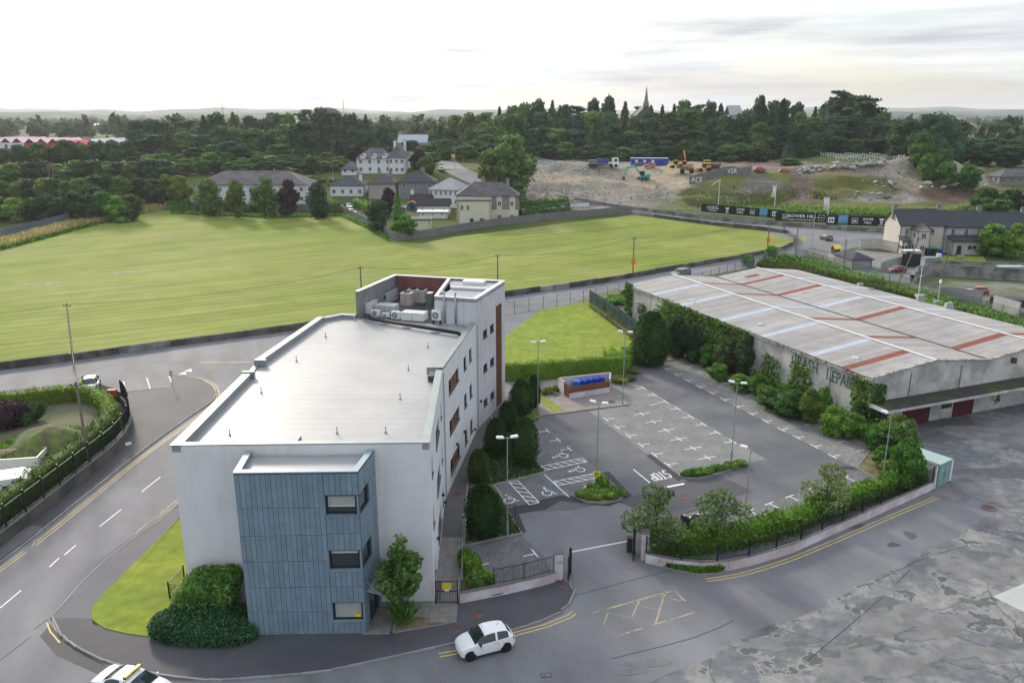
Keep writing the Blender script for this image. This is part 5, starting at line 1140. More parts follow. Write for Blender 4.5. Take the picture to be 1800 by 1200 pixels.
for px, py, d_, h, a, lb in LP:
    src = lampD if d_ else lampS; first = (d_ and not ud) or (not d_ and not us)
    if first:
        o = src; o.location = P(px, py)
        if d_: ud = True
        else: us = True
        PENDING = (o, R(a), lb, h/(8.2 if d_ else 7.6)); o.rotation_euler[2] = R(a); o['label'] = lb; o['group'] = 'car park lamps'; o.scale = (1,1,PENDING[3])
    else: clone(src, P(px, py), R(a), lb, 'car park lamps', (1,1,h/(8.2 if d_ else 7.6)))
# yellow pedestrian sign on the island lamp
c = P(1048,856); t = thing('crossing_sign', 'square yellow sign with two black walking figures on the island lamp post', 'sign', (c.x, c.y-.13, 1.35))
MB().cbox((0,0,0),(.62,.03,.55)).build('sign_plate', mat('sign_yellow', (.78,.72,.05), .5, 0), t)
for x_ in (-.1,.1):
    m_ = MB(); m_.tube((x_,-.02,.16),(x_,-.026,.16),.045,n=10).cbox((x_,-.022,.03),(.09,.01,.16)).cbox((x_-.03,-.0225,-.10),(.035,.01,.16),M=Matrix.Rotation(R(15),4,'Y')).cbox((x_+.03,-.0235,-.10),(.035,.01,.16),M=Matrix.Rotation(R(-15),4,'Y')); m_.build('walking_figure', black, t)

# ================================================================== bin store
bs0, bs1, bs2, bs3 = P(986,706-29), P(0,0), None, None
def zb4(x, y, z=0): return P(880+x/4.284, 620+y/4.284, z)
A = zb4(515,352); B = zb4(818,302); C = B+Vector((.35,2.4,0)); Dd = A+Vector((-1.05,2.6,0))
t = thing('bin_store', 'rendered bin enclosure with brown timber slat screen beside the hedge', 'bin store', A, world=True)
cap2 = mat('render_capping', (.34,.32,.33), .8, .1, 1)
for a, b in ((B,C),(C,Dd),(Dd,Dd.lerp(A,.55))): MB().wall(a, b, .1, 1.75, .18).build('wall', pinkw, t); MB().wall(a, b, 1.755, 1.80, .24).build('capping', cap2, t)
MB().wall(A, B, .1, .75, .18).build('wall', pinkw, t)
for k in range(8): MB().wall(A.lerp(B,.002*k), B, .78+k*.095, .86+k*.095, .05, -.05).build('timber_slat', wood, t)
for k in range(12): MB().wall(A.lerp(Dd,.01), A.lerp(Dd,.47), .25+k*.125, .36+k*.125, .05, .02).build('gate_slat', wood, t)
bin_m = mat('blue_bin_plastic', (.015,.05,.42), .4, .05, 2); bin_l = mat('light_blue_bin_plastic', (.03,.16,.50), .4, .05, 2)
def wheelie(loc, label, m):
    t = thing('wheelie_bin', label, 'bin', loc, R(172)); t.scale = (1.5,1.25,1.3); m_ = MB(); m_.add([(-.25,-.28,.1),(.25,-.28,.1),(.25,.25,.1),(-.25,.25,.1),(-.3,-.34,1.0),(.3,-.34,1.0),(.3,.34,1.0),(-.3,.34,1.0)], [(0,3,2,1),(4,5,6,7),(0,1,5,4),(1,2,6,5),(2,3,7,6),(3,0,4,7)]).build('body', m, t)
    m_ = MB(); m_.add([(-.32,-.37,1.01),(.32,-.37,1.01),(.32,.36,1.03),(-.32,.36,1.03),(-.27,-.3,1.12),(.27,-.3,1.12),(.27,.3,1.15),(-.27,.3,1.15)], [(0,3,2,1),(4,5,6,7),(0,1,5,4),(1,2,6,5),(2,3,7,6),(3,0,4,7)]).build('lid', m, t)
    for x_ in (-.22,.22): MB().tube((x_-.03,.3,.11),(x_+.03,.3,.11),.11,n=10).build('wheel', black, t)
for k in range(5):
    q = A.lerp(B, .26+.155*k)+Vector((-.25,1.75,.1)); wheelie(q, ['light blue lidded bin at the left end of the row','second blue bin from the left in the bin store','middle blue bin of the five in the bin store','fourth blue bin from the left in the bin store','rightmost blue bin in the bin store'][k], bin_l if k == 0 else bin_m)

# ================================================================== green cabinet (substation) at the street corner
gp = mat('pale_green_metal', (.30,.42,.38), .5, .06, 1); gp2 = mat('green_metal_door', (.20,.33,.32), .5, .08, 1)
A = P(1646,857); B = P(1668,846); u = (B-A).to_2d().normalized(); v = Vector((-u.y, u.x)); A2 = A.to_2d()
rz = math.atan2(u.y, u.x); t = thing('substation_cabinet', 'pale green metal substation kiosk with double doors at the street corner', 'cabinet', (A2.x, A2.y, 0), rz)
wd_ = 1.9
MB().box(0,0,0,2.0,3.3,2.15).build('body', gp2, t); MB().box(-.06,-.06,2.155,2.06,3.36,2.28).build('roof', gp, t)
for k in (0, 1): MB().box(.06+k*.95,-.03,.15,.96+k*.95,-.002,2.05).build('door', gp2, t); MB().box(.5+k*.9,-.045,1.5,.6+k*.9,-.032,1.68).build('warning_plate', white_paint, t)
MB().cbox((.96,-.045,1.05),(.03,.03,.5)).build('handle', black, t)
garden_wall('pink stained wall stub left of the green cabinet', [A2-u*.35, A2-u*.35+v*3.8], 2.2, .3); garden_wall('white edged wall stub right of the green cabinet', [A2+u*2.35, A2+u*2.35+v*3.9], 2.1, .3, m=render_w)
t = thing('railings', 'black railings leading from the green cabinet towards the warehouse', 'railings', (A2.x, A2.y, 0), world=True); railing(t, [A2+u*2.7+v*.2, A2+u*2.7+v*8.5], 1.3, .6, post=2.4)

# ================================================================== crash repair warehouse
WB = Vector((18.5,123.8)); wu = Vector((.928,.373)); wd = Vector((.373,-.928)); WL = 50.0; BAY = 16.5
wp = lambda s, l, z=0: Vector(((WB+wu*s+wd*l).x, (WB+wu*s+wd*l).y, z))
wall_old = mat('old_white_render', (.53,.52,.49), .95, .12, .5, streak=.40, bump=.35, bscale=5, col2=(.33,.325,.31), mscale=.4)
rc = thing('warehouse', 'long derelict grey sheet roofed warehouse with painted lettering beside the car park', 'warehouse', wp(0,0), world=True)
EV, RI = 5.9, 6.85
facade(wp(WL*0,0), wp(0,WL), 0, EV, [], wall_old, rc, side=-1)
# wall is seen from the left: orient outwards
def quadwall(a, b, z0, z1a, z1b, m, name='wall'): return MB().quad((a.x,a.y,z0),(b.x,b.y,z0),(b.x,b.y,z1b),(a.x,a.y,z1a)).build(name, m, rc)
fr = [wp(0,WL), wp(BAY/2,WL), wp(BAY,WL), wp(1.5*BAY,WL), wp(2*BAY,WL)]; hz = [EV+.15,RI+.1,EV+.15,RI+.1,EV+.15]
for i in range(4): quadwall(fr[i], fr[i+1], 0, hz[i], hz[i+1], wall_old); quadwall(fr[i]-Vector((wd.x,wd.y,0))*WL, fr[i+1]-Vector((wd.x,wd.y,0))*WL, 0, hz[i], hz[i+1], wall_old)
quadwall(wp(2*BAY,0), wp(2*BAY,WL), 0, EV, EV, wall_old)
sheet_g = mat('roof_sheet_grey', (.285,.275,.265), .85, .12, .6, rnd=.09, col2=(.34,.33,.315), mscale=.1, streak=.10); sheet_b = mat('roof_sheet_pale_blue', (.37,.42,.50), .7, .12, 1); sheet_r = mat('roof_sheet_rusty', (.215,.062,.040), .85, .2, 1.2)
NS = 48; sw = WL/NS
blues = {0:[6,11,18,26,33,39], 1:[18], 2:[11,18], 3:[3,6,11,18,26,33,40]}
reds = {0:[45], 1:[4,9,28,37], 2:[4,9,16,37,44], 3:[45]}
# placement follows the picture: (slope, pixel near one end) -> sheet index
def sidx(px, py): 
    q = P(px, py, 6.4).to_2d()-WB; return q.dot(wu), q.dot(wd)
specials = {}
for col, lst in (('b', [((1150,516),(1223,503)),((1208,534),(1278,522)),((1262,561),(1345,546)),((1335,590),(1420,572)),((1418,622),(1508,604)),((1345,542),(1418,541)),((1420,541),(1500,526)),((1380,491),(1440,490)),((1440,506),(1505,506)),((1505,526),(1590,524)),((1590,548),(1670,547))]),
                 ('r', [((1478,646),(1578,625)),((1225,501),(1295,501)),((1295,501),(1367,488)),((1330,485),(1344,482)),((1278,519),(1350,518)),((1350,518),(1423,504)),((1410,565),(1490,563)),((1490,563),(1570,546)),((1505,596),(1590,594)),((1672,614),(1760,594)),((1768,592),(1830,590))])):
    for p0, p1 in lst:
        (s0, l0), (s1, l1) = sidx(*p0), sidx(*p1); sm_, lm_ = (s0+s1)/2, (l0+l1)/2
        specials[(max(0, min(3, int(sm_/(BAY/2)))), max(0, min(NS-1, int(lm_/sw))))] = (col, abs(s1-s0) < 3)
for sl_ in range(4):
    s0, s1 = sl_*BAY/2, (sl_+1)*BAY/2; z0, z1 = (EV, RI) if sl_ % 2 == 0 else (RI, EV)
    if sl_ == 0: s0 -= .35
    if sl_ == 3: s1 += .35
    for i in range(NS):
        l0, l1 = i*sw+.012, (i+1)*sw-.012; sp_ = specials.get((sl_, i)); m_ = sheet_g if not sp_ else (sheet_b if sp_[0] == 'b' else sheet_r); e = .010 if i % 2 else 0
        a0 = s0
        def sh(sa, sb, m_, e, nm='roof_sheet'):
            za = z0+(z1-z0)*(sa-s0)/(s1-s0); zb = z0+(z1-z0)*(sb-s0)/(s1-s0)
            q = [wp(sa,l0,za+.1+e), wp(sb,l0,zb+.1+e), wp(sb,l1,zb+.1+e), wp(sa,l1,za+.1+e)]
            r_ = [Vector((p_.x,p_.y,p_.z+.05)) for p_ in (wp(sa,(l0+l1)/2-.06,za+.1+e), wp(sb,(l0+l1)/2-.06,zb+.1+e))]
            MB().add([*q, *[p_-Vector((0,0,.06)) for p_ in q]], [(0,3,2,1)[::-1],(4,5,6,7)[::-1],(0,1,5,4),(1,2,6,5),(2,3,7,6),(3,0,4,7)]).build(nm, m_, rc)
        if sp_ and sp_[1]: sh(s0, (s0+s1)/2-1, sheet_g, e); sh((s0+s1)/2-1, (s0+s1)/2+1.5, m_, e+.02, 'roof_patch'); sh((s0+s1)/2+1.5, s1, sheet_g, e)
        else: sh(s0, s1, m_, e)
for s_ in (BAY/2, 1.5*BAY): MB().wall(wp(s_,-.1), wp(s_,WL+.1), RI+.12, RI+.20, .42).build('ridge_cap', mat('white_ridge', (.58,.58,.58), .6, .1, 1), rc)
MB().wall(wp(BAY,-.1), wp(BAY,WL), EV+.05, EV+.165, .30).build('valley_gutter', mat('valley_gutter', (.06,.06,.055), .9, .2, 1), rc)
lich = mat('lichened_capping', (.19,.175,.16), .95, .3, 2.5, col2=(.42,.41,.39), mscale=1.3, mix=(.42,.55), bump=.5, bscale=6)
MB().wall(wp(-.12,0), wp(-.12,WL), EV-.32, EV+.06, .34).build('gutter', lich, rc)
for i in range(4):
    a, b = fr[i], fr[i+1]; o_ = Vector((wd.x,wd.y,0))*.05; MB().wall(a+o_, b+o_, (hz[i]+.01, hz[i+1]+.01), (hz[i]+.10, hz[i+1]+.10), .28).build('gable_capping', lich, rc)
# lean-to canopy on the front with doors below
ca = [wp(-.3,WL+.02,3.35), wp(34,WL+.02,3.35), wp(34,WL+2.3,3.15), wp(-.3,WL+2.3,3.15)]
mossy = mat('mossy_felt', (.045,.045,.042), .95, .3, 1.5, col2=(.07,.085,.02), mscale=.5, mix=(.5,.62), bump=.6, bscale=6)
MB().add([*ca, *[q-Vector((0,0,.14)) for q in ca]], [(0,3,2,1),(4,5,6,7),(0,1,5,4),(1,2,6,5),(2,3,7,6),(3,0,4,7)]).build('canopy_roof', mossy, rc)
MB().wall(wp(-.34,WL+2.36), wp(34,WL+2.36), 2.95, 3.20, .10).build('fascia', wall_old, rc); MB().wall(wp(-.36,WL+.05), wp(-.36,WL+2.4), 2.95, 3.34, .10).build('fascia', render_w, rc)
maroon = mat('maroon_door_paint', (.085,.012,.022), .6, .3, 1.2)
for s_, w_ in ((1.2,1.3),(4.6,1.9),(6.55,1.9),(12.0,3.0)): MB().wall(wp(s_,WL+.06), wp(s_+w_,WL+.06), .02, 2.7, .08).build('door', maroon, rc)
for px in (1, ): MB().wall(wp(10.2,WL+.05), wp(11.7,WL+.05), 1.2, 2.4, .05).build('window', glass, rc)
MB().cbox(wp(20.1,WL+.25,5.6), (.4,.4,.6)).build('lamp_bracket', iron, rc)
for q in (5.0, 12.3, 23): MB().wall(wp(q,WL+.03), wp(q+.05,WL+.03), 3.4, EV, .06).build('downpipe', mat('rusty_pipe', (.12,.08,.07), .8, .2, 2), rc)
# painted lettering on the side wall
paint = mat('faded_green_lettering', (.055,.115,.085), .8, .3, 2)
Aw, Bw = wp(0,0), wp(0,WL)
for txt, p0, p1, zc in (('CRASH',(1391,640),(1436,660),4.55),('REPAIRS',(1452,668),(1507,694),4.4)):
    s0, s1 = onw(*p0, Aw, Bw)[0], onw(*p1, Aw, Bw)[0]; q = wp(-.04,(s0+s1)/2,zc)
    text_obj(txt, 1.9, paint, rc, q, (R(90),0,math.atan2(wd.y,wd.x)), 'lettering', width=s1-s0, ext=.01, bold=.012)
MB().wall(wp(-.03,30.0), wp(-.03,30.25), 0, EV-.4, .06).build('pilaster', mat('rusty_pipe', (.12,.08,.07)), rc)
for s_ in (6.5, 16.0, 38.2, 43.8): MB().wall(wp(-.05,s_), wp(-.05,s_+.22), 0, EV-.35, .12).build('pilaster', wall_old, rc)
# ivy on the warehouse wall: hangs from the eaves, thick in the middle
def ivy(ranges, name, label, seed):
    r = np.random.default_rng(seed); P_ = []
    for l0, l1, zt, zb, dens, th in ranges:
        k = int(dens*(l1-l0)*(zt-zb)); l = r.uniform(l0, l1, k); z = r.uniform(zb, zt, k); keep = (np.sin(l*3.1+z*.6)+np.sin(l*1.3+2)+np.sin(l*7.3-z*1.7)*.5) > (-1.5+2.1*(zt-z)/(zt-zb+.01)*(dens < 40)); l, z = l[keep], z[keep]; s = -.08-th*r.random(len(l))
        P_.append(np.stack([WB.x+wu.x*s+wd.x*l, WB.y+wu.y*s+wd.y*l, z], 1))
    v = leaf_verts(np.vstack(P_), .17, r, asp=.8); return tag(put(name, np_mesh(name, v, len(v)//4, F_IVY)), label, 'ivy')
ivy([(17.0,30.6,6.0,.3,60,.55),(10.5,18,6.1,.6,55,.5),(30.5,31.2,5.6,2.0,30,.3)], 'ivy', 'dense ivy hanging over the middle of the warehouse side wall', 2)
ivy([(-.4,1.6,6.4,.5,60,.5),(3,5.6,3.8,.4,30,.25),(8,10.5,4.6,.4,26,.25)], 'ivy', 'ivy climbing the far corner of the warehouse wall', 3)
ivy([(47.6,50.3,5.7,.5,60,.5),(33.4,36.2,4.0,.5,42,.6),(38.2,41.5,4.6,.5,42,.6)], 'ivy', 'ivy around the painted lettering and near corner of the warehouse', 4)
o = put('ivy', np_mesh('ivy', leaf_verts(np.stack([WB.x+wu.x*(-.1+1.3*np.random.rand(700))+wd.x*(50.15+.25*np.random.rand(700)), WB.y+wu.y*(-.1+1.3*np.random.rand(700)*0)+wd.y*(50.15+.25*np.random.rand(700)), .4+5*np.random.rand(700)], 1), .16, rng), 700, F_IVY)); tag(o, 'narrow strip of ivy turning the front corner of the warehouse', 'ivy')
for px, py, wd2, h, lb in [(1700,712,5.5,3.2,'dark bramble mass growing against the warehouse front, left one'),(1780,700,7,4.0,'dark bramble mass growing against the warehouse front at the picture edge'),(1655,728,2.2,1.6,'small weeds at the maroon doors')]: shrub(px, py, wd2, h, F_COV if px > 1690 else F_DARK, lb, 'brambles', 'brambles', n=2400, leaf=.17, dp=wd2*.5)
# rubble blocks on the far eaves and masts
for i, (px, py) in enumerate([(1512,502),(1531,510),(1614,521),(1617,530),(1646,533),(1667,543)]): 
    q = P(px, py, 6.0); t = MB().add(*(lambda r2: ([(x*r2.uniform(.7,1.1), y*r2.uniform(.7,1.1), z*r2.uniform(.7,1.0)) for x, y, z in [(-.5,-.4,0),(.5,-.4,0),(.5,.4,0),(-.5,.4,0),(-.45,-.35,.9),(.45,-.35,.9),(.45,.35,.9),(-.45,.35,.9)]], [(0,3,2,1),(4,5,6,7),(0,1,5,4),(1,2,6,5),(2,3,7,6),(3,0,4,7)]))(random.Random(i))).build('masonry_block', concrete)
    t.location = q; t.scale = (1.1,1.1,1.2) if i in (3,5) else (.9,.9,.5); tag(t, ['weathered block on the far roof edge, leftmost','weathered block on the far roof edge, second from left','upper weathered block under the thin mast','larger weathered block under the thin mast','small weathered block right of the mast','weathered block at the right of the far roof edge'][i], 'block', 'weathered blocks on the warehouse edge')
q = P(1614,520,6.2); t = thing('aerial_mast', 'thin white mast with a cross arm standing on the blocks of the warehouse edge', 'mast', q); MB().tube((0,0,0),(0,0,5.2),.05,.03,6).build('pole', white_paint, t); MB().tube((-.2,0,3.0),(.5,0,3.0),.03,n=5).build('cross_arm', white_paint, t)
q = P(1648,532,6.0); t = thing('aerial_mast', 'short pale post right of the white mast on the warehouse edge', 'mast', q); MB().tube((0,0,0),(0,0,3.0),.07,.07,6).build('pole', wall_old, t); MB().cbox((0,0,3.1),(.3,.2,.5)).build('cap', white_paint, t)
# ================================================================== lawn, fences, scrub on the north side
structure(MB().prism(PP([(888,592),(950,545),(1000,536),(1028,531),(1037,533),(1100,580),(1150,612),(1148,640),(1105,636),(1104,650),(885,664)]), -.02, .10).build('lawn', lawn))
def dist_poly(px): return [q.to_2d() for q in PP(px)]
structure(MB().sheet(PP([(1010,530),(1037,533),(1100,580),(1135,600),(1135,560),(1105,520),(1085,505)]), .011).build('scrub_ground', mat('scrub_soil', (.12,.13,.06), .95, .3, 1, col2=(.20,.18,.13), mscale=.4, bump=.5, bscale=6)))
fn = thing('fence', 'grey mesh fence on posts between the lawn and the north road', 'fence', P(888,560), world=True)
railing(fn, PP([(878,556),(950,545),(1030,532),(1100,519)]), 2.3, 0, bar=.16, post=2.9, m=fence_steel, r=.008, rails=(.03,.5,.97), postw=.09)
fg = thing('fence', 'green grey palisade fence between the lawn and the ivy corner of the warehouse', 'fence', P(1037,533), world=True)
railing(fg, PP([(1036,532),(1070,553),(1105,580),(1140,605)]), 2.3, 0, bar=.15, post=2.7, m=fence_green, r=.028, rails=(.2,.85), postw=.09)
hedge(PP([(1040,540),(1075,566),(1110,592),(1140,612)]), .9, .7, 'brown weeds along the foot of the palisade fence', F_OLIVE, dens=25, leaf=.14, wave=.2, name='weeds', cat='weeds', kind='stuff')
for px, py, wd_, h, m_, lb in [(1085,533,5,1.6,F_LAUREL,'bramble bush in the gap between the road fence and warehouse corner'),(1066,548,1.6,2.2,F_LIGHT,'young sapling on the palisade fence by the lawn'),(1103,527,2.4,2.2,F_IVY,'ivy bush at the far corner of the warehouse')]: shrub(px, py, wd_, h, m_, lb, n=1400, leaf=.14)
fe = thing('fence', 'long grey mesh fence on posts beside the north road and behind the warehouse scrub', 'fence', P(1100,519), world=True)
railing(fe, GG([(1150,511),(1235,497),(1300,479),(1340,463),(1400,452),(1430,452)]), 2.2, 0, bar=.2, post=3.2, m=fence_steel, r=.01, rails=(.03,.5,.97), postw=.1, drape=True)
fe2 = thing('fence', 'long grey mesh fence on posts running behind the warehouse towards the right edge', 'fence', G(1430,452), world=True)
railing(fe2, GG([(1400,452),(1440,466),(1500,480),(1560,497),(1640,523),(1720,549),(1800,572),(1880,600)]), 2.3, 0, bar=.14, post=3.2, m=fence_green, r=.016, rails=(.03,.5,.97), postw=.1, drape=True)
scrub = [q.to_2d() for q in GG([(1330,470),(1345,452),(1400,456),(1500,486),(1640,528),(1800,578),(1900,612),(1880,640),(1800,590),(1640,532),(1520,506),(1470,490),(1390,476)])]
draped_poly([Vector((q.x,q.y)) for q in scrub], .03, 'scrub_bank', mat('scrub_grass', (.07,.10,.03), .95, .3, .5, bump=.8, bscale=4, col2=(.13,.12,.05), mscale=.2))
tufts(scrub, 9000, .8, mk('long_grass_green', (.10,.14,.035), .4), wd=.16, label='long unmown grass behind the warehouse')
hedge(GG([(1352,462),(1400,466),(1470,482),(1540,499)]), 4.0, .9, 'green brambles growing behind the warehouse', F_LAUREL, dens=9, leaf=.26, wave=.4, name='brambles', cat='brambles', kind='stuff')
hedge(GG([(1560,508),(1640,530),(1720,554),(1800,580),(1860,600)]), 2.6, .7, 'green brambles along the fence at the right', F_LAUREL, dens=9, leaf=.24, wave=.35, name='brambles', cat='brambles', kind='stuff', seed=8)
for px, py, wd_, h in [(1355,455,3,3.4),(1315,468,3,2.6),(1380,462,4,2.2),(1245,505,2.6,2.2)]: shrub(px, py, wd_, h, F_LAUREL, {1355:'tall bramble bush at the top corner of the scrub near the bend',1315:'leafy bush on the road fence left of the scrub corner',1380:'wide low bush in the scrub behind the fence corner',1245:'bush beside the road fence right of the grey jeep'}[px], n=1200, leaf=.2)

# ================================================================== left enclosure: curved wall, railings, hedge, mound, caravan
EN = [(-150,1080),(-60,1010),(0,962),(60,915),(110,874),(160,834),(205,796),(226,768),(231,745),(224,722),(206,706),(180,697),(150,694),(100,699),(40,706),(0,709),(-90,722),(-200,735)]
ep = smooth_path(PP(EN), .9); k_ = next(i for i, q in enumerate(ep) if (q-P(231,745).to_2d()).length < 1.6)
garden_wall('old stone wall curving round the left corner below dark railings', ep[:k_+9], 1.15, .35, m=mat('mossy_stone', (.115,.115,.105), .95, .3, 1, bump=.6, bscale=6, col2=(.055,.055,.052), mscale=.5, speck=.2), seglen=2.4)
dgreen = mat('dark_green_railing', (.008,.022,.020), .45, 0, spec=.4)
er = thing('railings', 'tall dark green railings on the curved stone wall at the left corner', 'railings', ep[0], world=True); railing(er, ep[:k_+9], 1.9, 1.2, bar=.12, post=2.4, m=dgreen, r=.016, rails=(.12,.88), postw=.09, pr=.1)
er = thing('railings', 'grey picket railings along the north road at the left edge', 'railings', ep[-1], world=True); railing(er, ep[k_+8:], 1.5, 0, bar=.17, post=2.6, m=mat('grey_picket', (.06,.065,.065), .6, 0), r=.035, rails=(.25,.8), postw=.1, pr=.05)
hi = offset_poly(ep, 1.9)
hedge(hi[4:k_+1], 1.5, 2.5, 'tall green hedge inside the curved railings at the left corner', mk('foliage_privet', (.055,.110,.020), .5), dens=30, leaf=.13, wave=.16)
hedge(hi[k_+1:-2], 1.3, 1.75, 'bright clipped hedge behind the grey picket railings', F_HEDGE, dens=30, leaf=.13, wave=.1, seed=12)
for px, py, wd_, h, m_, lb in [(8,752,5.2,3.0,F_PURP,'brown purple bush inside the left hedge at the picture edge'),(45,742,3.4,2.4,F_DARK,'dark green bush inside the left hedge beside the purple one')]: shrub(px, py, wd_, h, m_, lb, n=2500, leaf=.16)
gyard = structure(MB().prism([q.to_2d() for q in [*offset_poly(ep, .3)]], -.02, .05).build('enclosure_ground', mat('enclosure_soil', (.16,.14,.11), .95, .25, .6, col2=(.09,.11,.04), mscale=.3, bump=.5, bscale=5)))
c = P(88,800); m_ = MB(); nr_, na = 12, 32; r_ = random.Random(2)
for i in range(nr_+1):
    for j in range(na):
        a = 2*PI*j/na; t_ = i/nr_; rr = t_*(1+.10*math.sin(3*a+1)+.06*math.sin(7*a)); m_.v.append((c.x+4.9*rr*math.cos(a), c.y+4.6*rr*math.sin(a), .03+2.9*(1-t_*t_)**1.15*(1+.10*t_*math.sin(4*a+t_*5))+.2*t_*r_.random()*(t_ < .98)))
for i in range(nr_):
    for j in range(na): a, b = i*na+j, i*na+(j+1)%na; m_.f.append((a, a+na, b+na, b))
structure(m_.build('earth_mound', mat('mound_earth', (.11,.095,.06), .95, .3, 1.2, col2=(.10,.14,.035), mscale=.6, mix=(.42,.56), bump=1.0, bscale=4, speck=.2), smooth=True))
tufts([(c.x+4.6*math.cos(a), c.y+4.3*math.sin(a)) for a in np.arange(0,6.28,.3)], 1500, .3, F_SHRUB, 'mound_weeds', z=1.2, label='weeds on the earth mound')
cream = mat('caravan_white', (.66,.66,.63), .4, .05, 1)
c = P(2,850,2.5); t = thing('caravan', 'white caravan with a flat pale roof and roof vent behind the left railings', 'caravan', (c.x-1.3, c.y+1.3, .05), R(22))
m_ = MB(); prof = [(-3.0,.5),(-3.1,1.5),(-2.6,2.35),(-2.0,2.55),(2.0,2.55),(2.7,2.2),(3.0,1.4),(2.9,.5)]
n = len(prof); m_.add([(x,-1.1,z) for x, z in prof]+[(x,1.1,z) for x, z in prof], [tuple(range(n)), tuple(range(2*n-1,n-1,-1))]+[(i,(i+1)%n+0*n,(i+1)%n+n,i+n)[::-1] for i in range(n)]).build('body', cream, t)
MB().box(-.4,-.3,2.56,.2,.3,2.66).build('roof_vent', mat('vent_cream', (.5,.46,.36), .6, 0), t)
for x_ in (-1.6,.6): MB().box(x_,-1.13,1.3,x_+1.1,-1.102,1.95).build('window', glass, t)
for y_ in (-1.0,1.0): MB().tube((.1,y_-.08,.32),(.1,y_+.08,.32),.32,n=14).build('wheel', black, t)
MB().tube((-.4,.6,2.6),(-.4,.6,2.8),.06,n=6).build('flue', galv, t)
c = P(18,816,1.8); t = thing('open_trailer', 'open pale panelled trailer body behind the caravan at the left', 'trailer', (c.x-1.2, c.y+2.2, .05), R(10))
tan = mat('tan_panel', (.42,.33,.21), .7, .15, 1)
MB().box(-2.6,-1.2,.5,2.6,1.2,.6).build('floor', tan, t)
for q in ((-2.6,-1.2,2.6,-1.12),(-2.6,1.12,2.6,1.2),(-2.6,-1.12,-2.52,1.12),(2.52,-1.12,2.6,1.12)): MB().box(q[0],q[1],.603,q[2],q[3],1.8).build('side_panel', cream if q[1] < 0 else tan, t)
for y_ in (-1.25,1.25): MB().tube((0,y_-.08,.35),(0,y_+.08,.35),.35,n=12).build('wheel', black, t)
c = P(216,712); t = tag(MB().cbox((0,0,1.3),(.9,.5,.9)).build('red_box', mat('red_brown_box', (.35,.05,.03), .6, .1, 1)), 'red box tucked inside the curved railings', 'box'); t.location = (c.x-1.2, c.y+.3, .05)
# small white plate on the stone wall
q = P(222,772); t = tag(MB().cbox((0,0,0),(.04,.55,.28),0).build('street_plate', white_paint), 'small white street name plate on the curved stone wall', 'sign'); t.location = P(221,778,.75)+Vector((.35,-.2,0)); t.rotation_euler = (0,0,R(-55))

# ================================================================== utility poles and wires
pole_m = mat('weathered_pole', (.15,.135,.11), .9, .25, 2, bump=.3, bscale=12); wire_m = mat('wire', (.02,.02,.02), .6, 0)
POLES = {}
def upole(key, base, h, label, lean=(0, 0), r=.14, arm=True, drape=True, extra=None):
    t = thing('utility_pole', label, 'utility pole', base, group='wooden utility poles'); top = Vector((lean[0], lean[1], h)); MB().tube((0,0,0), top, r, r*.7, 8).build('pole', pole_m, t)
    if arm: MB().cbox((top.x,top.y,h-.35),(.9,.08,.08),.3).build('cross_arm', pole_m, t); [MB().tube((top.x+q*.9,top.y+q*.25,h-.3),(top.x+q*.9,top.y+q*.25,h-.12),.04,n=6).build('insulator', dark, t) for q in (-.4,0,.4)]
    if extra: extra(t)
    POLES[key] = Vector(base)+top-Vector((0,0,.15)); return t
b = P(160,830,.1); tp = D(131,672,b.y-.2); upole('road', b, tp.z-.1, 'tall leaning wooden pole on the left pavement beside the stone wall', (tp.x-b.x, 0))
b = P(131,652); tp = D(117,533,b.y); upole('field', b, tp.z, 'leaning wooden pole at the field wall behind the white parked car', (tp.x-b.x, 0))
def pole_px(key, px, py0, py1, label, **k):
    b = G(px, py0); v = (py1-600)/1400; upole(key, b, 32-b.y*(SP+CP*v)/(CP-SP*v)-b.z, label, **k)
pole_px('a', 638, 562, 468, 'dark wooden pole just left of the roof plant enclosure, at the field wall'); pole_px('b', 875, 522, 447, 'wooden pole with insulators behind the right corner of the tower')
pole_px('c', 1112, 488, 417, 'wooden pole at the field wall with an orange notice', extra=lambda t: MB().cbox((0,-.2,3.3),(.9,.05,.9)).build('orange_notice', mat('orange_notice', (.85,.16,.03), .5, 0), t))
pole_px('d', 1348, 447, 385, 'wooden pole with an orange notice near the bend of the field wall', extra=lambda t: MB().cbox((0,-.2,3.4),(.9,.05,.9)).build('orange_notice', mat('orange_notice', (.85,.16,.03)), t))
pole_px('e', 1398, 449, 396, 'wooden pole with a yellow road sign at the tip of the field'); pole_px('f', 1293, 394, 345, 'wooden pole on the road in front of the first black hoarding'); pole_px('g', 1378, 405, 350, 'tall lamp pole in front of the overlapping hoardings')
pole_px('h', 1482, 476, 420, 'grey wooden pole beside the yellow play house', arm=False)
c = G(1584,488); upole('i', c, 8.2, 'leaning dark pole beside the red car and black garage', (2.6,0))
upole('j', G(1650,495), 7.5, 'leaning grey pole at the garden behind the terrace', (1.6,0), arm=False)
def wire(a, b, sag=.8, r=.022, label='thin overhead wire'):
    m_ = MB(); pts = [a.lerp(b, i/10)-Vector((0,0,sag*4*(i/10)*(1-i/10))) for i in range(11)]
    for p_, q_ in zip(pts, pts[1:]): m_.tube(p_, q_, r, n=4, cap=False)
    o = m_.build('overhead_wire', wire_m); tag(o, label, 'wire', 'overhead wires'); return o
W_ = [('field','a'),('a','b'),('b','c'),('c','d'),('d','e'),('e','g'),('g','f')]
nm = {'field':'the leaning field pole','a':'the pole left of the roof plant','b':'the pole behind the tower','c':'the first orange notice pole','d':'the second orange notice pole','e':'the road sign pole','g':'the lamp pole at the hoardings','f':'the pole by the first hoarding'}
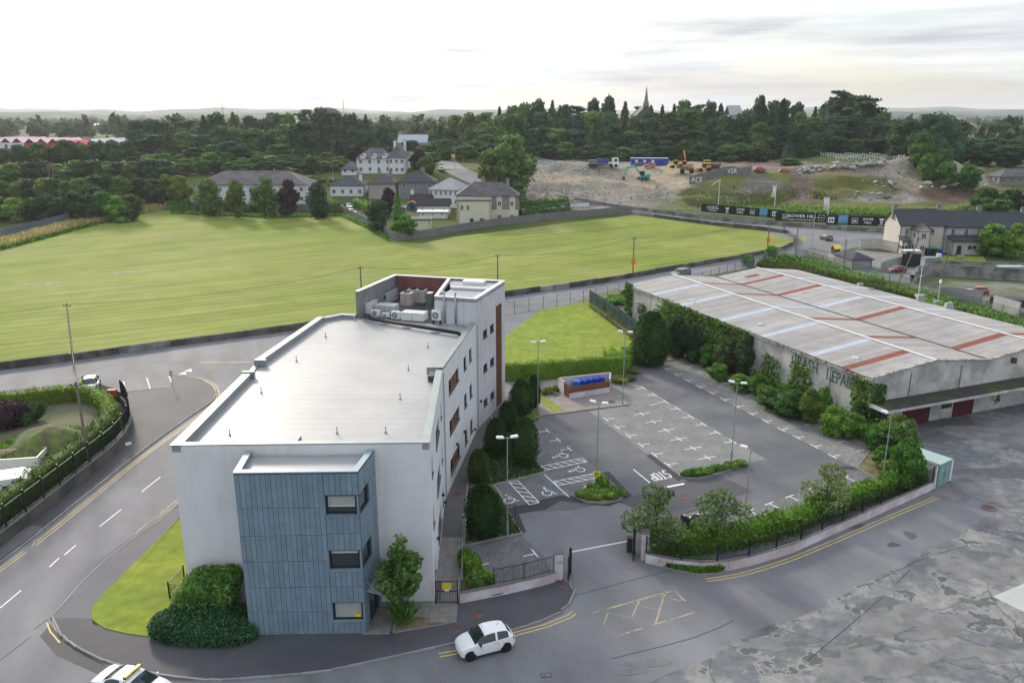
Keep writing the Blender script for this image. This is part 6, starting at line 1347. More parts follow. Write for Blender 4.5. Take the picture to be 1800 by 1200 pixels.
for a, b in W_: wire(POLES[a], POLES[b], 1.1, .03, f'overhead wire from {nm[a]} to {nm[b]}'.replace('overhead wire from the','wire from'))
wire(POLES['field'], Vector((-110,88,7.6)), 1.2, .03, 'overhead wire leaving the left edge from the leaning field pole'); wire(POLES['road'], POLES['field'], .5, .02, 'short wire joining the two leaning poles at the left'); wire(POLES['road'], D(0,775,62), .6, .02, 'wire from the pavement pole down to the left edge')

# ================================================================== vehicles
tyre_m = mat('tyre_rubber', (.015,.015,.016), .8, 0); rim_m = mat('alloy_rim', (.35,.36,.37), .35, 0, metal=.7); black_rim = mat('black_rim', (.03,.03,.032), .35, 0, metal=.3)
def paintm(name, c): 
    m = mat(name, c, .28, 0, spec=.5); m.node_tree.nodes['Principled BSDF'].inputs['Coat Weight'].default_value = .6; return m
car_glass = mat('car_glass', (.015,.03,.028), .05, 0, spec=.7); red_l = mat('tail_lamp_red', (.5,.015,.02), .3, 0); clear_l = mat('headlamp_clear', (.62,.62,.58), .2, 0)
CARS = {
 'city': dict(L=3.57, st=[(0,.52,.34,.60,.64,.42),(.035,.69,.22,.72,.78,.58),(.13,.78,.19,.86,.93,.66),(.24,.81,.19,.93,1.00,.67),(.31,.815,.19,.95,1.12,.65),(.44,.815,.19,.96,1.42,.57),(.56,.815,.19,.97,1.485,.56),(.74,.81,.19,.99,1.46,.54),(.87,.79,.20,1.00,1.34,.51),(.95,.75,.24,.95,1.04,.58),(1,.62,.34,.78,.84,.50)], ws=(3,5.2), sw=(3.9,8.1), rw=(8,9), bp=(6.6,), wb=(.17,.815), wr=.30),
 'hatch': dict(L=4.1, st=[(0,.55,.32,.56,.60,.45),(.03,.74,.20,.66,.72,.62),(.14,.85,.18,.82,.89,.72),(.25,.87,.18,.90,.97,.73),(.31,.88,.18,.92,1.10,.70),(.45,.88,.18,.94,1.42,.60),(.56,.88,.18,.96,1.48,.59),(.76,.87,.18,.99,1.45,.57),(.88,.85,.20,1.02,1.34,.55),(.955,.80,.24,.98,1.06,.62),(1,.66,.32,.80,.86,.54)], ws=(3,5.1), sw=(3.9,8.1), rw=(8,9), bp=(6.3,), wb=(.17,.81), wr=.32),
 'saloon': dict(L=4.7, st=[(0,.58,.32,.54,.58,.48),(.03,.78,.20,.64,.70,.66),(.13,.88,.18,.80,.87,.76),(.24,.90,.18,.88,.95,.77),(.29,.905,.18,.90,1.06,.74),(.41,.905,.18,.92,1.38,.62),(.52,.905,.18,.94,1.46,.61),(.68,.90,.18,.96,1.42,.60),(.82,.88,.19,.98,1.14,.68),(.93,.84,.22,.97,1.06,.70),(1,.68,.34,.86,.90,.58)], ws=(3,5.1), sw=(3.9,7.7), rw=(7.1,8.1), bp=(6.0,), wb=(.18,.80), wr=.33),
 'suv': dict(L=4.7, st=[(0,.62,.40,.70,.76,.52),(.03,.82,.30,.84,.92,.70),(.13,.92,.28,1.00,1.08,.80),(.23,.94,.28,1.08,1.16,.80),(.28,.94,.28,1.10,1.28,.78),(.38,.94,.28,1.12,1.66,.70),(.50,.94,.28,1.14,1.76,.69),(.74,.94,.28,1.16,1.76,.69),(.90,.93,.28,1.16,1.70,.68),(.965,.91,.30,1.12,1.30,.72),(1,.82,.40,.95,1.02,.66)], ws=(3,5.0), sw=(3.9,8.6), rw=(8.2,9), bp=(5.9,7.2), wb=(.18,.80), wr=.37),
}
def cr(A, t):
    n = len(A); i = int(min(max(t, 0), n-1-1e-9)); f = t-i; p0, p1, p2, p3 = A[max(i-1,0)], A[i], A[min(i+1,n-1)], A[min(i+2,n-1)]
    return .5*((2*p1)+(-p0+p2)*f+(2*p0-5*p1+4*p2-p3)*f*f+(-p0+3*p1-3*p2+p3)*f**3)
def car(kind, label, m, loc, heading, sub=4, name='parked_car', cat='car', group=None, rim=None, mirror=None, sc=1.0, taxi=False, lights=True):
    K = CARS[kind]; L_ = K['L']; S = np.array(K['st'], float); t = thing(name, label, cat, loc, heading, group); t.scale = (sc, sc, sc)
    def ring(s):
        x, w_, zb, belt, top, wr = s; X = L_*(.5-x); cw = .03 if top-belt > .2 else .015
        return np.array([(X,0,zb),(X,w_*.86,zb),(X,w_,zb+.14),(X,w_*1.01,zb+(belt-zb)*.62),(X,w_*.955,belt),(X,wr+.03,top-.055 if top-belt > .15 else top-.03),(X,wr*.82,top-.004),(X,0,top+cw)])
    rows = [cr(S, i/sub) for i in range((len(S)-1)*sub+1)]; nu = len(rows); V = []; sv = max(2, sub//2+1)
    for q in rows:
        Rg = ring(q); pr = [cr(Rg, j/sv) for j in range(7*sv+1)]; V.append(pr)
    nv = 7*sv+1; G_ = {'body': MB(), 'windscreen': MB(), 'side_window': MB(), 'side_window ': MB(), 'rear_window': MB()}
    for sgn in (1, -1):
        for i in range(nu-1):
            for j in range(nv-1):
                u = (i+.5)/sub; v = (j+.5)/sv; k = 'body'
                if K['ws'][0]+.1 < u < K['ws'][1]-.15 and v > 5.15: k = 'windscreen'
                elif K['rw'][0]-.05 < u < K['rw'][1]-.1 and v > 5.25: k = 'rear_window'
                elif K['sw'][0] < u < K['sw'][1] and 4.05 < v < 4.95 and all(abs(u-b_) > .10 for b_ in K['bp']): k = 'side_window' if sgn > 0 else 'side_window '
                q = [V[i][j], V[i+1][j], V[i+1][j+1], V[i][j+1]]; q = [(p_[0], p_[1]*sgn, p_[2]) for p_ in q]
                if sgn > 0: q = q[::-1]
                G_[k].add(q, [(0,1,2,3)])
    for i, rv in ((0, False), (nu-1, True)):
        loop = [(p_[0], p_[1], p_[2]) for p_ in V[i]]+[(p_[0], -p_[1], p_[2]) for p_ in V[i][::-1][1:-1]]; G_['body'].add(loop if rv else loop[::-1], [tuple(range(len(loop)))])
    import bmesh
    for k, g in G_.items():
        if not g.v: continue
        k = k.strip(); me = g.mesh(k, m if k == 'body' else car_glass); bm = bmesh.new(); bm.from_mesh(me); bmesh.ops.remove_doubles(bm, verts=bm.verts, dist=.0008); bmesh.ops.recalc_face_normals(bm, faces=bm.faces); bm.to_mesh(me); bm.free(); me.shade_smooth(); put(k, me, t)
    wmax = max(q[1] for q in K['st']); r = K['wr']
    for fx in K['wb']:
        X = L_*(.5-fx)
        for sgn in (1, -1):
            y0, y1 = sgn*(wmax-.20), sgn*(wmax+.012); MB().tube((X,y0,r*1.12),(X,sgn*(wmax+.004),r*1.12),r*1.20,n=20).build('wheel_arch', tyre_m, t)
            wh = MB().tube((X,y0,r),(X,sgn*(wmax+.035),r),r,n=22).build('wheel', tyre_m, t); rm = MB(); ys = sgn*(wmax+.045)
            if sub >= 4:
                for q in range(10): a = 2*PI*q/10; rm.tube((X,ys,r),(X+r*.62*math.cos(a),ys,r+r*.62*math.sin(a)),.02,n=4)
                for q in range(20): a, b = 2*PI*q/20, 2*PI*(q+1)/20; rm.tube((X+r*.64*math.cos(a),ys,r+r*.64*math.sin(a)),(X+r*.64*math.cos(b),ys,r+r*.64*math.sin(b)),.018,n=4,cap=False)
            else: rm.tube((X,sgn*(wmax+.036),r),(X,ys,r),r*.62,n=12)
            rm.build('rim', rim or rim_m, wh)
    belt = K['st'][3][3]
    if lights:
        f1, f2 = K['st'][1], K['st'][-2]
        for sgn in (1, -1):
            MB().ell((L_*(.5-f1[0])+.0, sgn*f1[1]*.80, f1[3]*.90),(.10,.11,.10),10,6).build('headlight', clear_l, t, True); MB().ell((-L_*(f2[0]-.5)-.03, sgn*f2[1]*.90, f2[3]*.88),(.07,.08,.14),8,6).build('tail_light', red_l, t, True)
            X = L_*(.5-K['st'][4][0]); MB().ell((X-.12, sgn*(wmax+.10), belt+.06),(.07,.12,.075),8,6).build('wing_mirror', mirror or m, t, True)
        MB().cbox((L_*.5+.004,0,.42),(.03,.52,.12)).build('number_plate', white_paint, t); MB().cbox((-L_*.5-.006,0,.55),(.03,.52,.12)).build('number_plate', white_paint, t)
        MB().cbox((L_*(.5-.012),0,.32),(.04,.8,.10)).build('grille', black, t)
    if sub >= 4:
        for sgn in (1, -1):
            for fx in (.36, .67):
                X = L_*(.5-fx); MB().cbox((X,sgn*(wmax+.004),(belt+.25)/2),(.012,.014,belt-.36)).build('door_gap', black, t)
            MB().cbox((L_*(.5-.62),sgn*(wmax+.004),belt-.10),(.16,.03,.03)).build('door_handle', rim_m if kind == 'city' else m, t)
            MB().cbox((0,sgn*(wmax-.03),.21),(L_*.45,.05,.05)).build('sill_trim', black, t)
        MB().tube((L_*-.22,0,1.5),(L_*-.25,0,1.66),.012,n=5).build('aerial', black, t)
    if taxi:
        x_ = L_*.02; MB().cbox((x_,0,1.60),(.20,1.15,.17)).build('roof_sign', mat('taxi_sign_yellow', (.42,.34,.06), .4, 0), t); text_obj('TAXI', .17, black, t, (x_+.103,0,1.60), (R(90),0,R(90)), ext=.001); text_obj('TAXI', .15, black, t, (x_,0,1.688), (0,0,R(90)), ext=.001)
        for y_ in (-.6,.6): MB().cbox((x_,y_,1.60),(.16,.05,.15)).build('sign_end', black, t)
    return t
white_car = paintm('white_car_paint', (.74,.75,.77))
def along(p0, p1): d = (p0-p1); return math.atan2(d.y, d.x)
a, b = P(828,1160), P(890,1144); h_ = along(a, b); c = (a+b)/2; nv_ = Vector((-math.sin(h_), math.cos(h_), 0)); 
if nv_.y < 0: nv_ = -nv_
car('city', 'small white rounded hatchback with black wheels driving along the street at the bottom', white_car, c+nv_*.74, h_, 5, 'city_car', rim=black_rim, mirror=black)
c = P(231,1186,1.35); car('saloon', 'white taxi saloon with a yellow roof sign cut by the bottom edge', white_car, (c.x, c.y, .004), along(P(310,1191),P(200,1163)), 5, 'taxi', 'taxi', taxi=True)
car('hatch', 'white hatchback parked by the hedge with its driver door open beside a person', white_car, P(160,684), along(P(153,692),P(166,668)), 4, 'parked_car')
t = bpy.data.objects['parked_car']; MB().box(.05,.9,.35,.95,.96,1.0).build('open_door', white_car, t).rotation_euler = (0,0,0)
car('suv', 'grey green estate jeep driving along the north road beside the fence', paintm('grey_green_paint', (.10,.14,.14)), G(1196,487), along(G(1180,488),G(1215,482)), 3, 'jeep', 'jeep')
car('hatch', 'dark grey red hatchback seen from behind at the junction bend', paintm('dark_red_grey', (.06,.05,.06)), G(1452,422)+Vector((0,0,.06)), R(100), 3, 'moving_car')
car('hatch', 'dark red hatchback parked behind the terrace by the black garage', paintm('dark_red_paint', (.22,.01,.02)), G(1575,479), R(195), 3, 'parked_car')
car('hatch', 'orange car with a white covered roof behind the fence at the right', paintm('orange_paint', (.55,.10,.03)), G(1716,517), R(180), 3, 'parked_car')
car('suv', 'black people carrier parked behind the airy birches near the gate', paintm('black_paint', (.012,.013,.015)), P(1243,937), math.atan2(-e3.y, -e3.x), 4, 'parked_car')
car('hatch', 'black car coming down the hill road behind the houses', paintm('black_paint', (.01,.01,.01)), G(776,301)+Vector((0,0,.06)), R(-80), 2, 'moving_car')
car('hatch', 'silver white car in the lane behind the field wall, upper of two', paintm('silver_white', (.6,.61,.62)), G(614,366), R(-70), 2, 'parked_car'); car('hatch', 'white car in the lane behind the field wall, lower of two', white_car, G(619,376), R(-60), 2, 'parked_car')
# ================================================================== people
def person(label, loc, rz, jacket, trousers, pose='stand', hair=(.05,.03,.02), hat=None):
    me = bpy.data.meshes.new('person'); lean = .35 if pose == 'lean' else 0.0; aw = .55 if pose == 'lean' else .05
    J = {'pel':(0,0,.95),'ch':(lean*.5,0,1.25),'ne':(lean*.8,0,1.48),'hd':(lean*1.0,0,1.62),'ht':(lean*1.05,0,1.76),
         'sl':(lean*.7,.19,1.42),'el':(lean*.7+aw*.5,.26,1.15),'wl':(lean*.7+aw,.24,.95),'hl':(lean*.7+aw+.04,.24,.87),'sr':(lean*.7,-.19,1.42),'er':(lean*.7+aw*.4,-.26,1.14),'wr':(lean*.7+aw*.8,-.24,.93),'hr':(lean*.7+aw*.8+.04,-.24,.85),
         'pl':(0,.10,.90),'kl':(.04,.11,.50),'al':(0,.11,.08),'tl':(.14,.12,.04),'prr':(0,-.10,.90),'kr':(.04,-.11,.50),'ar':(-.03,-.11,.08),'tr':(.11,-.12,.04)}
    rad = {'pel':.15,'ch':.15,'ne':.065,'hd':.10,'ht':.085,'sl':.075,'el':.05,'wl':.038,'hl':.042,'sr':.075,'er':.05,'wr':.038,'hr':.042,'pl':.10,'kl':.065,'al':.05,'tl':.045,'prr':.10,'kr':.065,'ar':.05,'tr':.045}
    ks = list(J); E = [('pel','ch'),('ch','ne'),('ne','hd'),('hd','ht'),('ch','sl'),('sl','el'),('el','wl'),('wl','hl'),('ch','sr'),('sr','er'),('er','wr'),('wr','hr'),('pel','pl'),('pl','kl'),('kl','al'),('al','tl'),('pel','prr'),('prr','kr'),('kr','ar'),('ar','tr')]
    me.from_pydata([J[k] for k in ks], [(ks.index(a), ks.index(b)) for a, b in E], []); o = bpy.data.objects.new('tmp_skin', me); COL.objects.link(o)
    o.modifiers.new('s', 'SKIN'); o.modifiers.new('d', 'SUBSURF').levels = 1
    for i, k in enumerate(ks): me.skin_vertices[0].data[i].radius = (rad[k], rad[k])
    me.skin_vertices[0].data[0].use_root = True
    bpy.context.view_layer.update(); ev = o.evaluated_get(bpy.context.evaluated_depsgraph_get()); m2 = bpy.data.meshes.new_from_object(ev); bpy.data.objects.remove(o)
    for m_ in (jacket, trousers, mat('skin', (.45,.27,.20), .6, 0), mat('shoe_black', (.02,.02,.02), .6, 0)): m2.materials.append(m_)
    for p_ in m2.polygons:
        z_ = p_.center.z; y_ = abs(p_.center.y); p_.material_index = 3 if z_ < .11 else 2 if (z_ > 1.50 or (y_ > .18 and z_ < .92 and z_ > .7)) else 0 if z_ > .93 else 1; p_.use_smooth = True
    t = thing('person', label, 'person', loc, rz); put('body', m2, t); hx = lean*1.05
    MB().ell((hx-.02,0,1.73),(.105,.095,.09),10,6).build('hat' if hat else 'hair', hat or mat('dark_hair', hair, .7, 0), t, True)
    for y_ in (-.035,.035): MB().ell((hx+.09,y_,1.68),(.012,.012,.012),5,4).build('eye', black, t)
    MB().ell((hx+.105,0,1.65),(.018,.014,.022),5,4).build('nose', mat('skin', (0,0,0)), t)
    return t
hv = mat('hi_vis_yellow', (.45,.75,.03), .6, 0)
person('person in a bright yellow hi-vis jacket and blue cap leaning at the white car door', P(144,686), R(-20), hv, mat('navy_cloth', (.02,.03,.07), .8, 0), 'lean', hat=mat('blue_cap', (.02,.06,.20), .7, 0))
person('person in grey standing beside the white cars in the lane', G(637,379), R(-80), mat('grey_cloth', (.25,.27,.30), .8, 0), mat('navy_cloth', (0,0,0)))
person('person in dark clothes standing at the upper white car', G(606,367), R(-60), mat('dark_cloth', (.06,.06,.07), .8, 0), mat('navy_cloth', (0,0,0)))
# low sign posts near the lay-by
c = P(304,683); t = thing('parking_sign', 'small grey parking sign post at the end of the lay-by', 'sign', c); MB().tube((0,0,0),(0,0,2.2),.03,n=6).build('post', galv, t); MB().cbox((0,-.04,2.1),(.35,.02,.45)).build('sign_plate', mat('sign_grey_blue', (.30,.34,.40), .5, 0), t)
# ================================================================== houses
slate = mat('dark_slate', (.040,.043,.055), .6, .15, .8, bump=.2, bscale=4); slate_g = mat('weathered_slate', (.13,.12,.125), .8, .2, .5, col2=(.09,.085,.095), mscale=.3); slate_p = mat('pale_slate', (.33,.335,.34), .7, .1, .5)
cream_w = mat('cream_wall', (.60,.57,.45), .9, .08, .4); white_w = mat('white_house_wall', (.66,.67,.70), .9, .06, .4, streak=.1); grey_w = mat('grey_pebbledash', (.22,.215,.215), .95, .12, 1, speck=.1); pinkish = mat('pinkish_grey_wall', (.36,.33,.32), .9, .1, .5, streak=.2); buff_w = mat('buff_wall', (.50,.47,.42), .9, .08, .5, streak=.2); stained_w = mat('stained_white_wall', (.42,.415,.41), .9, .1, .5, streak=.45)
wf = mat('white_window_frame', (.66,.66,.66), .5, 0)
def roof_mesh(w_, d_, e, rh, kind, ov=.35, th=.12):
    """list of (vertices) slopes for a roof over 0..w, 0..d"""
    x0, x1, y0, y1 = -ov, w_+ov, -ov, d_+ov; m_ = MB()
    if kind == 'gable': r0, r1 = (x0, d_/2, e+rh), (x1, d_/2, e+rh); F = [[(x0,y0,e),(x1,y0,e),r1,r0],[(x1,y1,e),(x0,y1,e),r0,r1]]
    elif kind == 'gable_front': r0, r1 = (w_/2, y0, e+rh), (w_/2, y1, e+rh); F = [[(x0,y1,e),(x0,y0,e),r0,r1],[(x1,y0,e),(x1,y1,e),r1,r0]]
    elif kind == 'flat': F = [[(x0,y0,e+.15),(x1,y0,e+.15),(x1,y1,e+.15+rh),(x0,y1,e+.15+rh)]]
    else:
        k = min(w_, d_)/2+ov
        if w_ >= d_: r0, r1 = (x0+k, d_/2, e+rh), (x1-k, d_/2, e+rh); F = [[(x0,y0,e),(x1,y0,e),r1,r0],[(x1,y1,e),(x0,y1,e),r0,r1],[(x0,y1,e),(x0,y0,e),r0],[(x1,y0,e),(x1,y1,e),r1]]
        else: r0, r1 = (w_/2, y0+k, e+rh), (w_/2, y1-k, e+rh); F = [[(x0,y0,e),(x1,y0,e),r0],[(x1,y1,e),(x0,y1,e),r1],[(x0,y1,e),(x0,y0,e),r0,r1],[(x1,y0,e),(x1,y1,e),r1,r0]]
    for f in F:
        n = len(f); m_.add(list(f)+[(a, b, c-th) for a, b, c in f], [tuple(range(n)), tuple(range(2*n-1, n-1, -1))]+[(i, n+i, n+(i+1)%n, (i+1)%n) for i in range(n)])
    return m_
def house(label, px0, px1, pyb, pye, dep, roof='hip', rh=2.4, wm=None, rm=None, rows=2, cols=4, chim=(), yaw=0.0, name='house', wins=None, door=None, base=None, cat='house', ww=1.1, wh=1.25, ridge=False, group=None, split=None):
    b = base or G(px0, pyb); z_ = (D(px0, pye, b.y).z-b.z); w_ = abs(D(px1, pyb, b.y).x-b.x)/max(.5, math.cos(yaw)); t = thing(name, label, cat, (b.x, b.y, b.z), yaw, group); wm = wm or white_w; rm = rm or slate
    fh = z_/rows; ops = []
    if wins is None:
        for r_ in range(rows):
            for c_ in range(cols): x_ = w_*(c_+.5)/cols; ops.append((x_-ww/2, x_+ww/2, r_*fh+.95, r_*fh+.95+wh))
    else: ops = [tuple(q) for q in wins(w_, z_)]
    A, B, C_, D_ = Vector((0,0)), Vector((w_,0)), Vector((w_,dep)), Vector((0,dep))
    _, pt = facade(A, B, -.5, z_, ops, wm, t, rev=.14)
    for o in ops: window(t, pt, o, frame=wf, fw=.09, mull=(.5,), rev=.12, sillm=sillm if z_ > 2.9 else None)
    so_ = [(dep*q-.5, dep*q+.5, (r_*fh)+.95, (r_*fh)+.95+wh) for r_ in range(rows) for q in ((.3,.7) if dep > 5 else (.5,))] if cols else []
    for (a, b2) in ((B, C_), (D_, A)):
        _, p2 = facade(a, b2, -.5, z_, so_, wm, t, rev=.14)
        for o in so_: window(t, p2, o, frame=wf, fw=.09, rev=.12)
    facade(C_, D_, -.5, z_, [], wm, t)
    if roof in ('gable',):
        for a, b2 in ((B, C_), (D_, A)): MB().add([(a.x,a.y,z_),(b2.x,b2.y,z_),((a.x+b2.x)/2,(a.y+b2.y)/2,z_+rh)], [(0,1,2)]).build('gable', wm, t)
    if roof == 'gable_front': MB().add([(0,0,z_),(w_,0,z_),(w_/2,0,z_+rh)], [(0,1,2)]).build('gable', wm, t)
    rf = roof_mesh(w_, dep, z_, rh, roof).build('roof', rm, t)
    if roof == 'hip' or roof == 'gable': MB().tube((max(.0, dep/2*(roof == 'hip')), dep/2, z_+rh+.03), (w_-max(.0, dep/2*(roof == 'hip')), dep/2, z_+rh+.03), .09, n=5).build('ridge', slate_g, t) if w_ > dep else None
    MB().box(-.36,-.42,z_-.14,w_+.36,-.36,z_-.02).build('gutter', dark, t)
    for (fx, fy, hh) in chim:
        ch = MB().cbox((w_*fx, dep*fy, z_+rh*.55+hh/2), (1.0,.6,hh+rh*.5)).build('chimney', wm if wm is white_w else grey_w, rf)
        MB().cbox((w_*fx, dep*fy, z_+rh*.8+hh+.06), (1.15,.75,.14)).build('chimney_cap', capm, t)
        for q in (-.25,.25): MB().tube((w_*fx+q, dep*fy, z_+rh*.8+hh+.13),(w_*fx+q, dep*fy, z_+rh*.8+hh+.48),.11,n=7).build('chimney_pot', mat('clay_pot', (.35,.25,.16), .8, .1), t)
    if door: MB().cbox((w_*door, -.04, 1.0), (1.0,.08,2.05)).build('door', mat('dark_door', (.03,.03,.03), .6, 0), t)
    for x_ in (.15, w_-.15): MB().tube((x_,-.07,0),(x_,-.07,z_-.1),.045,n=5).build('downpipe', dark, t)
    return t, w_, z_
house('long white two storey apartment block with grey hipped roof behind the field', 345, 540, 358, 325, 15, 'hip', 4.0, white_w, slate_g, 2, 11, chim=())
house('low white bungalow with dark hipped roof, leftmost of the cluster by the lane', 580, 640, 345, 326, 9, 'hip', 2.6, white_w, slate, 1, 4, chim=((.85,.5,1.2),))
house('pinkish grey semi with purple brown hipped roof beside the white bungalow', 648, 697, 350, 323, 9, 'hip', 3.0, pinkish, mat('purple_slate', (.075,.06,.068), .7, .15, .6), 2, 0, chim=((.35,.5,1.4),(.75,.5,1.4)))
house('grey semi detached house with dark hipped roof in the middle of the cluster', 700, 765, 350, 320, 10, 'hip', 3.2, grey_w, slate, 2, 3, chim=((.65,.5,1.6),(.6,.6,1.2)))
house('tall white house with pale grey hipped roof and a row of narrow windows', 754, 806, 362, 333, 13, 'hip', 3.2, white_w, slate_p, 2, 6, chim=(), yaw=R(-14), ww=.8)
house('low white cottage with black gable roof in front of the tall white house', 733, 790, 377, 362, 5.5, 'gable', 1.9, white_w, mat('black_roof', (.022,.022,.026), .6, .1), 1, 3, ww=.8, wh=.8)
house('white cottage wing with black roof and a white chimney behind the cottage', 722, 760, 366, 352, 5, 'gable', 1.7, white_w, MATS['black_roof'], 1, 0, chim=((.05,.5,1.8),))
house('low white flat roofed extension in front of the black roofed cottage', 735, 786, 384, 373, 3.2, 'flat', .15, white_w, white_paint, 1, 3, ww=.7, wh=.6, name='extension')
house('plain cream yellow yard building at the concrete wall', 712, 757, 404, 386, 5, 'flat', .1, cream_w, slate_g, 1, 0, name='outbuilding', cat='outbuilding')
house('small grey shed with flat roof left of the cream yard building', 691, 712, 382, 366, 4, 'flat', .3, grey_w, slate_g, 1, 1, ww=.6, wh=.5, name='shed', cat='shed')
house('bright blue garden shed with reddish roof beside the cottage', 716, 731, 370, 359, 3, 'gable_front', .9, mat('bright_blue', (.02,.16,.42), .7, .1), mat('red_brown_felt', (.35,.12,.07), .8, .1), 1, 0, name='shed', cat='shed', door=.6)
hm, w_, z_ = house('cream and grey two storey house with long weathered hipped roof at the field wall', 803, 912, 391, 344, 9.5, 'hip', 3.4, cream_w, slate_g, 2, 0, chim=((.42,.5,1.9),(.82,.35,1.6)), wins=lambda w_, z_: [(w_*q, w_*q+1.0, z, z+1.25) for q in (.66,.86) for z in (.95, z_*.5+.95)], split=1)
MB().box(w_*.56,-.05,z_*.48,w_*.645,-.01,z_-.2).box(w_*.73,-.05,z_*.48,w_*.85,-.01,z_-.2).box(w_*.94,-.05,z_*.48,w_-.2,-.01,z_-.2).build('grey_upper_band', grey_w, hm)
house('cream flat roofed rear extension of the cream and grey house', 806, 862, 397, 352, 2.6, 'flat', .25, cream_w, slate_g, 2, 0, name='extension', wins=lambda w_, z_: [(.6,1.5,z_*.62,z_*.62+1.3),(2.2,3.1,z_*.62,z_*.62+1.3),(5.9,7.3,.9,2.1)], door=.42)
t, w_, z_ = house('large white house with grey hipped roof and three gabled dormers', 627, 690, 305, 279, 9, 'hip', 3.6, white_w, slate_g, 2, 4)
for k in range(3):
    x_ = w_*(.2+.3*k); MB().cbox((x_,.2,z_+.3),(1.9,1.0,1.5)).build('dormer', white_w, t); m_ = roof_mesh(2.1, 1.4, 0, .8, 'gable_front', .15); m_.v = [(a+x_-1.05, b-.4, c+z_+1.05) for a, b, c in m_.v]; m_.build('dormer_roof', white_w, t)
house('white house wing with steep dark gabled roof and white chimneys', 683, 712, 306, 277, 16, 'hip', 4.4, white_w, slate_g, 2, 3, chim=((.3,.4,2.2),(.8,.7,2.2)))
house('single storey white wing with dark roof left of the large white house', 600, 627, 308, 298, 8, 'hip', 2.6, white_w, slate_g, 1, 2)
# yard walls, field walls and steel fence
garden_wall('grey concrete wall along the field in front of the cream house', GG([(694,424),(740,419),(800,408),(860,399),(905,393),(970,386),(1040,380),(1110,374)]), 2.0, .3, m=mat('grey_block_wall', (.17,.165,.165), .95, .2, .5, streak=.4, speck=.1), drape=True, seglen=5)
garden_wall('fence like weathered wall along the lane at the notch of the field', GG([(597,370),(630,386),(668,404),(694,424)]), 1.7, .25, m=mat('weathered_grey_fence', (.17,.17,.16), .95, .3, 1), drape=True, seglen=2.5)
garden_wall('grey concrete wall behind the field below the apartment block', GG([(290,366),(340,366),(400,369),(480,372),(530,372),(597,370)]), 2.1, .3, m=MATS['grey_block_wall'], drape=True, seglen=6)
hp = lambda px, wd_, h, lb, m_=None, sd=1, dens=7, leaf=.34: hedge(GG(px), wd_, h, lb, m_ or F_LAUREL, dens=dens, leaf=leaf, wave=.35, drape=True, seed=sd)
hp([(395,371),(430,373),(480,374)], 1.6, 2.4, 'dark green hedge over the wall below the apartment block', F_MID); hp([(300,370),(330,371)], 1.4, 2.3, 'light green creeper over the wall left of the apartments', F_LAUREL); hp([(345,371),(362,372)], 1.4, 2.2, 'small dark creeper over the wall below the apartments', F_DARK)
hp([(545,376),(575,375),(597,373)], 2.2, 3.0, 'dark hedge at the corner of the field by the lane', F_MID); hp([(625,362),(645,370),(660,380)], 2.0, 2.4, 'bright clipped hedge along the lane by the cars', F_HEDGE)
hp([(920,383),(960,379),(1000,375)], 2.0, 1.9, 'clipped green hedge right of the cream house, nearest row', F_MID, 3); hp([(945,370),(1000,367)], 2.0, 1.9, 'clipped green hedge right of the cream house, middle row', F_MID, 4); hp([(915,366),(950,363),(1000,360)], 2.0, 1.8, 'clipped green hedge right of the cream house, furthest row', F_LAUREL, 5)
garden_wall('white garden wall with dark pillars between the hedges', GG([(912,378),(945,376),(1003,366),(1035,363)]), 1.3, .25, m=white_w, drape=True)
sf = thing('fence', 'blue grey steel palisade fence along the left end of the field', 'fence', G(0,428), world=True); steel = mat('blue_grey_steel', (.17,.22,.25), .5, .1, .5)
railing(sf, GG([(-260,478),(-90,442),(0,423),(60,408),(120,392),(190,374),(265,361)]), 2.6, 0, bar=.19, post=5.5, m=steel, r=.07, rails=(.15,.85), postw=.16, drape=True, pr=.1)
g1 = [q.to_2d() for q in GG([(-100,445),(0,427),(120,395),(265,364),(300,368),(240,378),(150,399),(60,423),(0,439),(-100,462)])]
tufts(g1, 9000, 1.3, F_DRY, 'tall_dry_grass', wd=.22, label='tall yellow dry grass along the steel fence')
tufts([q.to_2d() for q in GG([(-100,455),(0,434),(120,402),(250,372),(285,369),(240,379),(150,401),(60,425),(0,441),(-100,464)])], 5000, .7, F_LAUREL, 'green_weeds', wd=.22, label='green weeds at the field edge')
tufts([q.to_2d() for q in GG([(300,374),(400,377),(560,380),(600,376),(668,406),(690,428),(640,400),(598,381),(480,384),(300,376)])], 3500, .6, F_LAUREL, 'green_weeds', wd=.25, label='weeds along the foot of the field walls')
# ================================================================== terrace at the right
Tb = G(1577,444); tw = lambda px: D(px, 444, Tb.y)
wn1 = lambda w_, z_: [(w_*.12,w_*.12+.85,z_-2.3,z_-.75),(w_*.70,w_*.70+.85,z_-2.3,z_-.75),(w_*.66,w_*.66+.7,.9,2.1)]
t1, w1_, z1_ = house('buff end terrace house with slate roof and gabled rear wing', 1577, 1655, 444, 396, 8, 'gable', 3.3, buff_w, slate, 2, 0, chim=((.0,.5,1.6),(.99,.5,1.6)), wins=wn1, base=Tb)
house('buff gabled rear wing with three white windows on the end terrace', 1596, 1632, 445, 406, 3.0, 'gable_front', 1.5, buff_w, mat('brown_slate', (.07,.055,.06), .7, .1), 2, 1, name='house_wing', base=tw(1596)-Vector((0,3.2,0)))
house('little lean-to with dark roof left of the gabled rear wing', 1578, 1594, 446, 424, 1.6, 'flat', .9, buff_w, slate_g, 1, 1, name='lean_to', base=tw(1578)-Vector((0,1.7,0)), cat='lean-to', ww=1.4, wh=.9)
